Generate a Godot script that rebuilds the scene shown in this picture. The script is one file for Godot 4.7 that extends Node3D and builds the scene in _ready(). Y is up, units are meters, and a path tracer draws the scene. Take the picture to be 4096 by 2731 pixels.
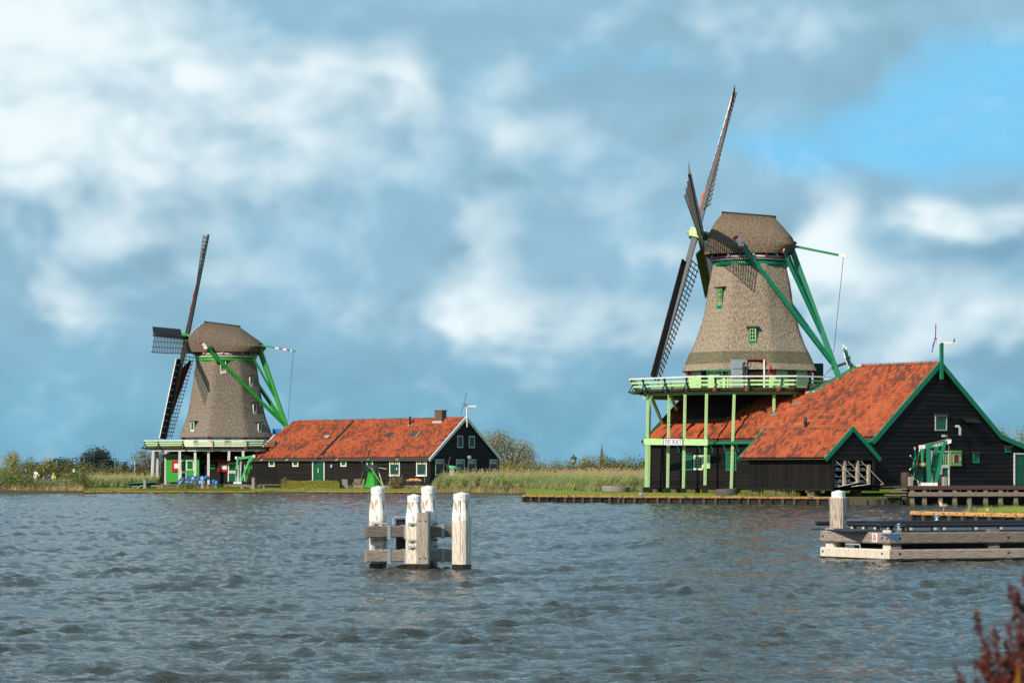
extends Node3D

# ------------------------------------------------------------------ mesh helpers
class MB:
	var v := PackedVector3Array()
	var n := PackedVector3Array()
	var c := PackedColorArray()
	var ix := PackedInt32Array()
	var col := Color(1, 1, 1)
	func vert(p: Vector3, nn: Vector3) -> int:
		v.append(p); n.append(nn); c.append(col)
		return v.size() - 1
	func tri(a: Vector3, b: Vector3, d: Vector3) -> void:
		var nn := (b - a).cross(d - a).normalized()
		var i := vert(a, nn); vert(b, nn); vert(d, nn)
		ix.append(i); ix.append(i + 2); ix.append(i + 1)
	func quad(a: Vector3, b: Vector3, d: Vector3, e: Vector3) -> void:
		var nn := (d - a).cross(e - b).normalized()
		var i := vert(a, nn); vert(b, nn); vert(d, nn); vert(e, nn)
		ix.append_array(PackedInt32Array([i, i + 2, i + 1, i, i + 3, i + 2]))
	func poly(pts: Array) -> void:
		for k in range(1, pts.size() - 1):
			tri(pts[0], pts[k], pts[k + 1])
	# convex polygon (counter-clockwise seen from +dir) swept back along -dir
	func prism(pts: Array, dir: Vector3) -> void:
		poly(pts)
		var back := []
		for p in pts: back.append(p - dir)
		var m := pts.size()
		for k in m:
			var j := (k + 1) % m
			quad(pts[k], back[k], back[j], pts[j])
		back.reverse()
		poly(back)
	func box(o: Vector3, s: Vector3, b := Basis()) -> void:
		var x := b.x * s.x * 0.5
		var y := b.y * s.y * 0.5
		var z := b.z * s.z * 0.5
		quad(o - x - y + z, o + x - y + z, o + x + y + z, o - x + y + z)
		quad(o + x - y - z, o - x - y - z, o - x + y - z, o + x + y - z)
		quad(o + x - y + z, o + x - y - z, o + x + y - z, o + x + y + z)
		quad(o - x - y - z, o - x - y + z, o - x + y + z, o - x + y - z)
		quad(o - x + y + z, o + x + y + z, o + x + y - z, o - x + y - z)
		quad(o - x - y - z, o + x - y - z, o + x - y + z, o - x - y + z)
	# box between two opposite corners
	func bx(a: Vector3, b: Vector3) -> void:
		box((a + b) * 0.5, (b - a).abs())
	# bevelled box: four long edges along the longest axis are chamfered
	func cham(o: Vector3, s: Vector3, k: float, b := Basis()) -> void:
		var ax := 0
		if s.y >= s.x and s.y >= s.z: ax = 1
		elif s.z >= s.x and s.z >= s.y: ax = 2
		var e := [b.x, b.y, b.z]
		var d: Vector3 = e[ax] * s[ax] * 0.5
		var u: Vector3 = e[(ax + 1) % 3]
		var w: Vector3 = e[(ax + 2) % 3]
		var hu := s[(ax + 1) % 3] * 0.5
		var hw := s[(ax + 2) % 3] * 0.5
		var pts := []
		for q in [[hu, -hw + k], [hu, hw - k], [hu - k, hw], [-hu + k, hw], [-hu, hw - k], [-hu, -hw + k], [-hu + k, -hw], [hu - k, -hw]]:
			pts.append(o + d + u * q[0] + w * q[1])
		prism(pts, d * 2.0)
	func beam(a: Vector3, b: Vector3, w: float, h: float, up := Vector3.UP) -> void:
		var d := b - a
		var f := d.normalized()
		if absf(f.dot(up)) > 0.98: up = Vector3(0, 0, 1)
		var r := f.cross(up).normalized()
		box((a + b) * 0.5, Vector3(w, h, d.length()), Basis(r, r.cross(f), -f))
	func tube(pts: Array, r, sides := 6, capped := true) -> void:
		var base := v.size()
		var prev := Vector3.ZERO
		for k in pts.size():
			var d: Vector3 = (pts[mini(k + 1, pts.size() - 1)] - pts[maxi(k - 1, 0)]).normalized()
			var a := prev
			if k == 0:
				a = d.cross(Vector3.UP if absf(d.y) < 0.9 else Vector3.RIGHT).normalized()
			else:
				a = (a - d * a.dot(d)).normalized()
			prev = a
			var bb := d.cross(a)
			var rr: float = r[k] if r is Array else r
			for s in sides:
				var t := TAU * s / sides
				var nn := a * cos(t) + bb * sin(t)
				vert(pts[k] + nn * rr, nn)
		for k in pts.size() - 1:
			for s in sides:
				var i := base + k * sides + s
				var j := base + k * sides + (s + 1) % sides
				ix.append_array(PackedInt32Array([i, i + sides, j, j, i + sides, j + sides]))
		if capped:
			for e in 2:
				var k := 0 if e == 0 else pts.size() - 1
				var ring := []
				for s in sides: ring.append(v[base + k * sides + s])
				if e == 0: ring.reverse()
				poly(ring)
	# smooth sheet from rows of points; closed wraps the columns
	func sheet(rows: Array, closed := false, flip := false) -> void:
		var nr := rows.size()
		var nc: int = rows[0].size()
		var base := v.size()
		for i in nr:
			for j in nc:
				var a: Vector3 = rows[maxi(i - 1, 0)][j]
				var b: Vector3 = rows[mini(i + 1, nr - 1)][j]
				var l: Vector3 = rows[i][(j - 1 + nc) % nc if closed else maxi(j - 1, 0)]
				var r: Vector3 = rows[i][(j + 1) % nc if closed else mini(j + 1, nc - 1)]
				var nn := (r - l).cross(b - a).normalized()
				vert(rows[i][j], -nn if flip else nn)
		for i in nr - 1:
			for j in (nc if closed else nc - 1):
				var p := base + i * nc + j
				var q := base + i * nc + (j + 1) % nc
				if flip: ix.append_array(PackedInt32Array([p, q, p + nc, q, q + nc, p + nc]))
				else: ix.append_array(PackedInt32Array([p, p + nc, q, q, p + nc, q + nc]))
	func lathe(prof: Array, sides := 16, xf := Transform3D()) -> void:
		var rows := []
		for p in prof:
			var row := []
			for s in sides:
				var t := -TAU * s / sides
				row.append(xf * Vector3(p.x * cos(t), p.y, p.x * sin(t)))
			rows.append(row)
		sheet(rows, true)
	# turn every face to the side its normals point to
	func face_normals() -> void:
		for k in range(0, ix.size(), 3):
			var a := v[ix[k]]
			var g := (v[ix[k + 2]] - a).cross(v[ix[k + 1]] - a)
			if g.dot(n[ix[k]]) < 0.0:
				var t := ix[k + 1]
				ix[k + 1] = ix[k + 2]
				ix[k + 2] = t
	func mesh() -> ArrayMesh:
		var a := []
		a.resize(Mesh.ARRAY_MAX)
		a[Mesh.ARRAY_VERTEX] = v
		a[Mesh.ARRAY_NORMAL] = n
		a[Mesh.ARRAY_COLOR] = c
		a[Mesh.ARRAY_INDEX] = ix
		var m := ArrayMesh.new()
		m.add_surface_from_arrays(Mesh.PRIMITIVE_TRIANGLES, a)
		return m

var M := {}
var rng := RandomNumberGenerator.new()

func put(parent: Node, called: String, m: Mesh, mat: Material, xf := Transform3D()) -> MeshInstance3D:
	var o := MeshInstance3D.new()
	o.name = called
	o.mesh = m
	o.material_override = mat
	o.transform = xf
	parent.add_child(o, true)
	return o

func part(parent: Node, called: String, b: MB, mat: Material, xf := Transform3D()) -> MeshInstance3D:
	return put(parent, called, b.mesh(), mat, xf)

func num(called: String) -> String:
	if not has_node(NodePath(called)): return called
	var k := 1
	while has_node(NodePath("%s_%03d" % [called, k])): k += 1
	return "%s_%03d" % [called, k]

func tag(o: Node, label: String, category := "", group := "", kind := "") -> Node:
	if label: o.set_meta("label", label)
	if category: o.set_meta("category", category)
	if group: o.set_meta("group", group)
	if kind: o.set_meta("kind", kind)
	return o

func thing(called: String, label: String, category: String, at := Vector3.ZERO, turn := 0.0, group := "") -> Node3D:
	var o := Node3D.new()
	o.name = num(called)
	add_child(o, true)
	o.position = at
	o.rotation.y = turn
	tag(o, label, category, group)
	return o

func single(called: String, b: MB, mat: Material, label: String, category: String, at := Vector3.ZERO, turn := 0.0, group := "") -> MeshInstance3D:
	var o := part(self, num(called), b, mat)
	o.position = at
	o.rotation.y = turn
	tag(o, label, category, group)
	return o

func box1(parent: Node, called: String, a: Vector3, b: Vector3, mat: Material, xf := Transform3D()) -> MeshInstance3D:
	var m := MB.new()
	m.bx(a, b)
	return part(parent, called, m, mat, xf)

func beam1(parent: Node, called: String, a: Vector3, b: Vector3, w: float, h: float, mat: Material, up := Vector3.UP) -> MeshInstance3D:
	var m := MB.new()
	m.beam(a, b, w, h, up)
	return part(parent, called, m, mat)

func tube1(parent: Node, called: String, pts: Array, r, mat: Material, sides := 5) -> MeshInstance3D:
	var m := MB.new()
	m.tube(pts, r, sides)
	return part(parent, called, m, mat)

# ------------------------------------------------------------------ materials
func lin(r: float, g: float, b: float) -> Color:
	return Color(r, g, b).linear_to_srgb()

func noise_tex(seed_: int, freq: float, size := 256, octaves := 4, ramp: Gradient = null, type := FastNoiseLite.TYPE_SIMPLEX_SMOOTH) -> NoiseTexture2D:
	var f := FastNoiseLite.new()
	f.seed = seed_
	f.noise_type = type
	f.frequency = freq
	f.fractal_octaves = octaves
	var t := NoiseTexture2D.new()
	t.width = size
	t.height = size
	t.seamless = true
	t.noise = f
	if ramp: t.color_ramp = ramp
	return t

func ramp(stops: Array) -> Gradient:
	var g := Gradient.new()
	var o := PackedFloat32Array()
	var c := PackedColorArray()
	for s in stops:
		o.append(s[0])
		c.append(s[1])
	g.offsets = o
	g.colors = c
	return g

func grey(a: float) -> Color:
	return Color(a, a, a)

func mat(called: String, c: Color, rough := 0.7, tex: Texture2D = null, scale := Vector3.ONE, bump: Texture2D = null, depth := 1.0, spec := 0.5, world := false) -> StandardMaterial3D:
	var m := StandardMaterial3D.new()
	m.resource_name = called
	m.albedo_color = c
	m.roughness = rough
	m.metallic_specular = spec
	if tex: m.albedo_texture = tex
	if bump:
		m.heightmap_enabled = true
		m.heightmap_texture = bump
		m.heightmap_scale = depth
	if tex or bump:
		m.uv1_triplanar = true
		m.uv1_world_triplanar = world
		m.uv1_scale = scale
		m.uv1_triplanar_sharpness = 4.0
	M[called] = m
	return m

func make_materials() -> void:
	var t_soft := noise_tex(3, 0.02, 256, 5, ramp([[0.0, grey(0.84)], [0.5, grey(0.94)], [1.0, grey(1.0)]]))
	var t_grain := noise_tex(5, 0.035, 256, 5, ramp([[0.0, grey(0.45)], [0.45, grey(0.8)], [1.0, grey(1.0)]]))
	var h_grain := noise_tex(6, 0.05, 256, 4)
	var t_thatch := noise_tex(7, 0.03, 512, 6, ramp([[0.0, grey(0.66)], [0.35, grey(0.82)], [0.6, grey(0.95)], [1.0, Color(1.0, 0.98, 0.94)]]))
	var h_thatch := noise_tex(8, 0.06, 512, 4)
	var gx := Vector3(0.25, 4.0, 4.0)
	var gy := Vector3(4.0, 0.25, 4.0)
	var gz := Vector3(4.0, 4.0, 0.25)
	# tarred boards: a few tones, grain along each axis
	var tones := [lin(0.0115, 0.0098, 0.0094), lin(0.015, 0.0125, 0.0118), lin(0.0088, 0.0078, 0.0078), lin(0.0185, 0.015, 0.0135)]
	for k in 4:
		mat("tar%d" % k, tones[k], 0.62, t_grain, Vector3(0.3, 3.0, 3.0), h_grain, 0.35, 0.3)
		mat("tarv%d" % k, tones[k].lightened(0.01), 0.6, t_grain, Vector3(3.0, 0.3, 3.0), h_grain, 0.35, 0.3)
	mat("dark", lin(0.004, 0.004, 0.004), 0.9)
	mat("tarred", lin(0.012, 0.011, 0.011), 0.65, t_grain, Vector3(1.5, 1.5, 1.5), h_grain, 0.3, 0.4)
	mat("teal", lin(0.003, 0.2, 0.098), 0.42, t_soft, Vector3(0.7, 0.7, 0.7))
	mat("teal_dark", lin(0.002, 0.085, 0.05), 0.45, t_soft, Vector3(0.7, 0.7, 0.7))
	mat("lime", lin(0.46, 0.71, 0.32), 0.5, t_soft, Vector3(0.6, 0.6, 0.6))
	mat("lime_dark", lin(0.2, 0.42, 0.12), 0.5, t_soft, Vector3(0.6, 0.6, 0.6))
	mat("bottle", lin(0.004, 0.055, 0.025), 0.45, t_soft, Vector3(0.6, 0.6, 0.6))
	mat("grass_green", lin(0.012, 0.33, 0.012), 0.45, t_soft, Vector3(0.7, 0.7, 0.7))
	mat("grass_green2", lin(0.01, 0.25, 0.015), 0.45, t_soft, Vector3(0.7, 0.7, 0.7))
	mat("door_green", lin(0.003, 0.12, 0.05), 0.42, t_grain, Vector3(3, 0.3, 3), h_grain, 0.3)
	mat("door_teal", lin(0.003, 0.15, 0.078), 0.42, t_grain, Vector3(3, 0.3, 3), h_grain, 0.3)
	mat("mint", lin(0.07, 0.46, 0.17), 0.45, t_soft, Vector3(0.8, 0.8, 0.8))
	mat("white", lin(0.78, 0.78, 0.76), 0.45, t_soft, Vector3(0.5, 0.5, 0.5))
	mat("cream", lin(0.6, 0.56, 0.42), 0.6)
	mat("offwhite", lin(0.52, 0.52, 0.5), 0.5, t_soft, Vector3(0.8, 0.8, 0.8))
	mat("red", lin(0.46, 0.006, 0.022), 0.42)
	mat("dark_red", lin(0.2, 0.01, 0.015), 0.5)
	mat("crimson_cloth", lin(0.14, 0.006, 0.008), 0.85, t_soft, Vector3(1, 1, 1))
	mat("orange_cloth", lin(0.62, 0.13, 0.03), 0.8, t_soft, Vector3(2, 2, 2))
	mat("blue_paint", lin(0.012, 0.055, 0.28), 0.45)
	mat("sail_black", lin(0.014, 0.014, 0.017), 0.5, t_grain, Vector3(1.5, 1.5, 1.5), h_grain, 0.3)
	mat("stock_grey", lin(0.07, 0.08, 0.1), 0.35, t_soft, Vector3(0.5, 0.5, 0.5))
	mat("stock_black", lin(0.02, 0.02, 0.023), 0.4)
	mat("lath", lin(0.2, 0.16, 0.12), 0.7, t_grain, Vector3(2, 2, 2))
	mat("lath_dark", lin(0.05, 0.04, 0.035), 0.7, t_grain, Vector3(2, 2, 2))
	mat("rope", lin(0.34, 0.28, 0.18), 0.9)
	mat("rope_dark", lin(0.05, 0.045, 0.04), 0.8)
	mat("rope_blue", lin(0.02, 0.1, 0.2), 0.8)
	mat("thatch", lin(0.385, 0.315, 0.24), 0.95, t_thatch, Vector3(0.42, 0.2, 0.42), h_thatch, 9.0, 0.15)
	mat("thatch_grey", lin(0.27, 0.225, 0.185), 0.95, t_thatch, Vector3(0.42, 0.2, 0.42), h_thatch, 8.0, 0.15)
	mat("thatch_cap", lin(0.255, 0.195, 0.14), 0.97, t_thatch, Vector3(0.36, 0.3, 0.36), h_thatch, 12.0, 0.12)
	mat("thatch_cap_grey", lin(0.215, 0.17, 0.13), 0.97, t_thatch, Vector3(0.36, 0.3, 0.36), h_thatch, 12.0, 0.12)
	mat("thatch_net", lin(0.2, 0.185, 0.12), 0.95, t_thatch, Vector3(0.42, 0.3, 0.42), h_thatch, 8.0, 0.15)
	mat("thatch_moss", lin(0.1, 0.1, 0.055), 0.95, t_thatch, Vector3(1.5, 1.5, 1.5), h_thatch, 3.0, 0.15)
	mat("old_wood", lin(0.3, 0.255, 0.21), 0.8, t_grain, Vector3(0.5, 5.0, 5.0), h_grain, 0.7)
	mat("old_woodv", lin(0.34, 0.3, 0.26), 0.8, t_grain, Vector3(5.0, 0.5, 5.0), h_grain, 0.7)
	mat("dark_wood", lin(0.075, 0.06, 0.05), 0.75, t_grain, Vector3(0.5, 4.0, 4.0), h_grain, 0.8)
	mat("dark_woodv", lin(0.085, 0.07, 0.055), 0.75, t_grain, Vector3(4.0, 0.5, 4.0), h_grain, 0.8)
	mat("brown_beam", lin(0.075, 0.034, 0.022), 0.7, t_grain, Vector3(0.5, 4.0, 4.0), h_grain, 0.7)
	mat("plank_orange", lin(0.3, 0.15, 0.06), 0.8, t_grain, gx)
	mat("bleached", lin(0.62, 0.52, 0.43), 0.8, t_grain, Vector3(3.5, 0.35, 3.5), h_grain, 1.0)
	var t_peel := noise_tex(21, 0.018, 256, 5, ramp([[0.0, lin(0.4, 0.28, 0.21)], [0.27, lin(0.42, 0.32, 0.25)], [0.33, lin(0.72, 0.69, 0.64)], [1.0, lin(0.82, 0.81, 0.79)]]))
	mat("pile_white", Color(1, 1, 1), 0.6, t_peel, Vector3(1.6, 0.55, 1.6), h_grain, 1.0)
	var t_bleach := noise_tex(22, 0.03, 256, 5, ramp([[0.0, lin(0.36, 0.29, 0.24)], [0.4, lin(0.58, 0.5, 0.42)], [0.65, lin(0.68, 0.6, 0.52)], [1.0, lin(0.78, 0.72, 0.64)]]))
	mat("pile_wood", Color(1, 1, 1), 0.75, t_bleach, Vector3(3.0, 0.45, 3.0), h_grain, 1.2)
	mat("pile_grey", Color(0.72, 0.72, 0.72), 0.75, t_bleach, Vector3(3.0, 0.45, 3.0), h_grain, 1.2)
	mat("beam_grey", Color(0.68, 0.67, 0.67), 0.78, t_bleach, Vector3(0.4, 3.0, 3.0), h_grain, 1.2)
	mat("beam_dark", Color(0.55, 0.53, 0.52), 0.78, t_bleach, Vector3(0.4, 3.0, 3.0), h_grain, 1.2)
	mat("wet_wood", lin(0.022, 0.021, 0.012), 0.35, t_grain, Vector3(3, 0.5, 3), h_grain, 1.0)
	mat("algae", lin(0.11, 0.15, 0.01), 0.6, t_grain, Vector3(3, 3, 3))
	var t_lichen := noise_tex(23, 0.03, 512, 5, ramp([[0.0, lin(0.07, 0.05, 0.035)], [0.36, lin(0.16, 0.12, 0.09)], [0.44, lin(0.42, 0.33, 0.26)], [0.5, lin(0.5, 0.4, 0.32)], [0.54, lin(0.68, 0.28, 0.01)], [0.75, lin(0.62, 0.22, 0.006)], [1.0, lin(0.7, 0.4, 0.03)]]))
	mat("lichen", Color(1, 1, 1), 0.9, t_lichen, Vector3(0.25, 0.5, 0.5), h_grain, 1.0)
	mat("lichen_grey", Color(0.8, 0.8, 0.8), 0.9, t_lichen, Vector3(0.12, 0.5, 0.5), h_grain, 1.0)
	mat("steel", lin(0.5, 0.53, 0.55), 0.38, t_soft, Vector3(4, 4, 4))
	M["steel"].metallic = 0.55
	mat("galv", lin(0.32, 0.38, 0.42), 0.5, t_soft, Vector3(3, 3, 3))
	mat("chrome", lin(0.75, 0.75, 0.77), 0.15)
	M["chrome"].metallic = 0.9
	mat("rubber", lin(0.014, 0.016, 0.02), 0.5, t_grain, Vector3(1, 5, 5), h_grain, 0.5)
	mat("composite", lin(0.035, 0.042, 0.055), 0.45, t_grain, Vector3(5, 5, 1), h_grain, 0.4)
	mat("deck_wet", lin(0.06, 0.08, 0.11), 0.28)
	mat("iron", lin(0.02, 0.02, 0.022), 0.4)
	mat("drum_blue", lin(0.004, 0.2, 0.62), 0.35)
	mat("drum_lid", lin(0.045, 0.065, 0.08), 0.5)
	mat("drum_lid_blue", lin(0.006, 0.24, 0.7), 0.4)
	mat("brick", lin(0.2, 0.11, 0.075), 0.9, t_grain, Vector3(5, 5, 5))
	mat("brick2", lin(0.26, 0.15, 0.1), 0.9, t_grain, Vector3(5, 5, 5))
	mat("brick3", lin(0.17, 0.12, 0.095), 0.9, t_grain, Vector3(5, 5, 5))
	mat("brick_pale", lin(0.42, 0.31, 0.16), 0.9, t_grain, Vector3(5, 5, 5))
	mat("mortar", lin(0.3, 0.27, 0.23), 0.95, t_soft, Vector3(3, 3, 3))
	mat("stone", lin(0.36, 0.33, 0.29), 0.9, t_grain, Vector3(1.5, 1.5, 1.5), h_grain, 1.5)
	mat("stone_dark", lin(0.13, 0.13, 0.125), 0.9, t_grain, Vector3(1.5, 1.5, 1.5), h_grain, 1.5)
	mat("chalk", lin(0.78, 0.77, 0.74), 0.9, t_soft, Vector3(5, 5, 5))
	mat("slate", lin(0.03, 0.037, 0.045), 0.55, t_grain, Vector3(0.5, 0.5, 0.5))
	mat("lead", lin(0.5, 0.5, 0.5), 0.5, t_soft, Vector3(4, 4, 4))
	mat("far_brick", lin(0.11, 0.055, 0.045), 0.9)
	mat("far_roof", lin(0.05, 0.06, 0.075), 0.5)
	mat("far_panel", lin(0.4, 0.42, 0.45), 0.3)
	mat("teak", lin(0.36, 0.31, 0.2), 0.75, t_grain, Vector3(2, 2, 2))
	mat("barrel", lin(0.1, 0.066, 0.048), 0.75, t_grain, Vector3(4, 0.5, 4), h_grain, 0.8)
	mat("hoop", lin(0.09, 0.055, 0.035), 0.6)
	mat("lamp_glass", lin(0.6, 0.5, 0.28), 0.3)
	M["lamp_glass"].backlight_enabled = true
	M["lamp_glass"].backlight = Color(0.5, 0.42, 0.25)
	mat("lamp_green", lin(0.012, 0.07, 0.06), 0.4)
	mat("gold", lin(0.65, 0.36, 0.02), 0.35)
	var g := StandardMaterial3D.new()
	g.albedo_color = lin(0.012, 0.018, 0.02)
	g.roughness = 0.06
	M["glass"] = g
	var g2 := StandardMaterial3D.new()
	g2.albedo_color = lin(0.03, 0.05, 0.055)
	g2.roughness = 0.12
	M["glass2"] = g2
	# pantiles: tones
	var tt := noise_tex(31, 0.05, 256, 5, ramp([[0.0, grey(0.45)], [0.5, grey(0.85)], [1.0, grey(1.0)]]))
	var tc := tile_tones()
	for k in tc.size():
		mat("tile%d" % k, Color(tc[k]).linear_to_srgb(), 0.78, tt, Vector3(3, 3, 3))
	mat("tiles", Color(1, 1, 1), 0.78, tt, Vector3(3, 3, 3))
	M["tiles"].vertex_color_use_as_albedo = true
	mat("ridge_tile", lin(0.42, 0.085, 0.03), 0.8, tt, Vector3(3, 3, 3))
	mat("ridge_old", lin(0.15, 0.09, 0.06), 0.85, tt, Vector3(3, 3, 3))
	# plants
	mat("leaf", Color(1, 1, 1), 0.6)
	M["leaf"].vertex_color_use_as_albedo = true
	M["leaf"].backlight_enabled = true
	M["leaf"].backlight = Color(0.5, 0.5, 0.3)
	mat("blade", Color(1, 1, 1), 0.65)
	M["blade"].vertex_color_use_as_albedo = true
	M["blade"].backlight_enabled = true
	M["blade"].backlight = Color(0.35, 0.35, 0.15)
	mat("bark", lin(0.07, 0.055, 0.04), 0.95, t_grain, Vector3(3, 0.5, 3))
	var t_lawn := noise_tex(41, 0.03, 512, 6, ramp([[0.0, lin(0.055, 0.085, 0.006)], [0.5, lin(0.11, 0.16, 0.01)], [1.0, lin(0.17, 0.21, 0.015)]]))
	mat("lawn", Color(1, 1, 1), 0.95, t_lawn, Vector3(0.35, 0.35, 0.35), h_thatch, 4.0, 0.1)
	mat("mud", lin(0.06, 0.05, 0.03), 0.9)
	mat("skin", Color(1, 1, 1), 0.7)
	M["skin"].vertex_color_use_as_albedo = true

func tile_tones() -> Array:
	return [Color(0.57, 0.115, 0.032), Color(0.47, 0.092, 0.027), Color(0.64, 0.15, 0.045), Color(0.33, 0.075, 0.03), Color(0.19, 0.06, 0.032), Color(0.53, 0.13, 0.05)]

# ------------------------------------------------------------------ building pieces
# lapped boards on a face (x right, y up, z out): xr(y) gives the ends of the wall at a height; holes are [x0, y0, x1, y1]
func clad(parent: Node, face: Transform3D, y0: float, y1: float, rows: int, xr: Callable, holes: Array, tone := "tar", most := 99.0, wear := 0.0) -> void:
	var hgt := (y1 - y0) / rows
	for k in rows:
		var a := y0 + k * hgt
		var b := a + hgt
		var e0: Array = xr.call(a)
		var e1: Array = xr.call(b)
		var cuts := []
		for h in holes:
			if minf(b, h[3]) - maxf(a, h[1]) > hgt * 0.35: cuts.append([h[0], h[2]])
		cuts.sort_custom(func(p, q): return p[0] < q[0])
		var spans := []
		var x: float = minf(e0[0], e1[0])
		var end: float = maxf(e0[1], e1[1])
		for c in cuts:
			if c[0] > x: spans.append([x, c[0]])
			x = maxf(x, c[1])
		if end > x: spans.append([x, end])
		for s in spans:
			var pieces := [s]
			if s[1] - s[0] > most:
				var t: float = lerpf(s[0], s[1], rng.randf_range(0.3, 0.7))
				pieces = [[s[0], t - 0.004], [t + 0.004, s[1]]]
			for p in pieces:
				var l0 := maxf(p[0], e0[0])
				var r0 := minf(p[1], e0[1])
				var l1 := maxf(p[0], e1[0])
				var r1 := minf(p[1], e1[1])
				if r0 - l0 < 0.03: continue
				if r1 <= l1:
					l1 = (l1 + r1) * 0.5
					r1 = l1 + 0.002
				var m := MB.new()
				var j := rng.randf_range(-0.004, 0.004)
				var lo := 0.042 + j
				var up := 0.014 + j
				var dy := rng.randf_range(-0.006, 0.006)
				var A := Vector3(l0, a + dy, lo)
				var B := Vector3(r0, a + rng.randf_range(-0.006, 0.006), lo)
				var C := Vector3(r1, b + 0.012, up)
				var D := Vector3(l1, b + 0.012, up)
				var z := Vector3(0, 0, -1)
				m.quad(A, B, C, D)
				m.quad(Vector3(A.x, A.y, 0), Vector3(B.x, B.y, 0), B, A)
				m.quad(B, Vector3(B.x, B.y, 0), Vector3(C.x, C.y, 0), C)
				m.quad(Vector3(A.x, A.y, 0), A, D, Vector3(D.x, D.y, 0))
				m.quad(D, C, Vector3(C.x, C.y, 0), Vector3(D.x, D.y, 0))
				part(parent, "plank", m, M[tone + str(rng.randi() % 4)] if M.has(tone + "0") else M[tone], face)

# window or glazed door: frame with panes and bars of their own
func window(parent: Node, face: Transform3D, x0: float, y0: float, x1: float, y1: float, nx: int, ny: int, frame_m: String, sash_m: String, fw := 0.08, called := "window", glass := "glass", z := 0.03, sill := 0.0) -> MeshInstance3D:
	var m := MB.new()
	var t := 0.05
	m.bx(Vector3(x0, y0, z - 0.05), Vector3(x0 + fw, y1, z + t))
	m.bx(Vector3(x1 - fw, y0, z - 0.05), Vector3(x1, y1, z + t))
	m.bx(Vector3(x0 + fw, y1 - fw, z - 0.05), Vector3(x1 - fw, y1, z + t))
	m.bx(Vector3(x0 + fw, y0, z - 0.05), Vector3(x1 - fw, y0 + fw, z + t))
	if sill > 0.0: m.bx(Vector3(x0 - 0.04, y0 - 0.05, z - 0.04), Vector3(x1 + 0.04, y0 - 0.002, z + t + 0.05))
	var w := part(parent, called, m, M[frame_m], face)
	var ix0 := x0 + fw
	var ix1 := x1 - fw
	var iy0 := y0 + fw
	var iy1 := y1 - fw
	var s := MB.new()
	var q := 0.045
	s.bx(Vector3(ix0, iy0, z - 0.02), Vector3(ix0 + q, iy1, z + 0.022))
	s.bx(Vector3(ix1 - q, iy0, z - 0.02), Vector3(ix1, iy1, z + 0.022))
	s.bx(Vector3(ix0 + q, iy1 - q, z - 0.02), Vector3(ix1 - q, iy1, z + 0.022))
	s.bx(Vector3(ix0 + q, iy0, z - 0.02), Vector3(ix1 - q, iy0 + q, z + 0.022))
	part(w, "sash", s, M[sash_m])
	ix0 += q
	ix1 -= q
	iy0 += q
	iy1 -= q
	var bw := 0.028
	for k in range(1, nx):
		var x := lerpf(ix0, ix1, float(k) / nx)
		box1(w, "glazing_bar", Vector3(x - bw * 0.5, iy0, z - 0.012), Vector3(x + bw * 0.5, iy1, z + 0.016), M[sash_m])
	for k in range(1, ny):
		var y := lerpf(iy0, iy1, float(k) / ny)
		box1(w, "glazing_bar", Vector3(ix0, y - bw * 0.5, z - 0.014), Vector3(ix1, y + bw * 0.5, z + 0.013), M[sash_m])
	for i in nx:
		for j in ny:
			box1(w, "pane", Vector3(lerpf(ix0, ix1, float(i) / nx), lerpf(iy0, iy1, float(j) / ny), z - 0.03), Vector3(lerpf(ix0, ix1, (i + 1.0) / nx), lerpf(iy0, iy1, (j + 1.0) / ny), z - 0.006), M[glass])
	return w

func door(parent: Node, face: Transform3D, x0: float, y0: float, x1: float, y1: float, frame_m: String, leaf_m: String, leaves := 1, z := 0.02, called := "door") -> MeshInstance3D:
	var m := MB.new()
	var f := 0.09
	m.bx(Vector3(x0, y0, z - 0.05), Vector3(x0 + f, y1, z + 0.07))
	m.bx(Vector3(x1 - f, y0, z - 0.05), Vector3(x1, y1, z + 0.07))
	m.bx(Vector3(x0 + f, y1 - f, z - 0.05), Vector3(x1 - f, y1, z + 0.07))
	var d := part(parent, called, m, M[frame_m], face)
	var n := leaves * 4
	for k in n:
		var a := lerpf(x0 + f, x1 - f, float(k) / n)
		var b := lerpf(x0 + f, x1 - f, (k + 1.0) / n)
		var g := 0.012 if k % 4 == 3 and k < n - 1 else 0.004
		box1(d, "plank", Vector3(a, y0, z - 0.04), Vector3(b - g, y1 - f, z + rng.randf_range(0.012, 0.02)), M[leaf_m])
	return d

func tile_mesh(w: float, l: float) -> ArrayMesh:
	var m := MB.new()
	var prof := []
	for k in 8:
		var t := k / 7.0
		# S-section: a roll on the left, a trough on the right
		var y := 0.0
		if t < 0.45: y = 0.07 * sin(PI * t / 0.45)
		else: y = -0.03 * sin(PI * (t - 0.45) / 0.55)
		prof.append(Vector2(lerpf(-0.02, w * 1.02, t), y))
	var rows := []
	for r in 2:
		var row := []
		for p in prof: row.append(Vector3(p.x, r * l * 1.12, p.y + (0.045 if r == 0 else 0.012)))
		rows.append(row)
	m.sheet(rows)
	for k in 7:
		var a: Vector3 = rows[0][k]
		var b: Vector3 = rows[0][k + 1]
		var dz := Vector3(0, 0, 0.04)
		m.quad(a - dz, b - dz, b, a)
	return m.mesh()

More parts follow.
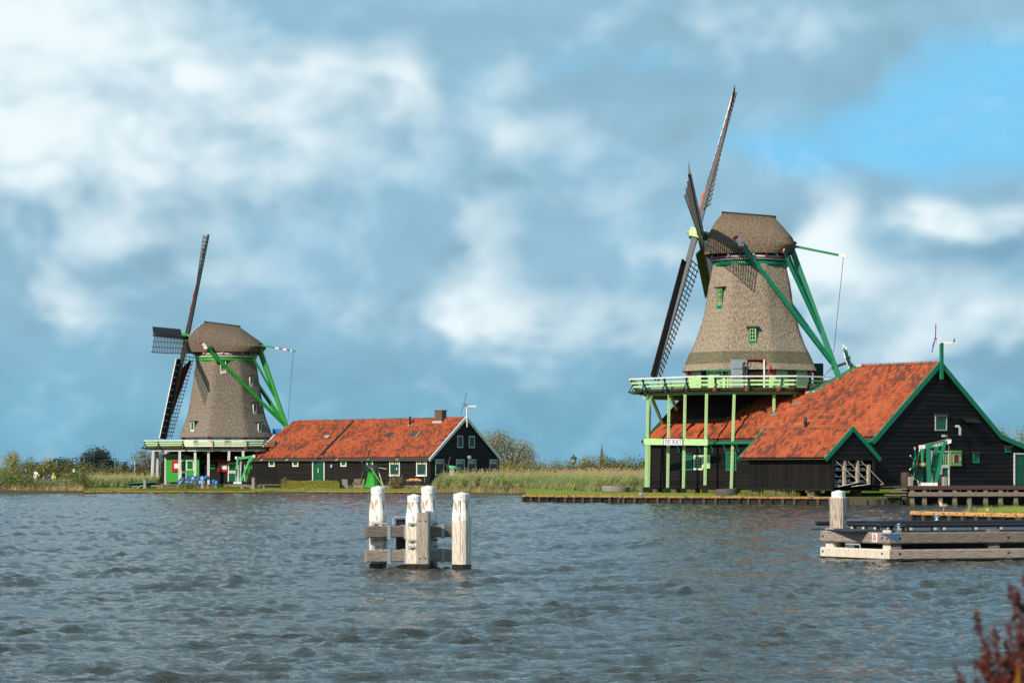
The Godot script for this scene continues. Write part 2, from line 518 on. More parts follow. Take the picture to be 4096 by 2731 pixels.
# pantiles on a roof plane: poly in (x, up the slope), face turns that plane into the building
func tiles(roof: Node, face: Transform3D, poly: PackedVector2Array, w: float, l: float, singles: int, near: Vector2, holes: Array = [], darker := 0.0) -> void:
	var lo := Vector2(1e9, 1e9)
	var hi := Vector2(-1e9, -1e9)
	for p in poly:
		lo = lo.min(p)
		hi = hi.max(p)
	var grow := Geometry2D.offset_polygon(poly, 0.09)[0]
	var at := []
	var i := 0
	var y := 0.0
	while y < hi.y:
		var x := lo.x
		while x < hi.x - w * 0.4:
			var c := Vector2(x + w * 0.5, y + l * 0.5)
			var ok := Geometry2D.is_point_in_polygon(c, grow)
			for h in holes:
				if Geometry2D.is_point_in_polygon(c, h): ok = false
			if ok: at.append(Vector2(x, y))
			x += w
		y += l
		i += 1
	at.sort_custom(func(p, q): return p.distance_squared_to(near) < q.distance_squared_to(near))
	var me := tile_mesh(w, l)
	var tones := tile_tones()
	var patch := FastNoiseLite.new()
	patch.seed = int(poly[0].x * 10) + 77
	patch.frequency = 0.35
	var mm := MultiMesh.new()
	mm.transform_format = MultiMesh.TRANSFORM_3D
	mm.use_colors = true
	mm.mesh = me
	var rest := maxi(0, at.size() - singles)
	mm.instance_count = rest
	for k in at.size():
		var p: Vector2 = at[k]
		var d := 0.7 * patch.get_noise_2d(p.x, p.y) + rng.randf_range(-0.46, 0.5) - darker
		var tone := 0
		if d < -0.42: tone = 4
		elif d < -0.2: tone = 3
		elif d < 0.0: tone = 1
		elif d < 0.2: tone = 0
		elif d < 0.42: tone = 5
		else: tone = 2
		var xf := Transform3D(Basis.from_euler(Vector3(rng.randf_range(-0.02, 0.02), 0, rng.randf_range(-0.015, 0.015))), Vector3(p.x, p.y, 0.03 + rng.randf_range(-0.006, 0.008)))
		if k < singles:
			put(roof, "tile", me, M["tile%d" % tone], face * xf)
		else:
			mm.set_instance_transform(k - singles, xf)
			var c: Color = tones[tone] * rng.randf_range(0.85, 1.12)
			mm.set_instance_color(k - singles, c)
	if rest:
		var o := MultiMeshInstance3D.new()
		o.name = "tiles"
		o.multimesh = mm
		o.material_override = M["tiles"]
		o.transform = face
		o.set_meta("kind", "stuff")
		roof.add_child(o, true)

func ridge_tiles(roof: Node, a: Vector3, b: Vector3, r: float, called: String, mats: Array, step := 0.36) -> void:
	var n := int(a.distance_to(b) / step)
	for k in n:
		var p := a.lerp(b, float(k) / n)
		var q := a.lerp(b, (k + 1.08) / n)
		tube1(roof, called, [p + Vector3(0, -0.01, 0), q + Vector3(0, 0.012, 0)], [r, r * 1.12], M[mats[rng.randi() % mats.size()]], 8)

func bricks(parent: Node, a: Vector3, b: Vector3, mats: Array, bl := 0.22, bh := 0.075, both := true) -> void:
	# a pier or wall of coursed bricks between two corners: front (+z) and, if both, right (+x) face
	box1(parent, "mortar", a + Vector3(0.015, 0, 0.015), b - Vector3(0.015, 0, 0.015), M["mortar"])
	var rows := int((b.y - a.y) / bh)
	for k in rows:
		var y := a.y + k * bh
		var x := a.x - (bl * 0.5 if k % 2 else 0.0)
		while x < b.x - 0.02:
			var x0 := maxf(x, a.x)
			var x1 := minf(x + bl - 0.012, b.x)
			if x1 - x0 > 0.03:
				box1(parent, "brick", Vector3(x0, y, b.z - 0.1), Vector3(x1, y + bh - 0.012, b.z + rng.randf_range(-0.002, 0.004)), M[mats[rng.randi() % mats.size()]])
			x += bl
		if both:
			var zz := b.z - 0.11
			while zz > a.z + 0.05:
				var z0 := maxf(zz - bl + 0.012, a.z)
				box1(parent, "brick", Vector3(b.x - 0.1, y, z0), Vector3(b.x + rng.randf_range(-0.002, 0.004), y + bh - 0.012, zz), M[mats[rng.randi() % mats.size()]])
				zz -= bl

# ------------------------------------------------------------------ plants
# leaves spread through the volume of the lobes [centre, radii]; wind leans them to the right
func crown_mesh(lobes: Array, count: int, size: float, cols: Array, seed_: int, narrow := 0.45, hollow := 0.55, lean := 0.35) -> ArrayMesh:
	var r := RandomNumberGenerator.new()
	r.seed = seed_
	var vol := 0.0
	var cum := []
	for l in lobes:
		vol += pow(l[1].x * l[1].y * l[1].z, 0.7)
		cum.append(vol)
	var m := MB.new()
	var clumps := maxi(8, count / 14)
	for k in clumps:
		var pick := r.randf() * vol
		var li := 0
		while cum[li] < pick: li += 1
		var l: Array = lobes[li]
		var d := Vector3(r.randfn(), r.randfn(), r.randfn()).normalized()
		var rad := lerpf(hollow, 1.0, pow(r.randf(), 0.6)) * (1.0 + 0.12 * r.randfn())
		var at: Vector3 = l[0] + d * l[1] * rad
		var tone: Color = cols[r.randi() % cols.size()] * r.randf_range(0.75, 1.2)
		for j in 14:
			var o := at + Vector3(r.randfn(), r.randfn() * 0.8, r.randfn()) * size * 1.5
			var nn := (d * 0.9 + Vector3(r.randfn(), r.randfn() + 0.4, r.randfn()) * 0.6).normalized()
			var u := Vector3(lean + r.randfn() * 0.5, r.randfn() * 0.5 + 0.25, r.randfn() * 0.5)
			u = (u - nn * u.dot(nn)).normalized()
			var w := nn.cross(u)
			var s := size * r.randf_range(0.6, 1.3)
			m.col = tone * r.randf_range(0.85, 1.15)
			var i := m.vert(o, nn)
			m.vert(o + u * s * 0.5 + w * s * narrow * 0.5, nn)
			m.vert(o + u * s, nn)
			m.vert(o + u * s * 0.5 - w * s * narrow * 0.5, nn)
			m.ix.append_array(PackedInt32Array([i, i + 1, i + 2, i, i + 2, i + 3]))
	return m.mesh()

func plant(called: String, label: String, category: String, at: Vector3, lobes: Array, count: int, size: float, cols: Array, group := "", trunk := 0.0, narrow := 0.45, hollow := 0.5, part_name := "crown") -> Node3D:
	var t := thing(called, label, category, at, 0.0, group)
	var o := put(t, part_name, crown_mesh(lobes, count, size, cols, int(absf(at.x * 13.0) + count), narrow, hollow), M["leaf"])
	o.set_meta("kind", "stuff")
	var m := MB.new()
	var r := RandomNumberGenerator.new()
	r.seed = count + int(absf(at.x))
	if trunk > 0.0:
		var top := Vector3.ZERO
		for l in lobes: top += l[0] / lobes.size()
		m.tube([Vector3.ZERO, top * 0.4 + Vector3(0.03, 0, 0), top], [trunk, trunk * 0.75, trunk * 0.3], 7)
		for l in lobes:
			m.tube([top * 0.35, (top * 0.4 + l[0] * 0.6) + Vector3(0, 0.05, 0), l[0] + Vector3(0, l[1].y * 0.5, 0)], [trunk * 0.5, trunk * 0.3, trunk * 0.08], 5)
		part(t, "trunk", m, M["bark"])
	else:
		for k in 7:
			var l: Array = lobes[r.randi() % lobes.size()]
			m.tube([Vector3(r.randf_range(-0.2, 0.2), 0, r.randf_range(-0.1, 0.1)), l[0] * 0.6, l[0] + Vector3(r.randfn(), r.randfn(), r.randfn()) * l[1] * 0.6], [0.03, 0.02, 0.006], 4)
		part(t, "stems", m, M["bark"])
	return t

# a leaning tuft of reeds or grass as one small mesh
func tuft_mesh(stems: int, high: float, spread: float, lean: float, wide: float, cols: Array, plume: Array, seed_: int) -> ArrayMesh:
	var r := RandomNumberGenerator.new()
	r.seed = seed_
	var m := MB.new()
	for k in stems:
		var o := Vector3(r.randfn() * spread, 0, r.randfn() * spread)
		var h := high * r.randf_range(0.65, 1.1)
		var ln := lean * r.randf_range(0.5, 1.5)
		var dir := Vector3(ln, 0, r.randfn() * 0.2)
		var face := r.randf() * TAU
		var w := Vector3(cos(face), 0, sin(face)) * wide
		var nn := Vector3(-sin(face), 0.5, cos(face)).normalized()
		if nn.z < 0: nn = Vector3(-nn.x, nn.y, -nn.z)
		m.col = cols[r.randi() % cols.size()] * r.randf_range(0.8, 1.2)
		var ids := []
		for s in 4:
			var t := s / 3.0
			var p := o + Vector3(0, h * t, 0) + dir * h * t * t
			var ww := w * (1.0 - t * 0.85)
			ids.append(m.vert(p - ww, nn))
			ids.append(m.vert(p + ww, nn))
		for s in 3:
			m.ix.append_array(PackedInt32Array([ids[s * 2], ids[s * 2 + 2], ids[s * 2 + 1], ids[s * 2 + 1], ids[s * 2 + 2], ids[s * 2 + 3]]))
		if plume.size():
			# long leaves blown to one side
			for j in 4:
				var t := r.randf_range(0.3, 0.95)
				var p := o + Vector3(0, h * t, 0) + dir * h * t * t
				var e := p + Vector3(r.randf_range(0.15, 0.5) * high * 0.5, r.randf_range(-0.06, 0.12) * high, r.randfn() * 0.08 * high)
				m.col = cols[r.randi() % cols.size()] * r.randf_range(0.75, 1.25)
				var up := Vector3(0, wide * 1.6, 0)
				var n2 := Vector3(r.randfn() * 0.3, 0.8, 0.7).normalized()
				var i := m.vert(p, n2)
				m.vert((p + e) * 0.5 + up, n2)
				m.vert(e, n2)
				m.vert((p + e) * 0.5 - up, n2)
				m.ix.append_array(PackedInt32Array([i, i + 1, i + 2, i, i + 2, i + 3]))
			if r.randf() < 0.35:
				m.col = plume[r.randi() % plume.size()]
				var p := o + Vector3(0, h, 0) + dir * h
				var e := p + Vector3(0.13 * high * 0.6, 0.03, 0)
				var i := m.vert(p, nn)
				m.vert((p + e) * 0.5 + Vector3(0, 0.03, 0), nn)
				m.vert(e + Vector3(0, -0.02, 0), nn)
				m.vert((p + e) * 0.5 - Vector3(0, 0.03, 0), nn)
				m.ix.append_array(PackedInt32Array([i, i + 1, i + 2, i, i + 2, i + 3]))
	m.face_normals()
	return m.mesh()

func scatter(called: String, label: String, category: String, me: Mesh, spots: Array, material: Material, smin: float, smax: float, tint := 0.15) -> void:
	var mm := MultiMesh.new()
	mm.transform_format = MultiMesh.TRANSFORM_3D
	mm.use_colors = true
	mm.mesh = me
	mm.instance_count = spots.size()
	for k in spots.size():
		var s := rng.randf_range(smin, smax)
		mm.set_instance_transform(k, Transform3D(Basis(Vector3.UP, rng.randf_range(-0.5, 0.5)).scaled(Vector3(s, s * rng.randf_range(0.85, 1.15), s)), spots[k]))
		var g := rng.randf_range(1.0 - tint, 1.0 + tint)
		mm.set_instance_color(k, Color(g * rng.randf_range(0.94, 1.1), g, g))
	var o := MultiMeshInstance3D.new()
	o.name = num(called)
	o.multimesh = mm
	o.material_override = material
	add_child(o, true)
	tag(o, label, category, "", "stuff")

# ------------------------------------------------------------------ bodies
# smooth union of tapered capsules [a, b, ra, rb, colour] meshed as surface nets
func body_mesh(bones: Array, cell: float, blend: float) -> MB:
	var lo := Vector3(1e9, 1e9, 1e9)
	var hi := -lo
	for b in bones:
		var r := maxf(b[2], b[3]) + blend + cell * 2.0
		lo = lo.min(b[0] - Vector3.ONE * r).min(b[1] - Vector3.ONE * r)
		hi = hi.max(b[0] + Vector3.ONE * r).max(b[1] + Vector3.ONE * r)
	var nn := Vector3i(((hi - lo) / cell).ceil()) + Vector3i.ONE
	var f := PackedFloat32Array()
	f.resize(nn.x * nn.y * nn.z)
	f.fill(1.0)
	var own := PackedInt32Array()
	own.resize(f.size())
	var best := PackedFloat32Array()
	best.resize(f.size())
	best.fill(1e9)
	for bi in bones.size():
		var b: Array = bones[bi]
		var r := maxf(b[2], b[3]) + blend + cell * 1.5
		var p0 := Vector3i(((b[0].min(b[1]) - Vector3.ONE * r - lo) / cell).floor()).clamp(Vector3i.ZERO, nn - Vector3i.ONE)
		var p1 := Vector3i(((b[0].max(b[1]) + Vector3.ONE * r - lo) / cell).ceil()).clamp(Vector3i.ZERO, nn - Vector3i.ONE)
		var ab: Vector3 = b[1] - b[0]
		var ll := maxf(ab.length_squared(), 1e-8)
		for z in range(p0.z, p1.z + 1):
			for y in range(p0.y, p1.y + 1):
				for x in range(p0.x, p1.x + 1):
					var p := lo + Vector3(x, y, z) * cell
					var t := clampf((p - b[0]).dot(ab) / ll, 0.0, 1.0)
					var d: float = p.distance_to(b[0] + ab * t) - lerpf(b[2], b[3], t)
					var i := x + nn.x * (y + nn.y * z)
					if d < best[i]:
						best[i] = d
						own[i] = bi
					var o := f[i]
					var h := clampf(0.5 + 0.5 * (o - d) / blend, 0.0, 1.0)
					f[i] = lerpf(o, d, h) - blend * h * (1.0 - h)
	var m := MB.new()
	var idx := {}
	for z in nn.z - 1:
		for y in nn.y - 1:
			for x in nn.x - 1:
				var i0 := x + nn.x * (y + nn.y * z)
				var s := Vector3.ZERO
				var cnt := 0
				var c := []
				for k in 8:
					c.append(f[i0 + (k & 1) + nn.x * (((k >> 1) & 1) + nn.y * (k >> 2))])
				for e in [[0, 1], [2, 3], [4, 5], [6, 7], [0, 2], [1, 3], [4, 6], [5, 7], [0, 4], [1, 5], [2, 6], [3, 7]]:
					var u: float = c[e[0]]
					var w: float = c[e[1]]
					if (u < 0) != (w < 0):
						var t := u / (u - w)
						var A := Vector3(e[0] & 1, (e[0] >> 1) & 1, e[0] >> 2)
						var B := Vector3(e[1] & 1, (e[1] >> 1) & 1, e[1] >> 2)
						s += A.lerp(B, t)
						cnt += 1
				if cnt:
					var g := Vector3(c[1] + c[3] + c[5] + c[7] - c[0] - c[2] - c[4] - c[6], c[2] + c[3] + c[6] + c[7] - c[0] - c[1] - c[4] - c[5], c[4] + c[5] + c[6] + c[7] - c[0] - c[1] - c[2] - c[3])
					m.col = bones[own[i0]][4]
					idx[i0] = m.vert(lo + (Vector3(x, y, z) + s / cnt) * cell, g.normalized())
	for z in range(1, nn.z - 1):
		for y in range(1, nn.y - 1):
			for x in range(1, nn.x - 1):
				var i0 := x + nn.x * (y + nn.y * z)
				var ins := f[i0] < 0
				for ax in 3:
					var st: int = [1, nn.x, nn.x * nn.y][ax]
					if ins == (f[i0 + st] < 0): continue
					var s1: int = [nn.x, nn.x * nn.y, 1][ax]
					var s2: int = [nn.x * nn.y, 1, nn.x][ax]
					var q := [i0 - s1 - s2, i0 - s2, i0, i0 - s1]
					var okq := true
					for k in q: okq = okq and idx.has(k)
					if not okq: continue
					var a: int = idx[q[0]]
					var b: int = idx[q[1]]
					var d: int = idx[q[2]]
					var e: int = idx[q[3]]
					if ins: m.ix.append_array(PackedInt32Array([a, d, b, a, e, d]))
					else: m.ix.append_array(PackedInt32Array([a, b, d, a, d, e]))
	return m

func fingers(bones: Array, wrist: Vector3, dir: Vector3, side: Vector3, skin: Color) -> void:
	# palm and five tapering fingers
	bones.append([wrist, wrist + dir * 0.08, 0.032, 0.036, skin])
	var up := dir.cross(side).normalized()
	for k in 4:
		var r := wrist + dir * 0.085 + side * (0.03 - 0.02 * k)
		bones.append([r, r + dir * [0.07, 0.08, 0.075, 0.055][k] + up * 0.03, 0.0095, 0.008, skin])
	bones.append([wrist + dir * 0.03 + side * 0.03, wrist + dir * 0.07 + side * 0.065, 0.012, 0.009, skin])

# ------------------------------------------------------------------ windmills
func apothem_at(prof: Array, h: float) -> float:
	for k in prof.size() - 1:
		if h <= prof[k + 1].y or k == prof.size() - 2:
			var t: float = clampf((h - prof[k].y) / (prof[k + 1].y - prof[k].y), 0, 1)
			var p0: float = prof[maxi(k - 1, 0)].x
			var p3: float = prof[mini(k + 2, prof.size() - 1)].x
			var a: float = prof[k].x
			var b: float = prof[k + 1].x
			return lerpf(a, b, t) * 0.6 + 0.4 * cubic_interpolate(a, b, p0, p3, t)
	return prof[-1].x

func oct_rows(prof: Array, h0: float, h1: float, steps: int, extra := 0.0, rough := 0.03, seed_ := 1) -> Array:
	var nz := FastNoiseLite.new()
	nz.seed = seed_
	nz.frequency = 0.9
	var rows := []
	for i in steps + 1:
		var h := lerpf(h0, h1, float(i) / steps)
		var ap := apothem_at(prof, h) + extra
		var row := []
		for j in 80:
			var t := -TAU * j / 80.0
			var dev := fposmod(t + PI / 8.0, PI / 4.0) - PI / 8.0
			var r := ap / cos(dev * 0.965)
			var p := Vector3(r * sin(t), h, r * cos(t))
			r += rough * nz.get_noise_3d(p.x, p.y * 0.5, p.z)
			row.append(Vector3(r * sin(t), h, r * cos(t)))
		row.reverse()
		rows.append(row)
	return rows

# outline of one level of the thatched cap in cap axes (x along the shaft towards the tail, z sideways)
func cap_level(q: float, c: Dictionary) -> Array:
	var sf: float = c.front[0] if q < 0.001 else 0.0
	var fr: Array = c.front
	var bk: Array = c.back
	var f := q * (fr.size() - 1)
	var k := mini(int(f), fr.size() - 2)
	sf = lerpf(fr[k], fr[k + 1], f - k)
	f = q * (bk.size() - 1)
	k = mini(int(f), bk.size() - 2)
	var sb: float = lerpf(bk[k], bk[k + 1], f - k)
	var w: float = c.width * pow(maxf(1.0 - pow(q, 1.55), 0.0), 0.72) + 0.10
	var row := []
	for j in 72:
		var t := TAU * j / 72.0
		var ct := cos(t)
		var st := sin(t)
		var e := 0.5 if ct < 0 else 0.72
		var x := signf(ct) * pow(absf(ct), e)
		var z := signf(st) * pow(absf(st), 0.62)
		var xx := lerpf((sf + sb) * 0.5, sb if ct > 0 else sf, absf(x))
		var hh: float = c.bottom + q * (c.ridge_front - c.bottom) - q * c.fall * (xx - c.front[-1])
		hh += c.get("sag", 0.0) * (1.0 - q) * (1.0 - q) * xx * xx / 9.0
		row.append(Vector3(xx, hh, z * w))
	return row

func windmill(c: Dictionary) -> Node3D:
	var mill := thing(c.name, c.label, "windmill", c.at)
	var az := deg_to_rad(12.2)
	var T := Vector3(cos(az), 0, sin(az))
	var S := Vector3(-sin(az), 0, cos(az))
	var capx := Transform3D(Basis(T, Vector3.UP, S), Vector3.ZERO)
	var prof: Array = c.prof
	var h0: float = prof[0].y
	var h1: float = prof[-1].y
	var ox := Transform3D(Basis(Vector3.UP, c.turn), Vector3.ZERO)
	# thatched body
	var b := MB.new()
	b.sheet(oct_rows(prof, h0, h1, 44, 0.0, 0.05, c.seed), true)
	var low := oct_rows(prof, h0, h0 + 0.001, 1, -0.28, 0.0, c.seed)
	b.sheet([low[0], oct_rows(prof, h0, h0 + 0.01, 1, 0.0, 0.05, c.seed)[0]], true)
	part(mill, "thatched_body", b, M[c.thatch], ox)
	if c.has("net"):
		var nb := MB.new()
		nb.sheet(oct_rows(prof, c.net[0], c.net[1], 12, 0.025, 0.05, c.seed), true)
		tag(part(mill, "green_net_band", nb, M["thatch_net"], ox), "weathered thatch under a green net")
	# boarded drum between the stage and the thatch
	var wall := MB.new()
	var wp := [Vector2(c.drum, c.deck - 0.1), Vector2(c.drum - 0.12, h0 + 0.25)]
	wall.sheet(oct_rows(wp, c.deck - 0.1, h0 + 0.25, 3, 0.0, 0.0), true)
	part(mill, "drum_wall", wall, M[c.drum_m], ox)
	for k in 8:
		var fx := Transform3D(Basis(Vector3.UP, k * PI / 4.0 + PI / 8.0 + c.turn), Vector3.ZERO)
		var rr: float = c.drum / cos(PI / 8.0)
		box1(mill, "corner_panel", Vector3(-0.16, h0 - 0.3, rr - 0.12), Vector3(0.16, h0 + 0.08, rr + 0.02), M["red"], fx)
		if k in [0, 2, 5, 7, 1, 3]:
			var fc := Transform3D(Basis(Vector3.UP, k * PI / 4.0 + c.turn), Vector3(0, 0, 0))
			if not (c.has("door_face") and k == 0):
				window(mill, fc * Transform3D(Basis(), Vector3(0, 0, c.drum - 0.06)), -0.3, c.deck + 0.15, 0.3, h0 - 0.05, 2, 3, c.trim_d, c.trim_d, 0.05)
	# collar under the cap
	var top: float = prof[-1].x
	for q in c.collar:
		var m := MB.new()
		m.lathe([Vector2(top + q[2] - 0.2, q[0]), Vector2(top + q[2], q[0]), Vector2(top + q[2] * q[3], q[1]), Vector2(top - 0.4, q[1])], 40)
		part(mill, q[4], m, M[q[5]])
	for k in 20:
		var t := TAU * k / 20.0
		box1(mill, "cap_bearer_block", Vector3(-0.07, c.cap.bottom - 0.17, top + 0.18), Vector3(0.07, c.cap.bottom - 0.04, top + 0.34), M["dark_red" if k % 2 else "offwhite"], Transform3D(Basis(Vector3.UP, t), Vector3.ZERO))
	# cap
	var rows := []
	for i in 27:
		rows.append(cap_level(pow(i / 26.0, 0.9), c.cap))
	for r in rows: r.reverse()
	var cm := MB.new()
	cm.sheet(rows, true)
	var und := []
	for p in rows[0]: und.append(Vector3(p.x * 0.5, p.y + 0.25, p.z * 0.5))
	cm.sheet([und, rows[0]], true)
	part(mill, "thatched_cap", cm, M[c.cap_m], capx)
	var rg := MB.new()
	var ra := Vector3(c.cap.front[-1] - 0.08, c.cap.ridge_front + 0.03, 0)
	var rb := Vector3(c.cap.back[-1] + 0.1, c.cap.ridge_front - c.cap.fall * (c.cap.back[-1] - c.cap.front[-1]) + 0.03, 0)
	for s in [-1, 1]:
		rg.beam(ra + Vector3(0, -0.13, 0.15 * s), rb + Vector3(0, -0.13, 0.15 * s), 0.04, 0.36, Vector3(0, 1, 0.75 * s).normalized())
	rg.beam(ra + Vector3(0, 0.02, 0), rb + Vector3(0, 0.02, 0), 0.12, 0.05)
	part(mill, "ridge_cover", rg, M["thatch_moss"], capx)
	if c.has("verge"):
		var e := MB.new()
		var n: int = 7
		for k in n:
			var q := 0.42 + 0.5 * k / n
			var lv := cap_level(q, c.cap)
			var best: Vector3 = lv[0]
			for p in lv:
				if p.x < best.x: best = p
			for s in [-1, 1]:
				e.box(Vector3(best.x - 0.02, best.y, s * absf(c.cap.width * 0.45 * (1.0 - q) + 0.1)), Vector3(0.06, 0.16, 0.3))
		part(mill, "stepped_verge_board", e, M["white"], capx)
	# little dormer at the tail
	var tb: float = c.cap.back[2]
	var dm := MB.new()
	dm.bx(Vector3(tb - 0.9, c.cap.bottom + 0.05, -0.55), Vector3(tb + 0.02, c.cap.bottom + 0.85, 0.55))
	part(mill, "tail_hatch", dm, M["dark_wood"], capx)
	var te := MB.new()
	te.prism([Vector3(tb - 1.0, c.cap.bottom + 1.15, 0.8), Vector3(tb + 0.28, c.cap.bottom + 0.86, 0.72), Vector3(tb + 0.2, c.cap.bottom + 0.76, 0.7), Vector3(tb - 1.0, c.cap.bottom + 0.9, 0.8)].duplicate(), Vector3(0, 0, 1.5))
	part(mill, "tail_eave", te, M[c.cap_m], capx)
	# sails
	var hub: Vector3 = -T * c.hub[0] + Vector3(0, c.hub[1], 0)
	var tau := deg_to_rad(13.1)
	var a := -T * cos(tau) + Vector3(0, sin(tau), 0)
	var up := T * sin(tau) + Vector3(0, cos(tau), 0)
	var shaft := MB.new()
	shaft.tube([hub - a * 2.4, hub + a * 0.1], 0.3, 10)
	part(mill, "wind_shaft", shaft, M["bottle"])
	var ph := MB.new()
	ph.box(hub + a * 0.12, Vector3(0.62, 0.62, 0.95), Basis(up, S, a).orthonormalized() * Basis(Vector3(0, 0, 1), c.theta))
	part(mill, "shaft_head", ph, M[c.head_m])
	var kn := MB.new()
	kn.tube([hub + a * 0.6, hub + a * 0.78], [0.16, 0.1], 8)
	part(mill, "shaft_knob", kn, M[c.knob_m])
	for k in 4:
		var g: float = c.theta + k * PI / 2.0
		var d := up * cos(g) + S * sin(g)
		var tr := S * cos(g) - up * sin(g)
		var o := hub + a * (0.2 if k % 2 == 0 else -0.14)
		var R: float = c.R
		var sm := MB.new()
		var w0 := 0.19
		var w1 := 0.085
		var rows2 := []
		for e in 2:
			var cc: Vector3 = o + d * (0.0 if e == 0 else R)
			var ww: float = w0 if e == 0 else w1
			rows2.append([cc - tr * ww - a * ww, cc + tr * ww - a * ww, cc + tr * ww + a * ww, cc - tr * ww + a * ww])
		for j in 4:
			sm.quad(rows2[0][j], rows2[0][(j + 1) % 4], rows2[1][(j + 1) % 4], rows2[1][j])
		sm.quad(rows2[1][0], rows2[1][1], rows2[1][2], rows2[1][3])
		var sail := part(mill, "sail", sm, M[c.stock_m])
		var W: float = c.sail_w
		var bd := func(r: float) -> Vector3:
			var w := deg_to_rad(lerpf(25.0, 3.0, clampf((r - 1.6) / (R - 1.6), 0, 1)))
			return tr * cos(w) - a * sin(w)
		var r := 1.75
		var nb := 0
		while r < R - 0.05:
			var e: Vector3 = bd.call(r)
			var p := o + d * r
			beam1(sail, "sail_bar", p - e * 0.1, p + e * (W + 0.08), 0.05, 0.06, M[c.bar_m], d)
			r += c.bar_step
			nb += 1
		for q in [0.36, 0.68, 1.0]:
			var pts := []
			for s in 13:
				var rr := lerpf(1.75, R - 0.1, s / 12.0)
				pts.append(o + d * rr + bd.call(rr) * W * q + a * 0.045)
			tube1(sail, "long_lath", pts, 0.026, M[c.lath_m], 4)
		# wind boards on the leading edge
		var nbd := 13
		for s in nbd:
			var r0 := lerpf(2.1, R, s / float(nbd))
			var r1 := lerpf(2.1, R, (s + 0.97) / float(nbd))
			var wa := deg_to_rad(27.0 - 8.0 * s / nbd)
			var ld := -tr * cos(wa) + a * sin(wa)
			var n2 := d.cross(ld).normalized()
			var m := MB.new()
			var cc: Vector3 = o + d * (r0 + r1) * 0.5 + ld * (0.12 + c.board_w * 0.5)
			m.box(cc, Vector3(r1 - r0, c.board_w, 0.028), Basis(d, ld, n2))
			m.box(cc + n2 * 0.03 - d * (r1 - r0) * 0.4, Vector3(0.05, c.board_w * 0.98, 0.04), Basis(d, ld, n2))
			part(sail, "wind_board", m, M["sail_black"])
		if k in c.white_edges:
			var wa := deg_to_rad(22.0)
			var ld := -tr * cos(wa) + a * sin(wa)
			beam1(sail, "edge_strip", o + d * 2.1 + ld * (0.15 + c.board_w), o + d * (R - 0.02) + ld * (0.15 + c.board_w), 0.05, 0.09, M["white"], a)
		# furled or set cloth
		for q in c.cloth:
			if q[0] != k: continue
			var pts := []
			var rad := []
			for s in 12:
				var t := s / 11.0
				var rr := lerpf(q[1], q[2], t)
				pts.append(o + d * rr + bd.call(rr) * (q[3] + 0.12 * sin(t * 9.0)) + a * 0.17)
				rad.append(q[4] * (0.75 + 0.35 * sin(t * 13.0 + k)) * (0.3 if s in [0, 11] else 1.0))
			tube1(sail, "furled_cloth", pts, rad, M[q[5]], 7)
		if c.has("spread") and k == c.spread[0]:
			var sp := MB.new()
			var rws := []
			for s in 15:
				var t := s / 14.0
				var rr := lerpf(c.spread[1], c.spread[2], t)
				var lo := lerpf(0.9, 0.12, clampf(t * 5.0, 0, 1))
				var hi := 1.15 * (1.0 - 0.6 * t) if t > 0.08 else 1.1
				var row := []
				for u in 5:
					var x := lerpf(lo, hi, u / 4.0) * W * 0.85
					row.append(o + d * rr + bd.call(rr) * x + a * (0.08 - 0.1 * sin(u / 4.0 * PI)))
				rws.append(row)
			sp.sheet(rws)
			part(sail, "set_cloth", sp, M["crimson_cloth"])
		# tip board and storm hook
		tube1(sail, "hook", [o + d * 4.0 + bd.call(4.0) * 0.1, o + d * 4.1 + bd.call(4.0) * 0.1 + a * 0.3 - tr * 0.35], 0.03, M["iron"], 4)
	# tail: beams through the cap, braces, pole
	var tt: Vector3 = capx * Vector3(c.tail_top[0], c.tail_top[1], 0)
	var tl: Vector3 = capx * Vector3(c.tail_low[0], c.tail_low[1], 0)
	beam1(mill, "tail_pole", tt + Vector3(0, 0.5, 0), tl, 0.34, 0.36, M[c.tail_m], T)
	for q in c.spreets:
		var A: Vector3 = capx * Vector3(q[0], q[1], -q[2])
		var B: Vector3 = capx * Vector3(q[0], q[1], q[2])
		var sp := MB.new()
		sp.beam(A.lerp(B, 0.04), B.lerp(A, 0.04), 0.34, 0.3)
		var beam_o := part(mill, "cross_beam", sp, M[c.tail_m])
		for e in [[A, B], [B, A]]:
			var dd: Vector3 = (e[0] - e[1]).normalized()
			beam1(beam_o, "white_end", e[0] - dd * 0.28, e[0], 0.32, 0.18, M["white"])
			beam1(beam_o, "red_end", e[0] - dd * 0.26 - Vector3(0, 0.17, 0), e[0] + dd * 0.02 - Vector3(0, 0.17, 0), 0.3, 0.14, M["red"])
		var j: Vector3 = tt.lerp(tl, q[3])
		for e in [A, B]:
			var dd: Vector3 = (e - j).normalized()
			var inn: Vector3 = (A + B) * 0.5
			var st: Vector3 = e + (inn - e).normalized() * 0.32
			var hd: Vector3 = st + (st - j).normalized() * q[5]
			var br := beam1(mill, "brace", hd - dd * q[5] * 0.75, j, q[4], q[4] * 1.1, M[c.tail_m])
			beam1(br, "white_end", hd, hd - dd * q[5] * 0.75, q[4] * 1.01, q[4] * 1.12, M["white"])
			beam1(br, "red_end", hd + dd * 0.16, hd, q[4] * 1.15, q[4] * 1.2, M["red"])
	# brake lever with its rope
	var v0: Vector3 = capx * Vector3(c.lever[0], c.lever[1], 0.15)
	var v1: Vector3 = capx * Vector3(c.lever[2], c.lever[3], 0.15)
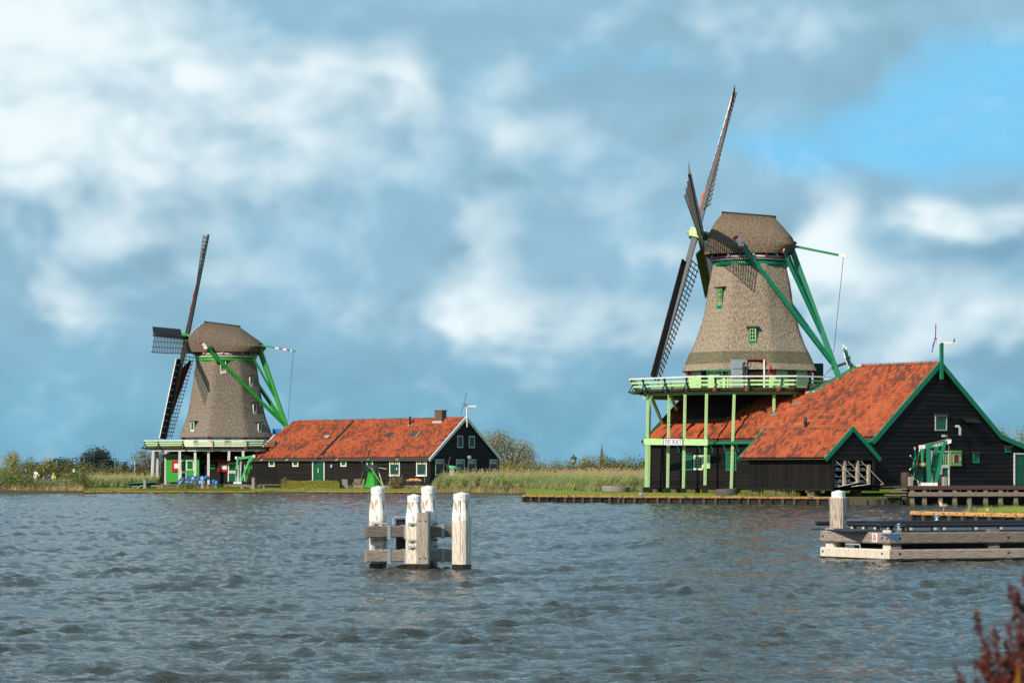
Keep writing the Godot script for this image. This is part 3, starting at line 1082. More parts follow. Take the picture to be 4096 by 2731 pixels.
	if c.lever_m == "stripes":
		var cols := ["grass_green2", "blue_paint", "white", "red", "blue_paint", "white", "red", "blue_paint", "white", "grass_green2"]
		var cut := [0.0, 0.36, 0.41, 0.52, 0.58, 0.64, 0.74, 0.8, 0.86, 0.9, 1.0]
		var lv := Node3D.new()
		lv.name = "brake_lever"
		mill.add_child(lv, true)
		for k in 10:
			beam1(lv, "painted_band", v0.lerp(v1, cut[k]), v0.lerp(v1, cut[k + 1]), 0.13, 0.15, M[cols[k]])
	else:
		var lv := beam1(mill, "brake_lever", v0, v0.lerp(v1, 0.86), 0.13, 0.15, M[c.lever_m])
		beam1(lv, "white_end", v0.lerp(v1, 0.86), v1, 0.17, 0.19, M["white"])
	var rp: Vector3 = v0.lerp(v1, 0.94)
	tube1(mill, "brake_rope", [rp, capx * Vector3(c.rope[0], c.rope[1], 0.1)], 0.018, M["rope_dark"], 4)
	return mill

# gallery round a mill: c.sides lists which of the eight sides are built
func stage(mill: Node3D, c: Dictionary) -> void:
	var dk: float = c.deck
	var ao: float = c.deck_a
	var d := MB.new()
	var k8 := cos(PI / 8.0)
	for k in 8:
		var t0 := k * PI / 4.0 - PI / 8.0
		var t1 := t0 + PI / 4.0
		var P := func(r: float, t: float, h: float) -> Vector3: return Vector3(r / k8 * sin(t), h, r / k8 * cos(t))
		d.quad(P.call(ao, t0, dk), P.call(ao, t1, dk), P.call(3.5, t1, dk), P.call(3.5, t0, dk))
		d.quad(P.call(3.5, t0, dk - 0.06), P.call(3.5, t1, dk - 0.06), P.call(ao, t1, dk - 0.06), P.call(ao, t0, dk - 0.06))
		d.quad(P.call(ao, t0, dk - 0.06), P.call(ao, t1, dk - 0.06), P.call(ao, t1, dk), P.call(ao, t0, dk))
	var st := part(mill, "stage", d, M["dark_wood"])
	st.rotation.y = c.turn
	for k in 8:
		var fx := Transform3D(Basis(Vector3.UP, k * PI / 4.0), Vector3.ZERO)
		var half := ao * tan(PI / 8.0)
		# edge board, joists with red ends
		box1(st, "edge_board", Vector3(-half, dk - 0.14, ao - 0.14), Vector3(half, dk - 0.062, ao - 0.08), M["plank_orange"], fx)
		box1(st, "edge_beam", Vector3(-half * 0.94, dk - 0.42, c.ring - 0.1), Vector3(half * 0.94, dk - 0.2, c.ring + 0.1), M[c.beam_m], fx)
		var n: int = c.posts
		for j in n:
			var x := lerpf(-half, half, (j + 0.5) / n) if c.mid else lerpf(-half, half, float(j) / n)
			var jo := box1(st, "joist", Vector3(x - 0.07, dk - 0.2, 3.6), Vector3(x + 0.07, dk - 0.062, ao - 0.02), M["dark_wood"], fx)
			box1(jo, "red_end", Vector3(x - 0.085, dk - 0.215, ao - 0.018), Vector3(x + 0.085, dk - 0.055, ao + 0.1), M["red"])
			var x1 := x + 0.16
			var A := Vector3(x1, dk - 0.12, ao + 0.02)
			var B := Vector3(x1 * c.rail_a / ao, c.rail_h - 0.05, c.rail_a - 0.02)
			var rp := MB.new()
			rp.beam(A, B, 0.11, 0.12, Vector3(0, 0, 1))
			rp.beam(Vector3(x1, dk - 0.1, ao + 0.5), A.lerp(B, 0.66), 0.06, 0.06, Vector3(1, 0, 0))
			rp.beam(Vector3(x1, dk - 0.12, ao - 0.1), Vector3(x1, dk - 0.12, ao + 0.58), 0.1, 0.1)
			part(st, "railing_post", rp, M["bottle"], fx)
		for q in [0.28, 0.62]:
			var z := lerpf(ao, c.rail_a, q) + 0.03
			var hf := z * tan(PI / 8.0) - 0.03
			var h := lerpf(dk, c.rail_h, q)
			box1(st, "rail", Vector3(-hf, h - 0.06, z - 0.02), Vector3(hf, h + 0.06, z + 0.02), M["lime"], fx)
		var hf2: float = c.rail_a * tan(PI / 8.0)
		box1(st, "top_rail", Vector3(-hf2, c.rail_h - 0.045, c.rail_a - 0.06), Vector3(hf2, c.rail_h + 0.045, c.rail_a + 0.06), M["white"], fx)
	var back := st.transform.affine_inverse()
	for p in c.legs:
		var A := Vector3(p[0], p[1], p[2])
		var B := Vector3(p[3], p[4], p[5])
		var lg := MB.new()
		lg.beam(A, B, c.leg_w, c.leg_w, Vector3(0.3, 0, 1).normalized())
		var o := part(st, "stage_post", lg, M[c.leg_m], back)
		if p.size() > 6 and p[6] > 0.0:
			var q := MB.new()
			q.box(A - Vector3(0, p[6] * 0.5, 0), Vector3(0.38, p[6], 0.38))
			part(o, "plinth", q, M["tarred"])
	for p in c.get("struts", []):
		beam1(st, "strut", back * Vector3(p[0], p[1], p[2]), back * Vector3(p[3], p[4], p[5]), 0.16, 0.16, M[c.leg_m])

func mill_window(mill: Node3D, prof: Array, side: float, x: float, h0: float, h1: float, w: float, frame_m: String, sash_m: String) -> void:
	var ap := apothem_at(prof, h0 + 0.15) + 0.02
	var f := Transform3D(Basis(Vector3.UP, side), Vector3.ZERO) * Transform3D(Basis(), Vector3(x, 0, ap))
	var back := MB.new()
	back.bx(Vector3(-w * 0.5, h0, -0.9), Vector3(w * 0.5, h1, -0.1))
	var o := part(mill, "window_recess", back, M["dark_wood"], f)
	window(o, Transform3D(), -w * 0.5, h0 + 0.22, w * 0.5, h1, 2, 3, frame_m, sash_m, 0.06, "sash_window", "glass", -0.06)
	box1(o, "sill_board", Vector3(-w * 0.5, h0, -0.12), Vector3(w * 0.5, h0 + 0.21, 0.0), M[frame_m])
	box1(o, "thatch_hood", Vector3(-w * 0.5 - 0.16, h1 + 0.005, -1.0), Vector3(w * 0.5 + 0.16, h1 + 0.09, 0.06), M["thatch_moss"])

# ------------------------------------------------------------------ sky
func blob(a: float, e: float, l: Array) -> float:
	var s := 0.0
	for b in l:
		var x: float = (a - b[0]) / (b[2] * 1.25)
		var y: float = (e - b[1]) / (b[3] * 1.2)
		s += b[4] * exp(-1.1 * (x * x + y * y))
	return s

var cl_bright := []
var cl_dark := []
var cl_blue := []
var n1 := FastNoiseLite.new()
var n2 := FastNoiseLite.new()

func sky_at(d: Vector3) -> Color:
	var el := rad_to_deg(asin(clampf(d.y, -1, 1)))
	var az := rad_to_deg(atan2(d.x, -d.z))
	var e := maxf(el, 0.0)
	var q := Vector3(d.x * 9.0, d.y * 13.5, d.z * 9.0)
	var wx := n1.get_noise_3dv(q * 1.9 + Vector3(3, 7, 1))
	var wy := n1.get_noise_3dv(q * 1.9 + Vector3(13, 1, 5))
	var f0 := n1.get_noise_3dv(q * 0.9 + Vector3(wx, wy, wx) * 0.3)
	var f1 := n1.get_noise_3dv(q * 3.6 + Vector3(wx, wy, wx) * 0.6)
	var f2 := n2.get_noise_3dv(q * 7.0 + Vector3(wy, wx, wy) * 1.2)
	var inside := smoothstep(28.0, 15.0, absf(az)) * smoothstep(19.0, 12.0, el)
	# air
	var c := Color(0.178, 0.395, 0.54).lerp(Color(0.265, 0.465, 0.605), smoothstep(0.5, 4.5, e))
	c = c.lerp(Color(0.15, 0.34, 0.56), smoothstep(14.0, 60.0, e))
	var m := 0.5 + 0.55 * f1 + 0.35 * f2 + 0.25 * f0
	c *= lerpf(0.86, 1.13, clampf(m, 0.0, 1.0))
	# away from the named clouds the cover goes on with the same mix
	var bb := 0.26 + 0.8 * f0 + 0.3 * f1
	var dk := clampf(0.1 - 0.55 * f0 + 0.2 * f1, 0.0, 0.6)
	var bl := clampf(-0.25 - 1.3 * f0, 0.0, 1.0)
	if inside > 0.0:
		var a2 := az + wx * 0.7 + f1 * 0.5 + f2 * 0.22
		var e2 := el + wy * 0.35 + f1 * 0.22 + f2 * 0.16
		bb = lerpf(bb, blob(a2, e2, cl_bright), inside)
		dk = lerpf(dk, blob(a2, e2, cl_dark), inside)
		bl = lerpf(bl, blob(az + wx * 1.2 + f1 * 0.5, el + wy * 0.4 + f1 * 0.25, cl_blue), inside)
	c = c.lerp(Color(0.19, 0.54, 0.82).lerp(Color(0.06, 0.26, 0.62), smoothstep(12.0, 50.0, e)), smoothstep(0.05, 1.35, bl + f1 * 0.4 + f2 * 0.15))
	var dd := clampf(smoothstep(0.1, 0.8, dk + f2 * 0.22 + f1 * 0.1), 0, 1)
	c = c.lerp(Color(0.168, 0.34, 0.485), dd * 0.8)
	var edge := bb + f2 * 0.34 + f1 * 0.3
	c = c.lerp(Color(0.54, 0.69, 0.765), smoothstep(0.06, 0.78, edge) * 0.9)
	c = c.lerp(Color(0.78, 0.87, 0.905), smoothstep(0.55, 1.08, edge) * 0.92)
	if el < 0.0:
		c = c.lerp(Color(0.05, 0.075, 0.085), smoothstep(0.0, -3.0, el))
	return c

func make_sky() -> ImageTexture:
	n1.seed = 11
	n1.frequency = 0.55
	n1.fractal_octaves = 4
	n2.seed = 23
	n2.frequency = 0.62
	n2.fractal_octaves = 5
	# [azimuth, elevation, half width, half height, weight] in degrees
	cl_bright = [[-10.8, 9.4, 2.4, 1.6, 0.8], [-8.0, 9.6, 2.0, 1.0, 0.55], [-10.8, 7.0, 2.2, 1.4, 0.5], [-8.2, 6.8, 3.0, 1.6, 0.36], [-4.0, 8.75, 0.9, 0.5, 0.6], [-2.4, 8.5, 0.5, 0.7, 0.7], [-5.3, 7.9, 1.7, 0.55, 0.42], [-3.4, 7.9, 1.6, 0.8, 0.25], [-5.2, 6.7, 3.2, 1.0, 0.34], [-6.7, 8.5, 0.7, 0.3, 0.5],
		[0.4, 7.3, 1.1, 0.6, 0.5], [0.0, 8.6, 0.5, 0.4, 0.4], [-0.5, 5.0, 0.7, 1.0, 0.6], [-1.0, 3.7, 1.1, 0.8, 0.55], [0.3, 3.2, 1.3, 0.5, 0.45], [-9.8, 3.7, 0.75, 0.5, 0.85], [-8.0, 4.9, 1.7, 0.5, 0.45], [-3.0, 3.4, 0.8, 0.35, 0.4], [2.4, 3.3, 1.6, 0.55, 0.5], [3.6, 4.7, 0.6, 0.3, 0.6], [2.4, 5.9, 1.5, 0.5, 0.25], [4.6, 2.7, 1.2, 0.5, 0.35],
		[6.2, 4.7, 0.7, 0.8, 0.85], [6.9, 5.5, 0.55, 0.7, 0.7], [7.0, 4.2, 0.9, 0.6, 0.6], [8.9, 5.6, 0.7, 0.3, 0.8], [9.4, 5.05, 0.6, 0.35, 0.85], [10.6, 5.15, 0.5, 0.35, 0.8], [8.8, 4.0, 1.2, 0.5, 0.4], [9.2, 2.9, 1.9, 0.7, 0.5], [10.8, 3.3, 1.0, 0.5, 0.55], [7.4, 2.4, 1.8, 0.6, 0.4], [-5.6, 4.2, 1.2, 0.4, 0.3], [-0.2, 1.9, 2.0, 0.25, 0.25], [-5.6, 1.5, 2.0, 0.3, 0.12], [5.4, 9.6, 3.0, 0.6, 0.3], [3.0, 7.2, 1.4, 0.4, 0.2]]
	cl_dark = [[-0.1, 3.45, 0.5, 0.24, 1.0], [-9.0, 5.75, 2.6, 0.4, 0.62], [-6.4, 5.6, 1.6, 0.3, 0.3], [-9.8, 2.7, 2.4, 0.5, 0.2], [10.2, 4.45, 0.9, 0.32, 0.85], [8.6, 4.55, 0.6, 0.3, 0.45], [-1.2, 9.4, 1.2, 0.6, 0.36], [-5.9, 8.9, 0.6, 0.5, 0.3], [4.3, 8.3, 2.2, 0.55, 0.42], [1.4, 8.2, 1.0, 0.5, 0.2], [-2.2, 4.6, 1.4, 0.7, 0.3], [1.3, 5.6, 1.0, 0.7, 0.3], [4.6, 3.9, 1.2, 0.5, 0.3], [8.4, 3.3, 0.8, 0.25, 0.3]]
	cl_blue = [[10.2, 7.4, 2.2, 1.2, 1.25], [8.0, 7.3, 1.8, 0.5, 0.85], [5.4, 7.05, 1.6, 0.35, 0.7], [2.1, 8.7, 1.6, 0.35, 0.6], [-8.6, 5.0, 0.9, 0.2, 0.62], [10.8, 8.8, 1.4, 0.6, 0.8], [6.6, 6.5, 1.6, 0.3, 0.3]]
	var W := 4096
	var H := 2048
	var small := Image.create_empty(W / 8, H / 8, false, Image.FORMAT_RGBF)
	for y in H / 8:
		var el := (0.5 - (y + 0.5) / (H / 8)) * PI
		for x in W / 8:
			var az := (x + 0.5) / (W / 8) * TAU
			small.set_pixel(x, y, sky_at(Vector3(sin(az) * cos(el), sin(el), -cos(az) * cos(el))))
	small.resize(W, H, Image.INTERPOLATE_CUBIC)
	# the part round the view in full detail: 30 degrees to either side (north is the left edge of the map)
	var n := int(W * 30.0 / 360.0)
	var y0 := int(H * (0.5 - 24.0 / 180.0))
	var y1 := int(H * (0.5 + 3.0 / 180.0))
	for y in range(y0, y1):
		var el := (0.5 - (y + 0.5) / H) * PI
		for x in range(-n, n):
			var az := (x + 0.5) / W * TAU
			small.set_pixel(posmod(x, W), y, sky_at(Vector3(sin(az) * cos(el), sin(el), -cos(az) * cos(el))))
	return ImageTexture.create_from_image(small)

# ------------------------------------------------------------------ water and land
func make_water() -> void:
	var fn := FastNoiseLite.new()
	fn.seed = 91
	fn.frequency = 0.016
	fn.fractal_octaves = 6
	fn.fractal_gain = 0.58
	fn.domain_warp_enabled = true
	fn.domain_warp_amplitude = 14.0
	fn.domain_warp_frequency = 0.02
	var t := NoiseTexture2D.new()
	t.width = 1024
	t.height = 1024
	t.seamless = true
	t.as_normal_map = true
	t.bump_strength = 14.0
	t.noise = fn
	var m := StandardMaterial3D.new()
	m.resource_name = "water"
	m.albedo_color = lin(0.026, 0.026, 0.015)
	m.roughness = 0.06
	m.metallic_specular = 0.42
	m.normal_enabled = true
	m.normal_texture = t
	m.normal_scale = 1.25
	m.uv1_triplanar = true
	m.uv1_scale = Vector3(0.3, 0.3, 0.42)
	m.uv1_triplanar_sharpness = 1.0
	# a spread of sharp crested wavelets
	var r := RandomNumberGenerator.new()
	r.seed = 8
	var kx := PackedFloat32Array()
	var kz := PackedFloat32Array()
	var am := PackedFloat32Array()
	var ph := PackedFloat32Array()
	for q in [[3.1, 0.009], [2.2, 0.012], [1.6, 0.014], [1.3, 0.015], [1.05, 0.0145], [0.86, 0.0135], [0.72, 0.012], [0.6, 0.0105], [0.5, 0.009], [0.41, 0.0072], [0.34, 0.0055]]:
		var a := r.randf_range(-0.95, 0.75)
		var k: float = TAU / q[0]
		kx.append(sin(a) * k)
		kz.append(cos(a) * k)
		am.append(q[1])
		ph.append(r.randf() * TAU)
	var nw := kx.size()
	var cols := 481
	var v := PackedVector3Array()
	var d := 19.0
	var nr := 0
	while d < 262.0:
		var half := d * 0.225
		for j in cols:
			var x := lerpf(-half, half, j / (cols - 1.0))
			var p := n1.get_noise_2d(x * 0.42, d * 0.42) * 5.0
			var g := 0.85 + 1.1 * n2.get_noise_2d(x * 0.35 + 90.0, d * 0.2)
			var h := 0.0
			for w in nw:
				h += am[w] * (exp(sin(kx[w] * x - kz[w] * d + ph[w] + p * (1.0 + 0.1 * w))) - 1.27)
			h = h * g + 0.02 * n2.get_noise_2d(x * 3.0, d * 3.0)
			v.append(Vector3(x, h * 0.78 - 0.01, -d))
		nr += 1
		d *= 1.0036
	var n := PackedVector3Array()
	n.resize(v.size())
	var ix := PackedInt32Array()
	ix.resize((nr - 1) * (cols - 1) * 6)
	var o := 0
	for i in nr:
		for j in cols:
			var c := i * cols + j
			var a := v[c + (1 if j < cols - 1 else 0)] - v[c - (1 if j > 0 else 0)]
			var b := v[c + (cols if i < nr - 1 else 0)] - v[c - (cols if i > 0 else 0)]
			n[c] = a.cross(b).normalized()
			if i < nr - 1 and j < cols - 1:
				ix[o] = c
				ix[o + 1] = c + cols
				ix[o + 2] = c + 1
				ix[o + 3] = c + 1
				ix[o + 4] = c + cols
				ix[o + 5] = c + cols + 1
				o += 6
	var s := v.size()
	for q in [[-262.0, -900.0, -58.95], [-262.0, 58.95, 900.0]]:
		v.append_array(PackedVector3Array([Vector3(q[1], 0, 30), Vector3(q[2], 0, 30), Vector3(q[2], 0, q[0]), Vector3(q[1], 0, q[0])]))
	v.append_array(PackedVector3Array([Vector3(-58.95, 0, 30), Vector3(58.95, 0, 30), Vector3(58.95, 0, -19), Vector3(-58.95, 0, -19)]))
	# the calm triangles beside the fan of waves
	v.append_array(PackedVector3Array([Vector3(-58.95, 0, -19), Vector3(-4.275, 0, -19), Vector3(-58.95, 0, -262), Vector3(-58.95, 0, -262)]))
	v.append_array(PackedVector3Array([Vector3(4.275, 0, -19), Vector3(58.95, 0, -19), Vector3(58.95, 0, -262), Vector3(58.95, 0, -262)]))
	while s < v.size():
		for k in 4: n.append(Vector3.UP)
		ix.append_array(PackedInt32Array([s, s + 2, s + 1, s, s + 3, s + 2]))
		s += 4
	var arr := []
	arr.resize(Mesh.ARRAY_MAX)
	arr[Mesh.ARRAY_VERTEX] = v
	arr[Mesh.ARRAY_NORMAL] = n
	arr[Mesh.ARRAY_INDEX] = ix
	var me := ArrayMesh.new()
	me.add_surface_from_arrays(Mesh.PRIMITIVE_TRIANGLES, arr)
	tag(put(self, "water", me, m), "wind-ruffled grey-blue river with small choppy waves", "water", "", "structure")

# shore: points (x, z) with the height of the bank there, from left to right
var shore := [[-420.0, -226.0, 0.3], [-60.0, -224.0, 0.3], [-45.0, -220.6, 0.3], [-36.0, -219.6, 0.16], [-28.0, -219.4, 0.16], [-22.0, -219.3, 0.16], [-14.0, -216.8, 0.16], [-7.2, -213.4, 0.16], [-6.6, -212.2, 0.15], [-2.5, -209.0, 0.15], [1.0, -206.5, 0.12], [0.95, -200.0, 0.2],
	[0.85, -180.0, 0.3], [0.8, -163.3, 0.43], [6.8, -157.2, 0.43], [14.0, -153.5, 0.43], [20.0, -149.75, 0.43], [22.3, -149.4, 0.4], [23.2, -156.0, 0.5], [40.0, -168.0, 0.6], [120.0, -160.0, 0.6], [500.0, -150.0, 0.6]]

func make_land() -> void:
	var plan := PackedVector2Array()
	var hs := []
	var top := []
	var foot := []
	for s in shore:
		plan.append(Vector2(s[0], s[1]))
		hs.append(s[2])
		top.append(Vector3(s[0], s[2], s[1]))
		foot.append(Vector3(s[0], -1.2, s[1]))
	var bank := MB.new()
	bank.sheet([foot, top])
	tag(part(self, "bank_face", bank, M["mud"]), "muddy face of the bank at the waterline", "bank", "", "structure")
	for q in [[560.0, -300.0, 0.55], [-520.0, -300.0, 0.55]]:
		plan.append(Vector2(q[0], q[1]))
		hs.append(q[2])
	var b := MB.new()
	for k in plan.size(): b.vert(Vector3(plan[k].x, hs[k], plan[k].y), Vector3.UP)
	b.ix = Geometry2D.triangulate_polygon(plan)
	b.face_normals()
	for q in [[-300.0, 0.55, -520.0, 0.2], [-520.0, 0.2, -900.0, -1.2], [-900.0, -1.2, -6000.0, -1.6]]:
		b.quad(Vector3(q[0] * 2.0, q[1], q[0]), Vector3(-q[0] * 2.0, q[1], q[0]), Vector3(-q[2] * 2.0, q[3], q[2]), Vector3(q[2] * 2.0, q[3], q[2]))
	tag(part(self, "ground", b, M["lawn"]), "flat grassy polder land behind the river bank", "ground", "", "structure")
	# the bank the photographer stands on
	var k := MB.new()
	k.sheet([[Vector3(-60, 0.9, 6), Vector3(60, 0.9, 6)], [Vector3(-60, 0.75, -6), Vector3(60, 0.75, -6)], [Vector3(-60, 0.35, -11), Vector3(60, 0.35, -11)], [Vector3(-60, -0.8, -15), Vector3(60, -0.8, -15)]])
	tag(part(self, "near_bank", k, M["lawn"]), "grassy near bank below the picture", "ground", "", "structure")

# timber edge: capping beam in pieces, sheet piling and posts along the points
func quay(called: String, label: String, pts: Array, top: float, cap_h: float, cap_w: float, cap_m: String, step: float, post_w: float, group := "") -> Node3D:
	var t := thing(called, label, "quay", Vector3(pts[0][0], 0, pts[0][1]), 0.0, group)
	var o := Vector3(pts[0][0], 0, pts[0][1])
	for k in pts.size() - 1:
		var A := Vector3(pts[k][0], 0, pts[k][1]) - o
		var B := Vector3(pts[k + 1][0], 0, pts[k + 1][1]) - o
		var L := A.distance_to(B)
		var dir := (B - A).normalized()
		var nrm := dir.cross(Vector3.UP).normalized() * -1.0
		if nrm.z < 0: nrm = -nrm
		var n := maxi(1, int(L / 3.6))
		var fx := Transform3D(Basis(dir, Vector3.UP, dir.cross(Vector3.UP)), A)
		var sg := 1.0 if dir.cross(Vector3.UP).z > 0 else -1.0
		for j in n:
			var m := MB.new()
			var x0 := L * j / n
			var x1 := L * (j + 1.0) / n - 0.015
			m.cham(Vector3((x0 + x1) * 0.5, top - cap_h * 0.5 + rng.randf_range(-0.008, 0.008), sg * (cap_w * 0.5 - 0.18)), Vector3(x1 - x0, cap_h, cap_w), 0.03)
			part(t, "capping_beam", m, M[cap_m], fx)
		var np := int(L / step)
		for j in np + 1:
			var x := minf(L, j * step)
			var m := MB.new()
			m.cham(Vector3(x, (top - cap_h) * 0.5 - 0.3, sg * (cap_w * 0.5 - 0.04)), Vector3(post_w, top - cap_h + 0.6, 0.16), 0.02)
			part(t, "post", m, M["dark_woodv" if rng.randf() < 0.7 else "wet_wood"], fx)
		var ns := int(L / 0.22)
		var sh := MB.new()
		for j in ns:
			sh.box(Vector3((j + 0.5) * L / ns, (top - cap_h) * 0.5 - 0.3, sg * (0.06 + 0.012 * (j % 2))), Vector3(L / ns - 0.012, top - cap_h + 0.6, 0.05))
		var so := part(t, "sheet_piling", sh, M["wet_wood"], fx)
		so.set_meta("kind", "stuff")
	return t

# ------------------------------------------------------------------ the right bank: mill, barn, drying shed, wharf
const TURN_R := -0.907571
const TURN_L := -0.610865

func right_mill() -> void:
	var prof := [Vector2(4.37, 8.4), Vector2(4.08, 9.0), Vector2(3.8, 9.66), Vector2(3.56, 10.2), Vector2(3.26, 11.02), Vector2(3.06, 11.72), Vector2(2.9, 12.39), Vector2(2.77, 13.11), Vector2(2.61, 14.21), Vector2(2.37, 15.3)]
	var c := {"name": "windmill", "label": "large thatched windmill with teal trim on a tall lime green gallery, right of the river", "at": Vector3(15.57, 0, -170.9), "turn": deg_to_rad(-7.0), "seed": 5,
		"prof": prof, "thatch": "thatch", "cap_m": "thatch_cap", "net": [8.85, 9.6], "deck": 7.15, "drum": 4.0, "drum_m": "lime", "trim_d": "bottle", "door_face": true,
		"collar": [[15.22, 15.56, 0.12, 1.0, "green_collar", "teal"], [15.57, 15.84, 0.22, 1.0, "white_collar", "offwhite"], [15.66, 15.73, 0.235, 1.0, "red_line", "dark_red"], [15.84, 16.1, 0.05, 1.0, "curb_ring", "dark_wood"]],
		"cap": {"front": [-2.9, -2.78, -2.6, -2.25, -1.75], "back": [2.55, 3.02, 2.75, 2.2, 1.6], "width": 2.5, "bottom": 15.98, "ridge_front": 18.86, "fall": 0.107},
		"hub": [3.36, 17.44], "theta": deg_to_rad(-17.04), "R": 10.38, "head_m": "lime", "knob_m": "gold", "stock_m": "stock_grey", "sail_w": 1.45, "bar_m": "lath_dark", "lath_m": "lath", "bar_step": 0.345, "board_w": 0.6, "white_edges": [0],
		"cloth": [[2, 2.4, 8.6, -0.2, 0.06, "orange_cloth"], [0, 1.7, 3.3, -0.1, 0.13, "orange_cloth"]],
		"tail_top": [2.6, 16.3], "tail_low": [5.95, 7.6], "tail_m": "teal", "spreets": [[-0.13, 16.42, 3.6, 0.86, 0.24, 0.55], [2.3, 16.25, 1.75, 0.66, 0.17, 0.5]], "lever": [2.6, 16.62, 6.36, 15.8], "lever_m": "teal", "rope": [5.48, 9.6]}
	var mill := windmill(c)
	stage(mill, {"deck": 7.15, "deck_a": 7.25, "rail_a": 7.62, "rail_h": 7.84, "ring": 6.6, "posts": 3, "mid": true, "turn": c.turn, "beam_m": "lime_dark", "leg_m": "lime", "leg_w": 0.145,
		"legs": [[-6.97, 0.88, 3.3, -6.78, 6.78, 2.7, 0.34], [-6.76, 0.87, 2.3, -6.68, 6.78, 2.7, 0.34], [-5.62, 0.85, 4.0, -5.52, 6.78, 4.0, 0.32], [-4.7, 0.83, 5.4, -4.58, 6.78, 5.2, 0.31], [-3.43, 1.03, 6.7, -3.32, 6.78, 6.6, 0.5], [-1.79, 0.83, 6.9, -1.58, 6.78, 6.6, 0.3], [0.92, 5.5, 6.6, 0.92, 6.78, 6.6], [2.27, 6.2, 6.5, 2.24, 6.78, 6.5]],
		"struts": [[-6.6, 6.75, 2.7, -5.75, 5.0, 0.6], [-5.4, 6.75, 3.7, -4.86, 5.9, 1.2], [-7.0, 6.62, 2.2, -3.4, 6.6, -1.2]]})
	mill_window(mill, prof, c.turn, 0.3, 10.0, 11.1, 0.5, "teal", "lime")
	mill_window(mill, prof, c.turn - PI / 4.0, 0.22, 12.35, 13.75, 0.5, "teal", "lime")
	# doorway in the thatch
	var f := Transform3D(Basis(Vector3.UP, c.turn), Vector3.ZERO)
	var dr := box1(mill, "doorway", Vector3(0.0, 7.16, 3.0), Vector3(1.0, 8.98, 4.16), M["dark"], f)
	box1(dr, "door_jamb", Vector3(1.0, 7.16, 3.6), Vector3(1.1, 9.02, 4.4), M["white"])
	box1(dr, "door_lintel", Vector3(-0.06, 8.99, 3.6), Vector3(1.0, 9.07, 4.3), M["dark_red"])
	var leafb := MB.new()
	leafb.box(Vector3(-0.55, 8.08, 4.55), Vector3(1.05, 1.85, 0.06), Basis(Vector3.UP, 0.35))
	for k in 3: leafb.box(Vector3(-0.55, 7.45 + k * 0.6, 4.6), Vector3(0.8, 0.4, 0.04), Basis(Vector3.UP, 0.35))
	tag(part(dr, "door_leaf", leafb, M["galv"]), "pale blue door leaf standing open")
	var rd := MB.new()
	rd.tube([Vector3(1.2, 8.9, 4.3), Vector3(1.42, 8.62, 4.5), Vector3(1.32, 8.1, 4.6), Vector3(1.25, 7.6, 4.6)], 0.045, 5)
	part(dr, "red_door_edge", rd, M["red"])
	box1(mill, "porch_trim", Vector3(-2.6, 8.28, 4.1), Vector3(-0.7, 8.38, 4.45), M["teal"], f)
	for k in 5: box1(mill, "porch_post", Vector3(-2.6 + k * 0.46, 7.16, 4.36), Vector3(-2.53 + k * 0.46, 8.28, 4.42), M["teal"], f)
	# lower octagon of tarred boards standing through the barn roof
	var base := Node3D.new()
	base.name = "lower_octagon"
	mill.add_child(base, true)
	for k in 8:
		var fx := Transform3D(Basis(Vector3.UP, k * PI / 4.0 + c.turn), Vector3.ZERO) * Transform3D(Basis(), Vector3(0, 0, 4.0))
		box1(base, "wall", Vector3(-1.64, 2.0, -0.3), Vector3(1.64, 7.05, -0.02), M["dark"], fx)
		if k in [0, 7, 6, 1]:
			clad(base, fx, 4.6, 7.0, 10, func(_y): return [-1.65, 1.65], [])
			box1(base, "foot_board", Vector3(-1.7, 5.0, 0.05), Vector3(1.7, 5.3, 0.09), M["dark_wood"], fx)
	# side shutter at the far right of the drum
	box1(mill, "dark_shutter", Vector3(4.3, 7.2, -1.2), Vector3(4.95, 9.0, -1.05), M["bottle"])
	# capstan wheel on the tail pole
	var capx := Transform3D(Basis(Vector3(0.9774, 0, 0.2113), Vector3.UP, Vector3(-0.2113, 0, 0.9774)), Vector3.ZERO)
	var ax0: Vector3 = capx * Vector3(5.35, 8.6, 0)
	var ax1: Vector3 = capx * Vector3(6.5, 9.0, 0.1)
	var whl := tube1(mill, "capstan", [ax0, ax1], 0.09, M["lath_dark"], 8)
	var ad := (ax1 - ax0).normalized()
	var u := ad.cross(Vector3(0, 0, 1)).normalized()
	var w := ad.cross(u)
	for k in 10:
		var t := TAU * k / 10.0
		var dd := u * cos(t) + w * sin(t)
		var sp := beam1(whl, "spoke", ax1, ax1 + dd * 0.98, 0.07, 0.09, M["teal"], ad)
		beam1(sp, "white_grip", ax1 + dd * 0.98, ax1 + dd * 1.2, 0.075, 0.095, M["white"], ad)
	for q in [[0.62, "red"], [0.84, "white"]]:
		var ring := []
		for k in 25: ring.append(ax1 + (u * cos(TAU * k / 24.0) + w * sin(TAU * k / 24.0)) * q[0] - ad * 0.05)
		tube1(whl, "rim", ring, 0.04, M[q[1]], 5)
	tube1(mill, "tail_rope", [capx * Vector3(5.5, 8.75, 0.2), capx * Vector3(4.3, 7.3, 1.2)], 0.02, M["rope_dark"], 4)
	# name board on the posts
	var nb := thing("name_beam", "lime green beam across the gallery posts carrying the white name board", "sign", Vector3(15.57, 0, -170.9))
	var P := func(x: float, z: float, y: float) -> Vector3: return Vector3(x, y, z)
	beam1(nb, "beam", P.call(-7.1, 3.7, 3.8), P.call(-3.25, 7.0, 3.72), 0.12, 0.4, M["lime"])
	var dir := Vector3(3.85, -0.08, 3.3).normalized()
	var nrm := Vector3(-dir.z, 0, dir.x).normalized()
	var bs := Basis(dir, nrm.cross(dir) * -1.0 if nrm.cross(dir).y < 0 else nrm.cross(dir), nrm)
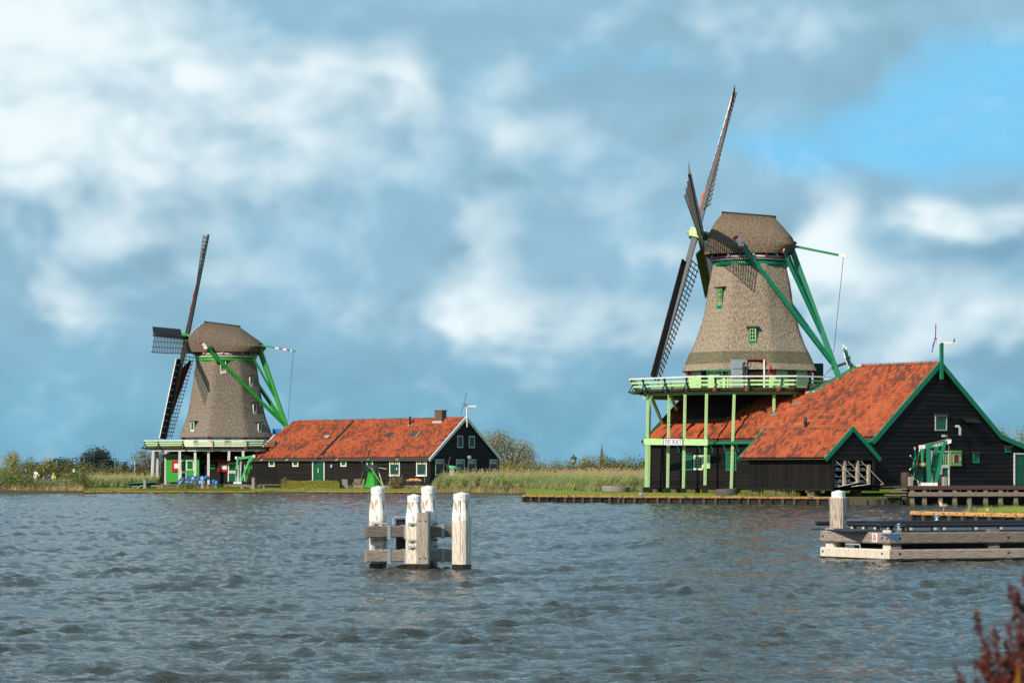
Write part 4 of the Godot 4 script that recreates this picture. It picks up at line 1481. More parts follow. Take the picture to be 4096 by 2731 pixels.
	var ctr := Vector3(-7.1, 3.8, 3.7).lerp(Vector3(-3.25, 3.72, 7.0), 0.475) + nrm * 0.1
	var bd := MB.new()
	bd.box(ctr, Vector3(1.5, 0.42, 0.05), bs)
	var bo := part(nb, "name_board", bd, M["white"])
	var fr := MB.new()
	for s in [-1, 1]:
		fr.box(ctr + bs.y * 0.215 * s + nrm * 0.01, Vector3(1.54, 0.03, 0.06), bs)
		fr.box(ctr + bs.x * 0.757 * s + nrm * 0.01, Vector3(0.03, 0.4, 0.06), bs)
	part(bo, "frame", fr, M["iron"])
	letters(bo, "DE KAT", "Droid Serif", 0.27, Transform3D(bs, ctr + nrm * 0.03), M["blue_paint"])

func letters(parent: Node, s: String, font: String, size: float, xf: Transform3D, m: Material, deep := 0.012) -> void:
	var t := TextMesh.new()
	var f := SystemFont.new()
	f.font_names = PackedStringArray([font])
	t.font = f
	t.text = s
	t.font_size = 64
	t.pixel_size = size / 46.0
	t.depth = deep
	put(parent, "lettering", t, m, xf)

func right_barn() -> void:
	var o := thing("barn", "big black boarded barn with orange pantiles and teal trim under the right windmill", "barn", Vector3(21.54, 0, -154.5), TURN_R)
	var core := MB.new()
	var sl := 0.814
	core.prism([Vector3(-0.05, 0.85, -0.06), Vector3(-0.05, 0.85, -10.8), Vector3(-0.05, 3.84, -10.8), Vector3(-0.05, 8.25, -5.43), Vector3(-0.05, 3.84, -0.06)], Vector3(6.9, 0, 0))
	core.prism([Vector3(-6.95, 0.85, -0.06), Vector3(-6.95, 0.85, -10.8), Vector3(-6.95, 3.84, -10.8), Vector3(-8.5, 6.72, -7.3), Vector3(-8.5, 6.72, -3.56), Vector3(-6.95, 3.84, -0.06)].map(func(p): return Vector3(-6.95, p.y, p.z)), Vector3(13.5, 0, 0))
	core.poly([Vector3(-6.95, 6.7, -3.6), Vector3(-6.95, 8.25, -5.43), Vector3(-8.5, 6.7, -3.6)])
	core.poly([Vector3(-6.95, 6.7, -7.3), Vector3(-8.5, 6.7, -7.3), Vector3(-6.95, 8.25, -5.43)])
	core.poly([Vector3(-8.5, 6.7, -3.6), Vector3(-6.95, 8.25, -5.43), Vector3(-8.5, 6.7, -7.3)])
	# lean-to behind, right of the gable
	core.prism([Vector3(-0.05, 0.85, -10.8), Vector3(-0.05, 0.85, -16.5), Vector3(-0.05, 2.35, -16.5), Vector3(-0.05, 3.9, -10.9)], Vector3(9.0, 0, 0))
	part(o, "wall", core, M["dark"])
	# roof
	var cosr := 0.7756
	var face := Transform3D(Basis(Vector3(1, 0, 0), Vector3(0, 0.6312, -cosr), Vector3(0, cosr, 0.6312)), Vector3(0, 3.93, 0))
	var rp := MB.new()
	rp.prism([Vector3(0.05, 3.78, 0.12), Vector3(0.05, 8.28, -5.4), Vector3(-6.86, 8.28, -5.4), Vector3(-8.5, 6.78, -3.57), Vector3(-20.6, 6.75, -3.53), Vector3(-20.6, 3.78, 0.12)], Vector3(0, 0.05, 0.02))
	var roof := part(o, "roof", rp, M["dark_wood"])
	tiles(roof, face, PackedVector2Array([Vector2(-20.6, -0.28), Vector2(0.0, -0.28), Vector2(0.0, 6.9), Vector2(-6.8, 6.9), Vector2(-8.45, 4.62), Vector2(-20.6, 4.5)]), 0.235, 0.3, 300, Vector2(-2.0, 2.6))
	ridge_tiles(roof, Vector3(0.0, 8.42, -5.45), Vector3(-6.8, 8.42, -5.45), 0.13, "ridge_tile", ["ridge_tile", "ridge_old", "ridge_tile"])
	# hip trim, left verge, gable verges
	beam1(roof, "hip_trim", Vector3(-6.75, 8.5, -5.43), Vector3(-8.95, 6.75, -3.3), 0.12, 0.2, M["teal"])
	beam1(roof, "lead_cap", Vector3(-6.4, 8.52, -5.44), Vector3(-6.95, 8.48, -5.4), 0.24, 0.16, M["lead"])
	beam1(roof, "lead_flashing", Vector3(-8.6, 6.9, -3.5), Vector3(-9.4, 6.83, -3.45), 0.2, 0.1, M["lead"])
	beam1(roof, "lightning_wire", Vector3(-6.5, 8.62, -5.43), Vector3(0.1, 8.62, -5.43), 0.012, 0.012, M["rope_dark"])
	beam1(roof, "verge_board", Vector3(-20.68, 3.72, 0.32), Vector3(-20.68, 6.8, -3.46), 0.12, 0.36, M["teal"], Vector3(0, 1, 1).normalized())
	beam1(roof, "verge_board", Vector3(0.14, 3.6, 0.42), Vector3(0.14, 8.46, -5.5), 0.1, 0.3, M["teal"], Vector3(0, 1, 1).normalized())
	beam1(roof, "verge_board", Vector3(0.145, 8.45, -5.38), Vector3(0.145, 3.95, -10.98), 0.1, 0.3, M["teal"], Vector3(0, 1, -1).normalized())
	beam1(roof, "verge_board", Vector3(0.145, 4.02, -10.9), Vector3(0.145, 2.4, -16.6), 0.1, 0.3, M["teal"], Vector3(0, 1, -0.3).normalized())
	var lt := MB.new()
	lt.prism([Vector3(0.1, 3.96, -10.9), Vector3(0.1, 2.42, -16.6), Vector3(0.1, 2.34, -16.6), Vector3(0.1, 3.88, -10.9)].duplicate(), Vector3(9.0, 0, 0))
	part(o, "lean_to_roof", lt, M["tile1"])
	var bk := MB.new()
	bk.quad(Vector3(0.05, 8.3, -5.45), Vector3(0.05, 3.9, -10.95), Vector3(-6.9, 3.9, -10.95), Vector3(-6.9, 8.3, -5.45))
	part(roof, "rear_slope", bk, M["tile1"])
	# gutter board and brackets
	box1(roof, "gutter_board", Vector3(-20.5, 3.62, 0.28), Vector3(0.05, 3.76, 0.36), M["teal"])
	for x in [-17.4, -15.4, -14.2, -13.0, -11.8, -10.6, -9.4]:
		var m := MB.new()
		m.tube([Vector3(x, 3.6, 0.3), Vector3(x, 3.5, 0.22), Vector3(x, 3.3, 0.08), Vector3(x, 3.1, 0.07)], 0.045, 5)
		part(o, "eave_bracket", m, M["teal"])
	# front boards
	var front := Transform3D()
	var holes := [[-17.16, 1.96, -16.14, 2.94], [-16.01, 1.98, -15.15, 2.93], [-12.97, 1.94, -12.02, 3.15]]
	clad(o, front, 0.8, 3.72, 12, func(_y): return [-20.2, 0.0], holes, "tar", 6.5)
	window(o, front, -17.16, 1.96, -16.14, 2.94, 4, 4, "teal", "teal", 0.07, "window", "glass2")
	var w2 := window(o, front, -16.01, 1.98, -15.15, 2.93, 3, 4, "white", "lime", 0.07)
	tag(w2, "lime green window with its shutter open")
	shutter(w2, front, -15.12, 2.07, -14.4, 2.92, "lime", 0.09)
	window(o, front, -12.97, 1.94, -12.02, 3.15, 4, 4, "teal", "teal", 0.07, "window", "glass2")
	for x in [-17.25, -13.05]: box1(o, "window_hood", Vector3(x, 3.0 if x < -15 else 3.2, 0.02), Vector3(x + 1.2, 3.06 if x < -15 else 3.26, 0.16), M["dark_wood"])
	var cb := MB.new()
	cb.beam(Vector3(-20.42, 0.45, 0.3), Vector3(-20.42, 3.7, 0.02), 0.34, 0.14, Vector3(0, 0, 1))
	part(o, "corner_board", cb, M["teal"])
	box1(o, "corner_board", Vector3(-0.52, 2.2, 0.05), Vector3(-0.24, 3.75, 0.13), M["teal"])
	for x in [-20.1, -18.2, -16.4, -14.4, -12.6, -10.9, -9.0]:
		bricks(o, Vector3(x, 0.25, -0.5), Vector3(x + 0.38, 0.8, -0.04), ["brick", "brick2", "brick3"])
	box1(o, "sill_beam", Vector3(-20.2, 0.74, -0.3), Vector3(0.02, 0.86, -0.02), M["tarred"])
	# gable
	var gf := Transform3D(Basis(Vector3.UP, PI / 2.0), Vector3.ZERO)
	var gh := [[5.05, 4.36, 6.08, 5.3], [4.7, 1.05, 6.3, 3.18], [8.43, 2.4, 8.97, 3.01], [11.36, 3.06, 11.87, 3.4], [12.15, 1.05, 14.4, 3.04]]
	clad(o, gf, 1.06, 8.28, 27, func(y):
		var l: float = 0.02 if y < 3.85 else 0.02 + (y - 3.85) / sl
		var r: float = 16.4 if y < 2.4 else (10.95 + (3.9 - y) / 0.28 if y < 3.9 else 10.86 - (y - 3.85) / sl)
		return [l, maxf(l, minf(r, 16.4))], gh, "tar", 5.0)
	window(o, gf, 5.05, 4.36, 6.08, 5.3, 4, 3, "offwhite", "teal", 0.06, "window", "glass2")
	box1(o, "window_hood", Vector3(4.95, 5.32, 0.02), Vector3(6.2, 5.38, 0.16), M["dark_wood"], gf)
	box1(o, "window_hood", Vector3(8.35, 3.03, 0.02), Vector3(9.05, 3.1, 0.18), M["dark_wood"], gf)
	box1(o, "window_hood", Vector3(11.26, 3.42, 0.02), Vector3(11.98, 3.49, 0.18), M["dark_wood"], gf)
	window(o, gf, 8.43, 2.4, 8.97, 3.01, 2, 2, "teal", "teal", 0.08)
	window(o, gf, 11.36, 3.06, 11.87, 3.4, 2, 1, "teal", "teal", 0.08)
	door(o, gf, 4.7, 1.05, 5.55, 3.15, "offwhite", "door_teal", 1)
	var hd := door(o, gf, 5.55, 1.05, 6.3, 2.2, "white", "door_teal", 1)
	hd.name = "half_door"
	window(o, gf, 5.55, 2.2, 6.3, 3.15, 3, 4, "white", "lime", 0.07)
	var sh := shutter(o, gf, 6.3, 2.22, 7.27, 3.17, "lime_dark", 0.12)
	box1(sh, "white_panel", Vector3(6.52, 2.44, 0.14), Vector3(7.05, 2.93, 0.165), M["cream"])
	tag(box1(sh, "red_panel", Vector3(6.6, 2.45, 0.16), Vector3(6.98, 2.92, 0.18), M["dark_red"]), "dark red cloth panel in the shutter")
	door(o, gf, 12.15, 1.05, 14.4, 3.04, "white", "door_teal", 2)
	# roof flap, stove pipe and lamp on the gable
	var fl := MB.new()
	fl.box(Vector3(8.05, 5.0, 0.28), Vector3(1.25, 0.04, 0.6), Basis(Vector3(1, 0, 0), -0.5).orthonormalized() * Basis(Vector3(1, 0, 0), 1.0))
	part(o, "vent_flap", fl, M["tarred"], gf)
	tube1(o, "stove_pipe", [gf * Vector3(6.85, 4.62, 0.05), gf * Vector3(6.92, 4.64, 0.22), gf * Vector3(6.98, 4.52, 0.3), gf * Vector3(6.98, 4.1, 0.3)], 0.09, M["galv"], 10)
	box1(o, "floodlight", Vector3(5.62, 3.98, 0.04), Vector3(5.85, 4.12, 0.3), M["galv"], gf)
	beam1(o, "finial", gf * Vector3(5.43, 7.45, 0.22), gf * Vector3(5.43, 9.66, 0.22), 0.14, 0.22, M["teal"])
	# black ventilation pipe and post feet on the roof
	var vp := MB.new()
	vp.lathe([Vector2(0.1, 0), Vector2(0.1, 0.35), Vector2(0.13, 0.36), Vector2(0.13, 0.42), Vector2(0.1, 0.43), Vector2(0.1, 0.52), Vector2(0.06, 0.68), Vector2(0.0, 0.7)], 10)
	part(o, "vent_pipe", vp, M["rubber"], Transform3D(Basis(), Vector3(-6.55, 4.55, -0.62)))
	for p in [Vector3(-10.5, 5.42, -1.74), Vector3(-9.4, 6.1, -2.6)]:
		var m := MB.new()
		m.box(p + Vector3(0, 0.05, 0), Vector3(0.55, 0.05, 0.4), Basis(Vector3(1, 0, 0), 0.68))
		part(roof, "lead_foot", m, M["old_wood"])

	# weathervane
	var wv := thing("weathervane", "white weathervane with small black cat and windmill blades on the right barn gable", "weathervane", Vector3(25.75, 9.6, -157.7))
	var hb := MB.new()
	hb.bx(Vector3(-0.09, 0.0, -0.1), Vector3(0.12, 0.1, 0.1))
	hb.bx(Vector3(-0.09, 0.22, -0.1), Vector3(0.12, 0.31, 0.1))
	for x in [-0.09, 0.08]: hb.bx(Vector3(x, 0.1, -0.1), Vector3(x + 0.04, 0.22, 0.1))
	part(wv, "housing", hb, M["white"])
	var ar := MB.new()
	ar.bx(Vector3(0.12, 0.0, -0.015), Vector3(1.13, 0.1, 0.015))
	ar.bx(Vector3(0.35, 0.1, -0.013), Vector3(0.9, 0.13, 0.013))
	part(wv, "vane_arm", ar, M["white"])
	var ct := MB.new()
	ct.tube([Vector3(0.96, 0.12, 0), Vector3(0.97, 0.2, 0), Vector3(0.99, 0.28, 0)], [0.055, 0.045, 0.03], 6)
	ct.tube([Vector3(0.985, 0.3, 0), Vector3(1.02, 0.33, 0)], [0.035, 0.03], 6)
	for s in [-1, 1]: ct.tri(Vector3(0.99, 0.34, 0.01 * s - 0.01), Vector3(1.01, 0.34, 0.01 * s + 0.01), Vector3(1.0, 0.385, 0.015 * s))
	ct.tube([Vector3(0.93, 0.14, 0), Vector3(0.9, 0.08, 0.02), Vector3(0.93, 0.02, 0.02)], 0.014, 4)
	part(wv, "cat_figure", ct, M["iron"])
	for q in [[Vector3(0.02, 0.86, 0.05), "dark_red"], [Vector3(-0.22, -0.84, 0.0), "blue_paint"], [Vector3(0.08, 0.6, -0.4), "white"], [Vector3(-0.24, -0.5, 0.45), "blue_paint"]]:
		beam1(wv, "blade", Vector3(-0.16, 0.33, 0), Vector3(-0.16, 0.33, 0) + q[0], 0.02, 0.075, M[q[1]], Vector3(0.5, 0, 1))
	tube1(wv, "axle", [Vector3(-0.22, 0.33, 0), Vector3(0.1, 0.27, 0)], 0.04, M["iron"], 6)

func shutter(parent: Node, face: Transform3D, x0: float, y0: float, x1: float, y1: float, m: String, z: float) -> MeshInstance3D:
	var b := MB.new()
	b.bx(Vector3(x0, y0, z), Vector3(x1, y1, z + 0.04))
	b.bx(Vector3(x0, y1 - 0.14, z + 0.041), Vector3(x1, y1 - 0.02, z + 0.06))
	b.bx(Vector3(x0, y0 + 0.02, z + 0.041), Vector3(x1, y0 + 0.12, z + 0.06))
	b.bx(Vector3(x1 - 0.16, y0 + 0.3, z + 0.042), Vector3(x1 - 0.06, y0 + 0.55, z + 0.1))
	return part(parent, "shutter", b, M[m], face if parent.get_parent() == self else Transform3D())

func drying_shed() -> void:
	var o := thing("drying_shed", "low black shed with pantile roof, teal verges and open drying racks at its end", "shed", Vector3(18.21, 0, -151.0), TURN_R)
	var cosr := 0.790
	var face := Transform3D(Basis(Vector3(1, 0, 0), Vector3(0, 0.613, -cosr), Vector3(0, cosr, 0.613)), Vector3(0, 2.69, 0))
	var rp := MB.new()
	rp.prism([Vector3(-0.05, 2.6, 0), Vector3(-0.05, 2.6, -0.06), Vector3(-0.05, 4.24, -2.13), Vector3(-0.05, 4.3, -2.13)].duplicate(), Vector3(7.25, 0, 0))
	rp.quad(Vector3(-0.05, 4.3, -2.13), Vector3(-0.05, 2.64, -4.26), Vector3(-7.3, 2.64, -4.26), Vector3(-7.3, 4.3, -2.13))
	var roof := part(o, "roof", rp, M["dark_wood"])
	tiles(roof, face, PackedVector2Array([Vector2(-7.3, -0.05), Vector2(-0.02, -0.05), Vector2(-0.02, 2.62), Vector2(-7.3, 2.62)]), 0.235, 0.3, 300, Vector2(-1, 1), [], 0.12)
	ridge_tiles(roof, Vector3(-7.2, 4.4, -2.13), Vector3(-0.1, 4.4, -2.13), 0.12, "ridge_tile", ["ridge_tile", "ridge_old"], 0.33)
	for x in [-7.36, 0.03]:
		beam1(roof, "verge_board", Vector3(x, 2.58, 0.12), Vector3(x, 4.46, -2.2), 0.1, 0.24, M["teal"], Vector3(0, 1, 1).normalized())
		beam1(roof, "verge_board", Vector3(x + 0.004, 4.44, -2.06), Vector3(x + 0.004, 2.58, -4.38), 0.1, 0.24, M["teal"], Vector3(0, 1, -1).normalized())
	# walls
	var W := MB.new()
	W.bx(Vector3(-6.95, 0.82, -0.52), Vector3(-0.2, 2.6, -0.47))
	W.bx(Vector3(-6.95, 0.82, -4.0), Vector3(-0.05, 2.6, -3.9))
	W.bx(Vector3(-6.95, 0.82, -3.9), Vector3(-6.85, 2.6, -0.52))
	W.bx(Vector3(-2.9, 0.82, -3.9), Vector3(-2.8, 2.6, -0.52))
	W.bx(Vector3(-6.95, 0.78, -4.0), Vector3(-0.05, 0.84, -0.5))
	part(o, "wall", W, M["dark"])
	var xs := [-7.0, -5.78, -4.6, -3.4, -2.2, -1.02, 0.02]
	for k in 6:
		var dm := MB.new()
		for y in [1.0, 2.3]: dm.bx(Vector3(xs[k] + 0.05, y, -0.46), Vector3(xs[k + 1] - 0.05, y + 0.08, -0.44))
		var d := part(o, "drying_door", dm, M["tarred"])
		var n := 5
		for j in n:
			var a := lerpf(xs[k], xs[k + 1], float(j) / n)
			var b := lerpf(xs[k], xs[k + 1], (j + 1.0) / n)
			box1(d, "plank", Vector3(a + (0.012 if j == 0 else 0.0), 0.97, -0.438), Vector3(b - 0.006, 2.6, -0.42 + rng.randf_range(0.0, 0.008)), M["tarv%d" % (rng.randi() % 4)])
		for x in [xs[k] + 0.2, xs[k + 1] - 0.16]:
			box1(d, "hinge_strap", Vector3(x, 0.9, -0.41), Vector3(x + 0.02, 1.5, -0.395), M["iron"])
	box1(o, "sill_beam", Vector3(-7.05, 0.78, -0.5), Vector3(0.1, 0.955, -0.36), M["tarred"])
	box1(o, "eave_board", Vector3(-7.05, 2.52, -0.48), Vector3(0.05, 2.66, -0.34), M["tarred"])
	box1(o, "corner_post", Vector3(-0.12, 0.8, -0.62), Vector3(0.06, 2.64, -0.44), M["tarred"])
	box1(o, "corner_post", Vector3(-0.12, 0.8, -3.98), Vector3(0.06, 2.64, -3.78), M["tarred"])
	var gf := Transform3D(Basis(Vector3.UP, PI / 2.0), Vector3(-0.06, 0, 0))
	clad(o, gf, 2.62, 4.24, 6, func(y): return [0.3 + maxf(0.0, (y - 2.85) / 0.775), 3.96 - maxf(0.0, (y - 2.85) / 0.775)], [], "tar")
	box1(o, "gable_beam", Vector3(-0.14, 2.56, -3.98), Vector3(0.04, 2.64, -0.46), M["tarred"])
	for z in [-1.5, -2.58, -3.5]:
		box1(o, "rack_post", Vector3(-0.15, 0.98, z - 0.08), Vector3(0.02, 2.58 if z > -3.0 else 2.3, z + 0.08), M["bleached"])
	for y in [1.02, 1.3, 1.63, 1.99, 2.32]:
		box1(o, "drying_shelf", Vector3(-2.75, y - 0.045, -3.78), Vector3(-0.18, y, -0.64), M["offwhite"])
	box1(o, "small_sign", Vector3(-0.5, 2.3, -1.72), Vector3(-0.48, 2.56, -1.6), M["teal"])
	# piers
	for x in [-6.97, -4.5, -2.1]:
		bricks(o, Vector3(x, 0.2, -1.1), Vector3(x + 0.55, 0.775, -0.5), ["brick3", "brick_pale", "brick3"])
	for x in [-5.9, -3.3, -1.2]:
		bricks(o, Vector3(x, 0.2, -3.6), Vector3(x + 0.5, 0.775, -3.1), ["brick", "brick2"], 0.22, 0.075, false)
	# black flaps let down on ropes
	for q in [[-0.62, -1.42, 1.85, 0.28], [-1.6, -2.5, 1.75, 0.15], [-2.68, -3.7, 1.8, 0.16]]:
		var m := MB.new()
		m.beam(Vector3(0.1, 0.99, (q[0] + q[1]) * 0.5), Vector3(0.1 + q[2], 0.99 + q[3], (q[0] + q[1]) * 0.5), q[0] - q[1], 0.04)
		var f := part(o, "drying_flap", m, M["tarred"])
		for s in [0.25, 0.75]:
			beam1(f, "batten", Vector3(0.1 + q[2] * s, 0.95 + q[3] * s, q[0]), Vector3(0.1 + q[2] * s, 0.95 + q[3] * s, q[1]), 0.05, 0.04, M["tarred"])
		tube1(f, "flap_rope", [Vector3(0.05, 2.5, q[0] - 0.1), Vector3(0.08 + q[2], 1.0 + q[3], q[0] - 0.1)], 0.018, M["rope"], 4)
		beam1(f, "bright_edge", Vector3(0.3, 1.02, q[0] + 0.01), Vector3(0.1 + q[2], 1.01 + q[3], q[0] + 0.01), 0.02, 0.03, M["offwhite"])
	# lumps of chalk on the shelves
	var lumps := []
	for k in 5:
		var m := MB.new()
		var rows := []
		var r := RandomNumberGenerator.new()
		r.seed = 40 + k
		for i in 5:
			var row := []
			for j in 7:
				var th := PI * i / 4.0
				var ph := TAU * j / 7.0
				var rad := (0.11 + 0.035 * r.randfn()) if i in [1, 2, 3] else 0.1
				row.append(Vector3(sin(th) * cos(ph) * rad, 0.07 - cos(th) * rad * 0.75, -sin(th) * sin(ph) * rad * 0.9))
			rows.append(row)
		m.sheet(rows, true)
		lumps.append(m.mesh())
	var words := ["lowest", "second lowest", "middle", "second highest", "topmost"]
	var bays := ["left", "middle", "right"]
	for si in 5:
		var y: float = [1.02, 1.3, 1.63, 1.99, 2.32][si]
		var bi := -1
		for bay in [[-0.68, -1.4], [-1.62, -2.48], [-2.68, -3.4]]:
			bi += 1
			var n := rng.randi_range(5, 7)
			for j in n:
				var z: float = lerpf(bay[0], bay[1], (j + rng.randf_range(0.2, 0.8)) / n)
				var s := rng.randf_range(0.5, 1.15) * (0.6 if y > 2.2 else 1.0)
				var c := put(self, num("chalk_lump"), lumps[rng.randi() % 5], M["chalk"], o.transform * Transform3D(Basis.from_euler(Vector3(0, rng.randf() * TAU, rng.randf_range(-0.3, 0.3))).scaled(Vector3(s, s, s)), Vector3(rng.randf_range(-0.75, -0.25), y + 0.01, z)))
				tag(c, "white chalk lump on the %s shelf, %s bay of the open drying shed" % [words[si], bays[bi]], "chalk", "chalk lumps drying on the racks")

func wharf() -> void:
	var o := thing("wharf", "dark timber wharf on piles in front of the right barn gable", "wharf", Vector3(22.6, 0, -148.4))
	for k in 18:
		box1(o, "plank", Vector3(-0.1 if k > 1 else 0.05, 1.02, -0.28 - k * 0.3 - 0.285), Vector3(14.0, 1.075 + rng.randf_range(-0.004, 0.004), -0.28 - k * 0.3), M["dark_wood"])
	var m := MB.new()
	for q in [["edge_beam", 0.0, 0.86, 1.1, "brown_beam", 0.0, 0.26], ["rubbing_beam", -0.05, 0.48, 0.73, "beam_dark", 0.09, 0.3]]:
		var n := 0
		for seg in [[q[1], 6.1], [6.115, 14.0]]:
			var b := MB.new()
			b.cham(Vector3((seg[0] + seg[1]) * 0.5, (q[2] + q[3]) * 0.5, q[5] - 0.1), Vector3(seg[1] - seg[0], q[3] - q[2], 0.24), 0.025)
			part(o, q[0], b, M[q[4]])
			n += 1
	for x in [0.18, 0.88, 1.79, 2.6, 3.43, 4.36, 5.21, 6.08, 7.0, 7.9, 8.8]:
		var b := MB.new()
		b.cham(Vector3(x, 0.2, -0.16), Vector3(0.26, 1.3, 0.24), 0.03)
		var p := part(o, "pile", b, M["beam_dark"])
		var g := MB.new()
		g.cham(Vector3(x, 0.06, -0.158), Vector3(0.266, 0.2, 0.248), 0.03)
		tag(part(p, "algae_band", g, M["algae"]), "yellow green algae at the waterline")
	for x in [1.2, 2.9, 3.8, 4.7, 5.6]:
		tube1(o, "rope_end", [Vector3(x, 0.86, 0.03), Vector3(x - 0.04, 0.74, 0.04)], 0.012, M["lichen"], 4)
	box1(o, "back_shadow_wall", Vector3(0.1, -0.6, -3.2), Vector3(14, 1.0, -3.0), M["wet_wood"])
	# steps down to the shed side
	for k in 3:
		box1(o, "step", Vector3(-1.3 + k * 0.28, 0.55 + k * 0.17, -0.9), Vector3(-0.1 + k * 0.03, 0.6 + k * 0.17, -0.35), M["old_wood"])
	box1(o, "step_stringer", Vector3(-0.35, 0.3, -0.5), Vector3(-0.1, 1.0, -0.42), M["dark_wood"])
	box1(o, "landing", Vector3(-1.4, 1.0, -1.6), Vector3(0.0, 1.06, -0.5), M["dark_wood"])
	# post and barrels
	var p := MB.new()
	p.cham(Vector3(0, 0.25, 0), Vector3(0.25, 0.5, 0.25), 0.03)
	p.cham(Vector3(0, 0.5, 0), Vector3(0.2, 0.06, 0.2), 0.03)
	single("mooring_post", p, M["pile_grey"], "short square grey post at the left end of the dark wharf", "post", Vector3(22.72, 1.08, -148.75), 0.3, "short posts on the wharf")
	single("mooring_post", p, M["pile_grey"], "short grey post with a rope round it right of the green wharf crane", "post", Vector3(24.75, 1.08, -149.4), 0.3, "short posts on the wharf")
	for q in [[Vector3(22.78, 1.08, -151.0), "wooden barrel at the wharf's left end beside the barn gable", 1.0], [Vector3(24.85, 1.08, -152.0), "wooden barrel half hidden behind the green wharf crane", 0.85]]:
		var bt := thing("barrel", q[1], "barrel", q[0], 0.0, "wooden barrels on the wharf")
		for k in 18:
			var st := MB.new()
			var t0 := TAU * k / 18.0
			var t1 := TAU * (k + 0.93) / 18.0
			var prv := []
			for i in 6:
				var y: float = 0.78 * i / 5.0 * q[2]
				var r: float = 0.235 + 0.06 * sin(PI * i / 5.0)
				prv.append([Vector3(r * sin(t0), y, r * cos(t0)), Vector3(r * sin(t1), y, r * cos(t1))])
			for i in 5: st.quad(prv[i][0], prv[i][1], prv[i + 1][1], prv[i + 1][0])
			part(bt, "stave", st, M["barrel"])
		var inn := MB.new()
		inn.lathe([Vector2(0.22, 0.0), Vector2(0.27, 0.39 * q[2]), Vector2(0.22, 0.76 * q[2]), Vector2(0.0, 0.76 * q[2])], 16)
		part(bt, "lid", inn, M["dark_wood"])
		for y in [0.06, 0.2, 0.56, 0.7]:
			var r: float = 0.238 + 0.06 * sin(PI * y / 0.78)
			var h := MB.new()
			h.lathe([Vector2(r + 0.006, (y - 0.025) * q[2]), Vector2(r + 0.008, (y + 0.025) * q[2])], 20)
			part(bt, "hoop", h, M["hoop"])
	# crane
	var c := thing("hoisting_frame", "green timber hoisting crane with a spoked wheel and white ends on the wharf", "crane", Vector3(23.85, 1.08, -149.5))
	box1(c, "foot_beam", Vector3(-0.44, 0.0, -0.12), Vector3(0.52, 0.19, 0.12), M["white"])
	box1(c, "foot_beam", Vector3(-0.44, 0.0, -0.92), Vector3(0.52, 0.19, -0.7), M["white"])
	beam1(c, "front_post", Vector3(0.02, 0.1, 0), Vector3(-0.04, 2.36, 0), 0.19, 0.18, M["teal"], Vector3(0, 0, 1))
	beam1(c, "rear_post", Vector3(-0.32, 0.1, -0.8), Vector3(-0.2, 2.2, -0.8), 0.19, 0.18, M["teal"], Vector3(0, 0, 1))
	beam1(c, "steel_slat", Vector3(0.16, 0.1, -0.1), Vector3(0.14, 2.12, -0.1), 0.06, 0.08, M["offwhite"], Vector3(0, 0, 1))
	beam1(c, "front_brace", Vector3(0.42, 0.12, 0), Vector3(0.92, 2.5, 0), 0.2, 0.18, M["teal"], Vector3(0, 0, 1))
	beam1(c, "rear_brace", Vector3(0.15, 0.2, -0.8), Vector3(0.65, 2.35, -0.8), 0.22, 0.18, M["teal"], Vector3(0, 0, 1))
	beam1(c, "tie", Vector3(0.34, 0.95, 0), Vector3(0.34, 0.95, -0.8), 0.1, 0.1, M["teal"])
	# curved head beam
	for z in [0.1, -0.8]:
		var top := []
		var bot := []
		for k in 9:
			var x := lerpf(-0.4, 1.3, k / 8.0)
			var y := 2.12 + 0.14 * pow((x + 0.4) / 1.7, 1.0) + 0.2 * pow(maxf(0.0, (x + 0.1) / 1.4), 2.2)
			bot.append(Vector3(x, y, z))
			top.append(Vector3(x, y + 0.22, z))
		var hb := MB.new()
		for k in range(1, 8):
			if k < 7 or true: hb.prism([bot[k], bot[mini(k + 1, 8)], top[mini(k + 1, 8)], top[k]] if k < 7 else [bot[7] - Vector3(0.001, 0, 0), bot[7], top[7], top[7] - Vector3(0.001, 0, 0)], Vector3(0, 0, 0.16))
		var ho := part(c, "head_beam", hb, M["teal"])
		var we := MB.new()
		we.prism([bot[0], bot[1], top[1], top[0]], Vector3(0, 0, 0.18))
		we.prism([bot[7], bot[8], top[8], top[7]], Vector3(0, 0, 0.18))
		part(ho, "white_end", we, M["white"])
		if z > 0:
			letters(ho, "DE", "Droid Sans", 0.11, Transform3D(Basis(Vector3(0, 0, 1), 0.1), Vector3(0.33, 2.3, 0.108)), M["white"])
			letters(ho, "KAT", "Droid Sans", 0.2, Transform3D(Basis(Vector3(0, 0, 1), 0.17), Vector3(0.62, 2.37, 0.108)), M["white"])
	tube1(c, "axle", [Vector3(-0.75, 1.2, -0.4), Vector3(0.3, 1.2, -0.35)], 0.1, M["teal"], 10)
	tube1(c, "rope_coil", [Vector3(-0.36, 1.2, -0.38), Vector3(-0.16, 1.2, -0.37)], [0.12, 0.14], M["rope"], 10)
	for q in [[-0.1, 0.17, "dark_red"], [0.13, 0.17, "dark_red"]]:
		tube1(c, "red_collar", [Vector3(q[0], 1.2, -0.36), Vector3(q[0] + 0.05, 1.2, -0.36)], q[1], M[q[2]], 12)
	var hubc := Vector3(-0.62, 1.2, -0.4)
	var ux := Vector3(0.5, 0, -0.85).normalized()
	var wh := MB.new()
	var ring := []
	var ring2 := []
	for k in 25:
		var t := TAU * k / 24.0
		ring.append(hubc + (ux * cos(t) + Vector3.UP * sin(t)) * 0.42)
		ring2.append(hubc + (ux * cos(t) + Vector3.UP * sin(t)) * 0.33 + Vector3(0.12, 0, 0.05))
	wh.tube(ring, 0.06, 6)
	var who := part(c, "spoked_wheel", wh, M["teal"])
	tube1(who, "red_ring", ring2, 0.035, M["dark_red"], 6)
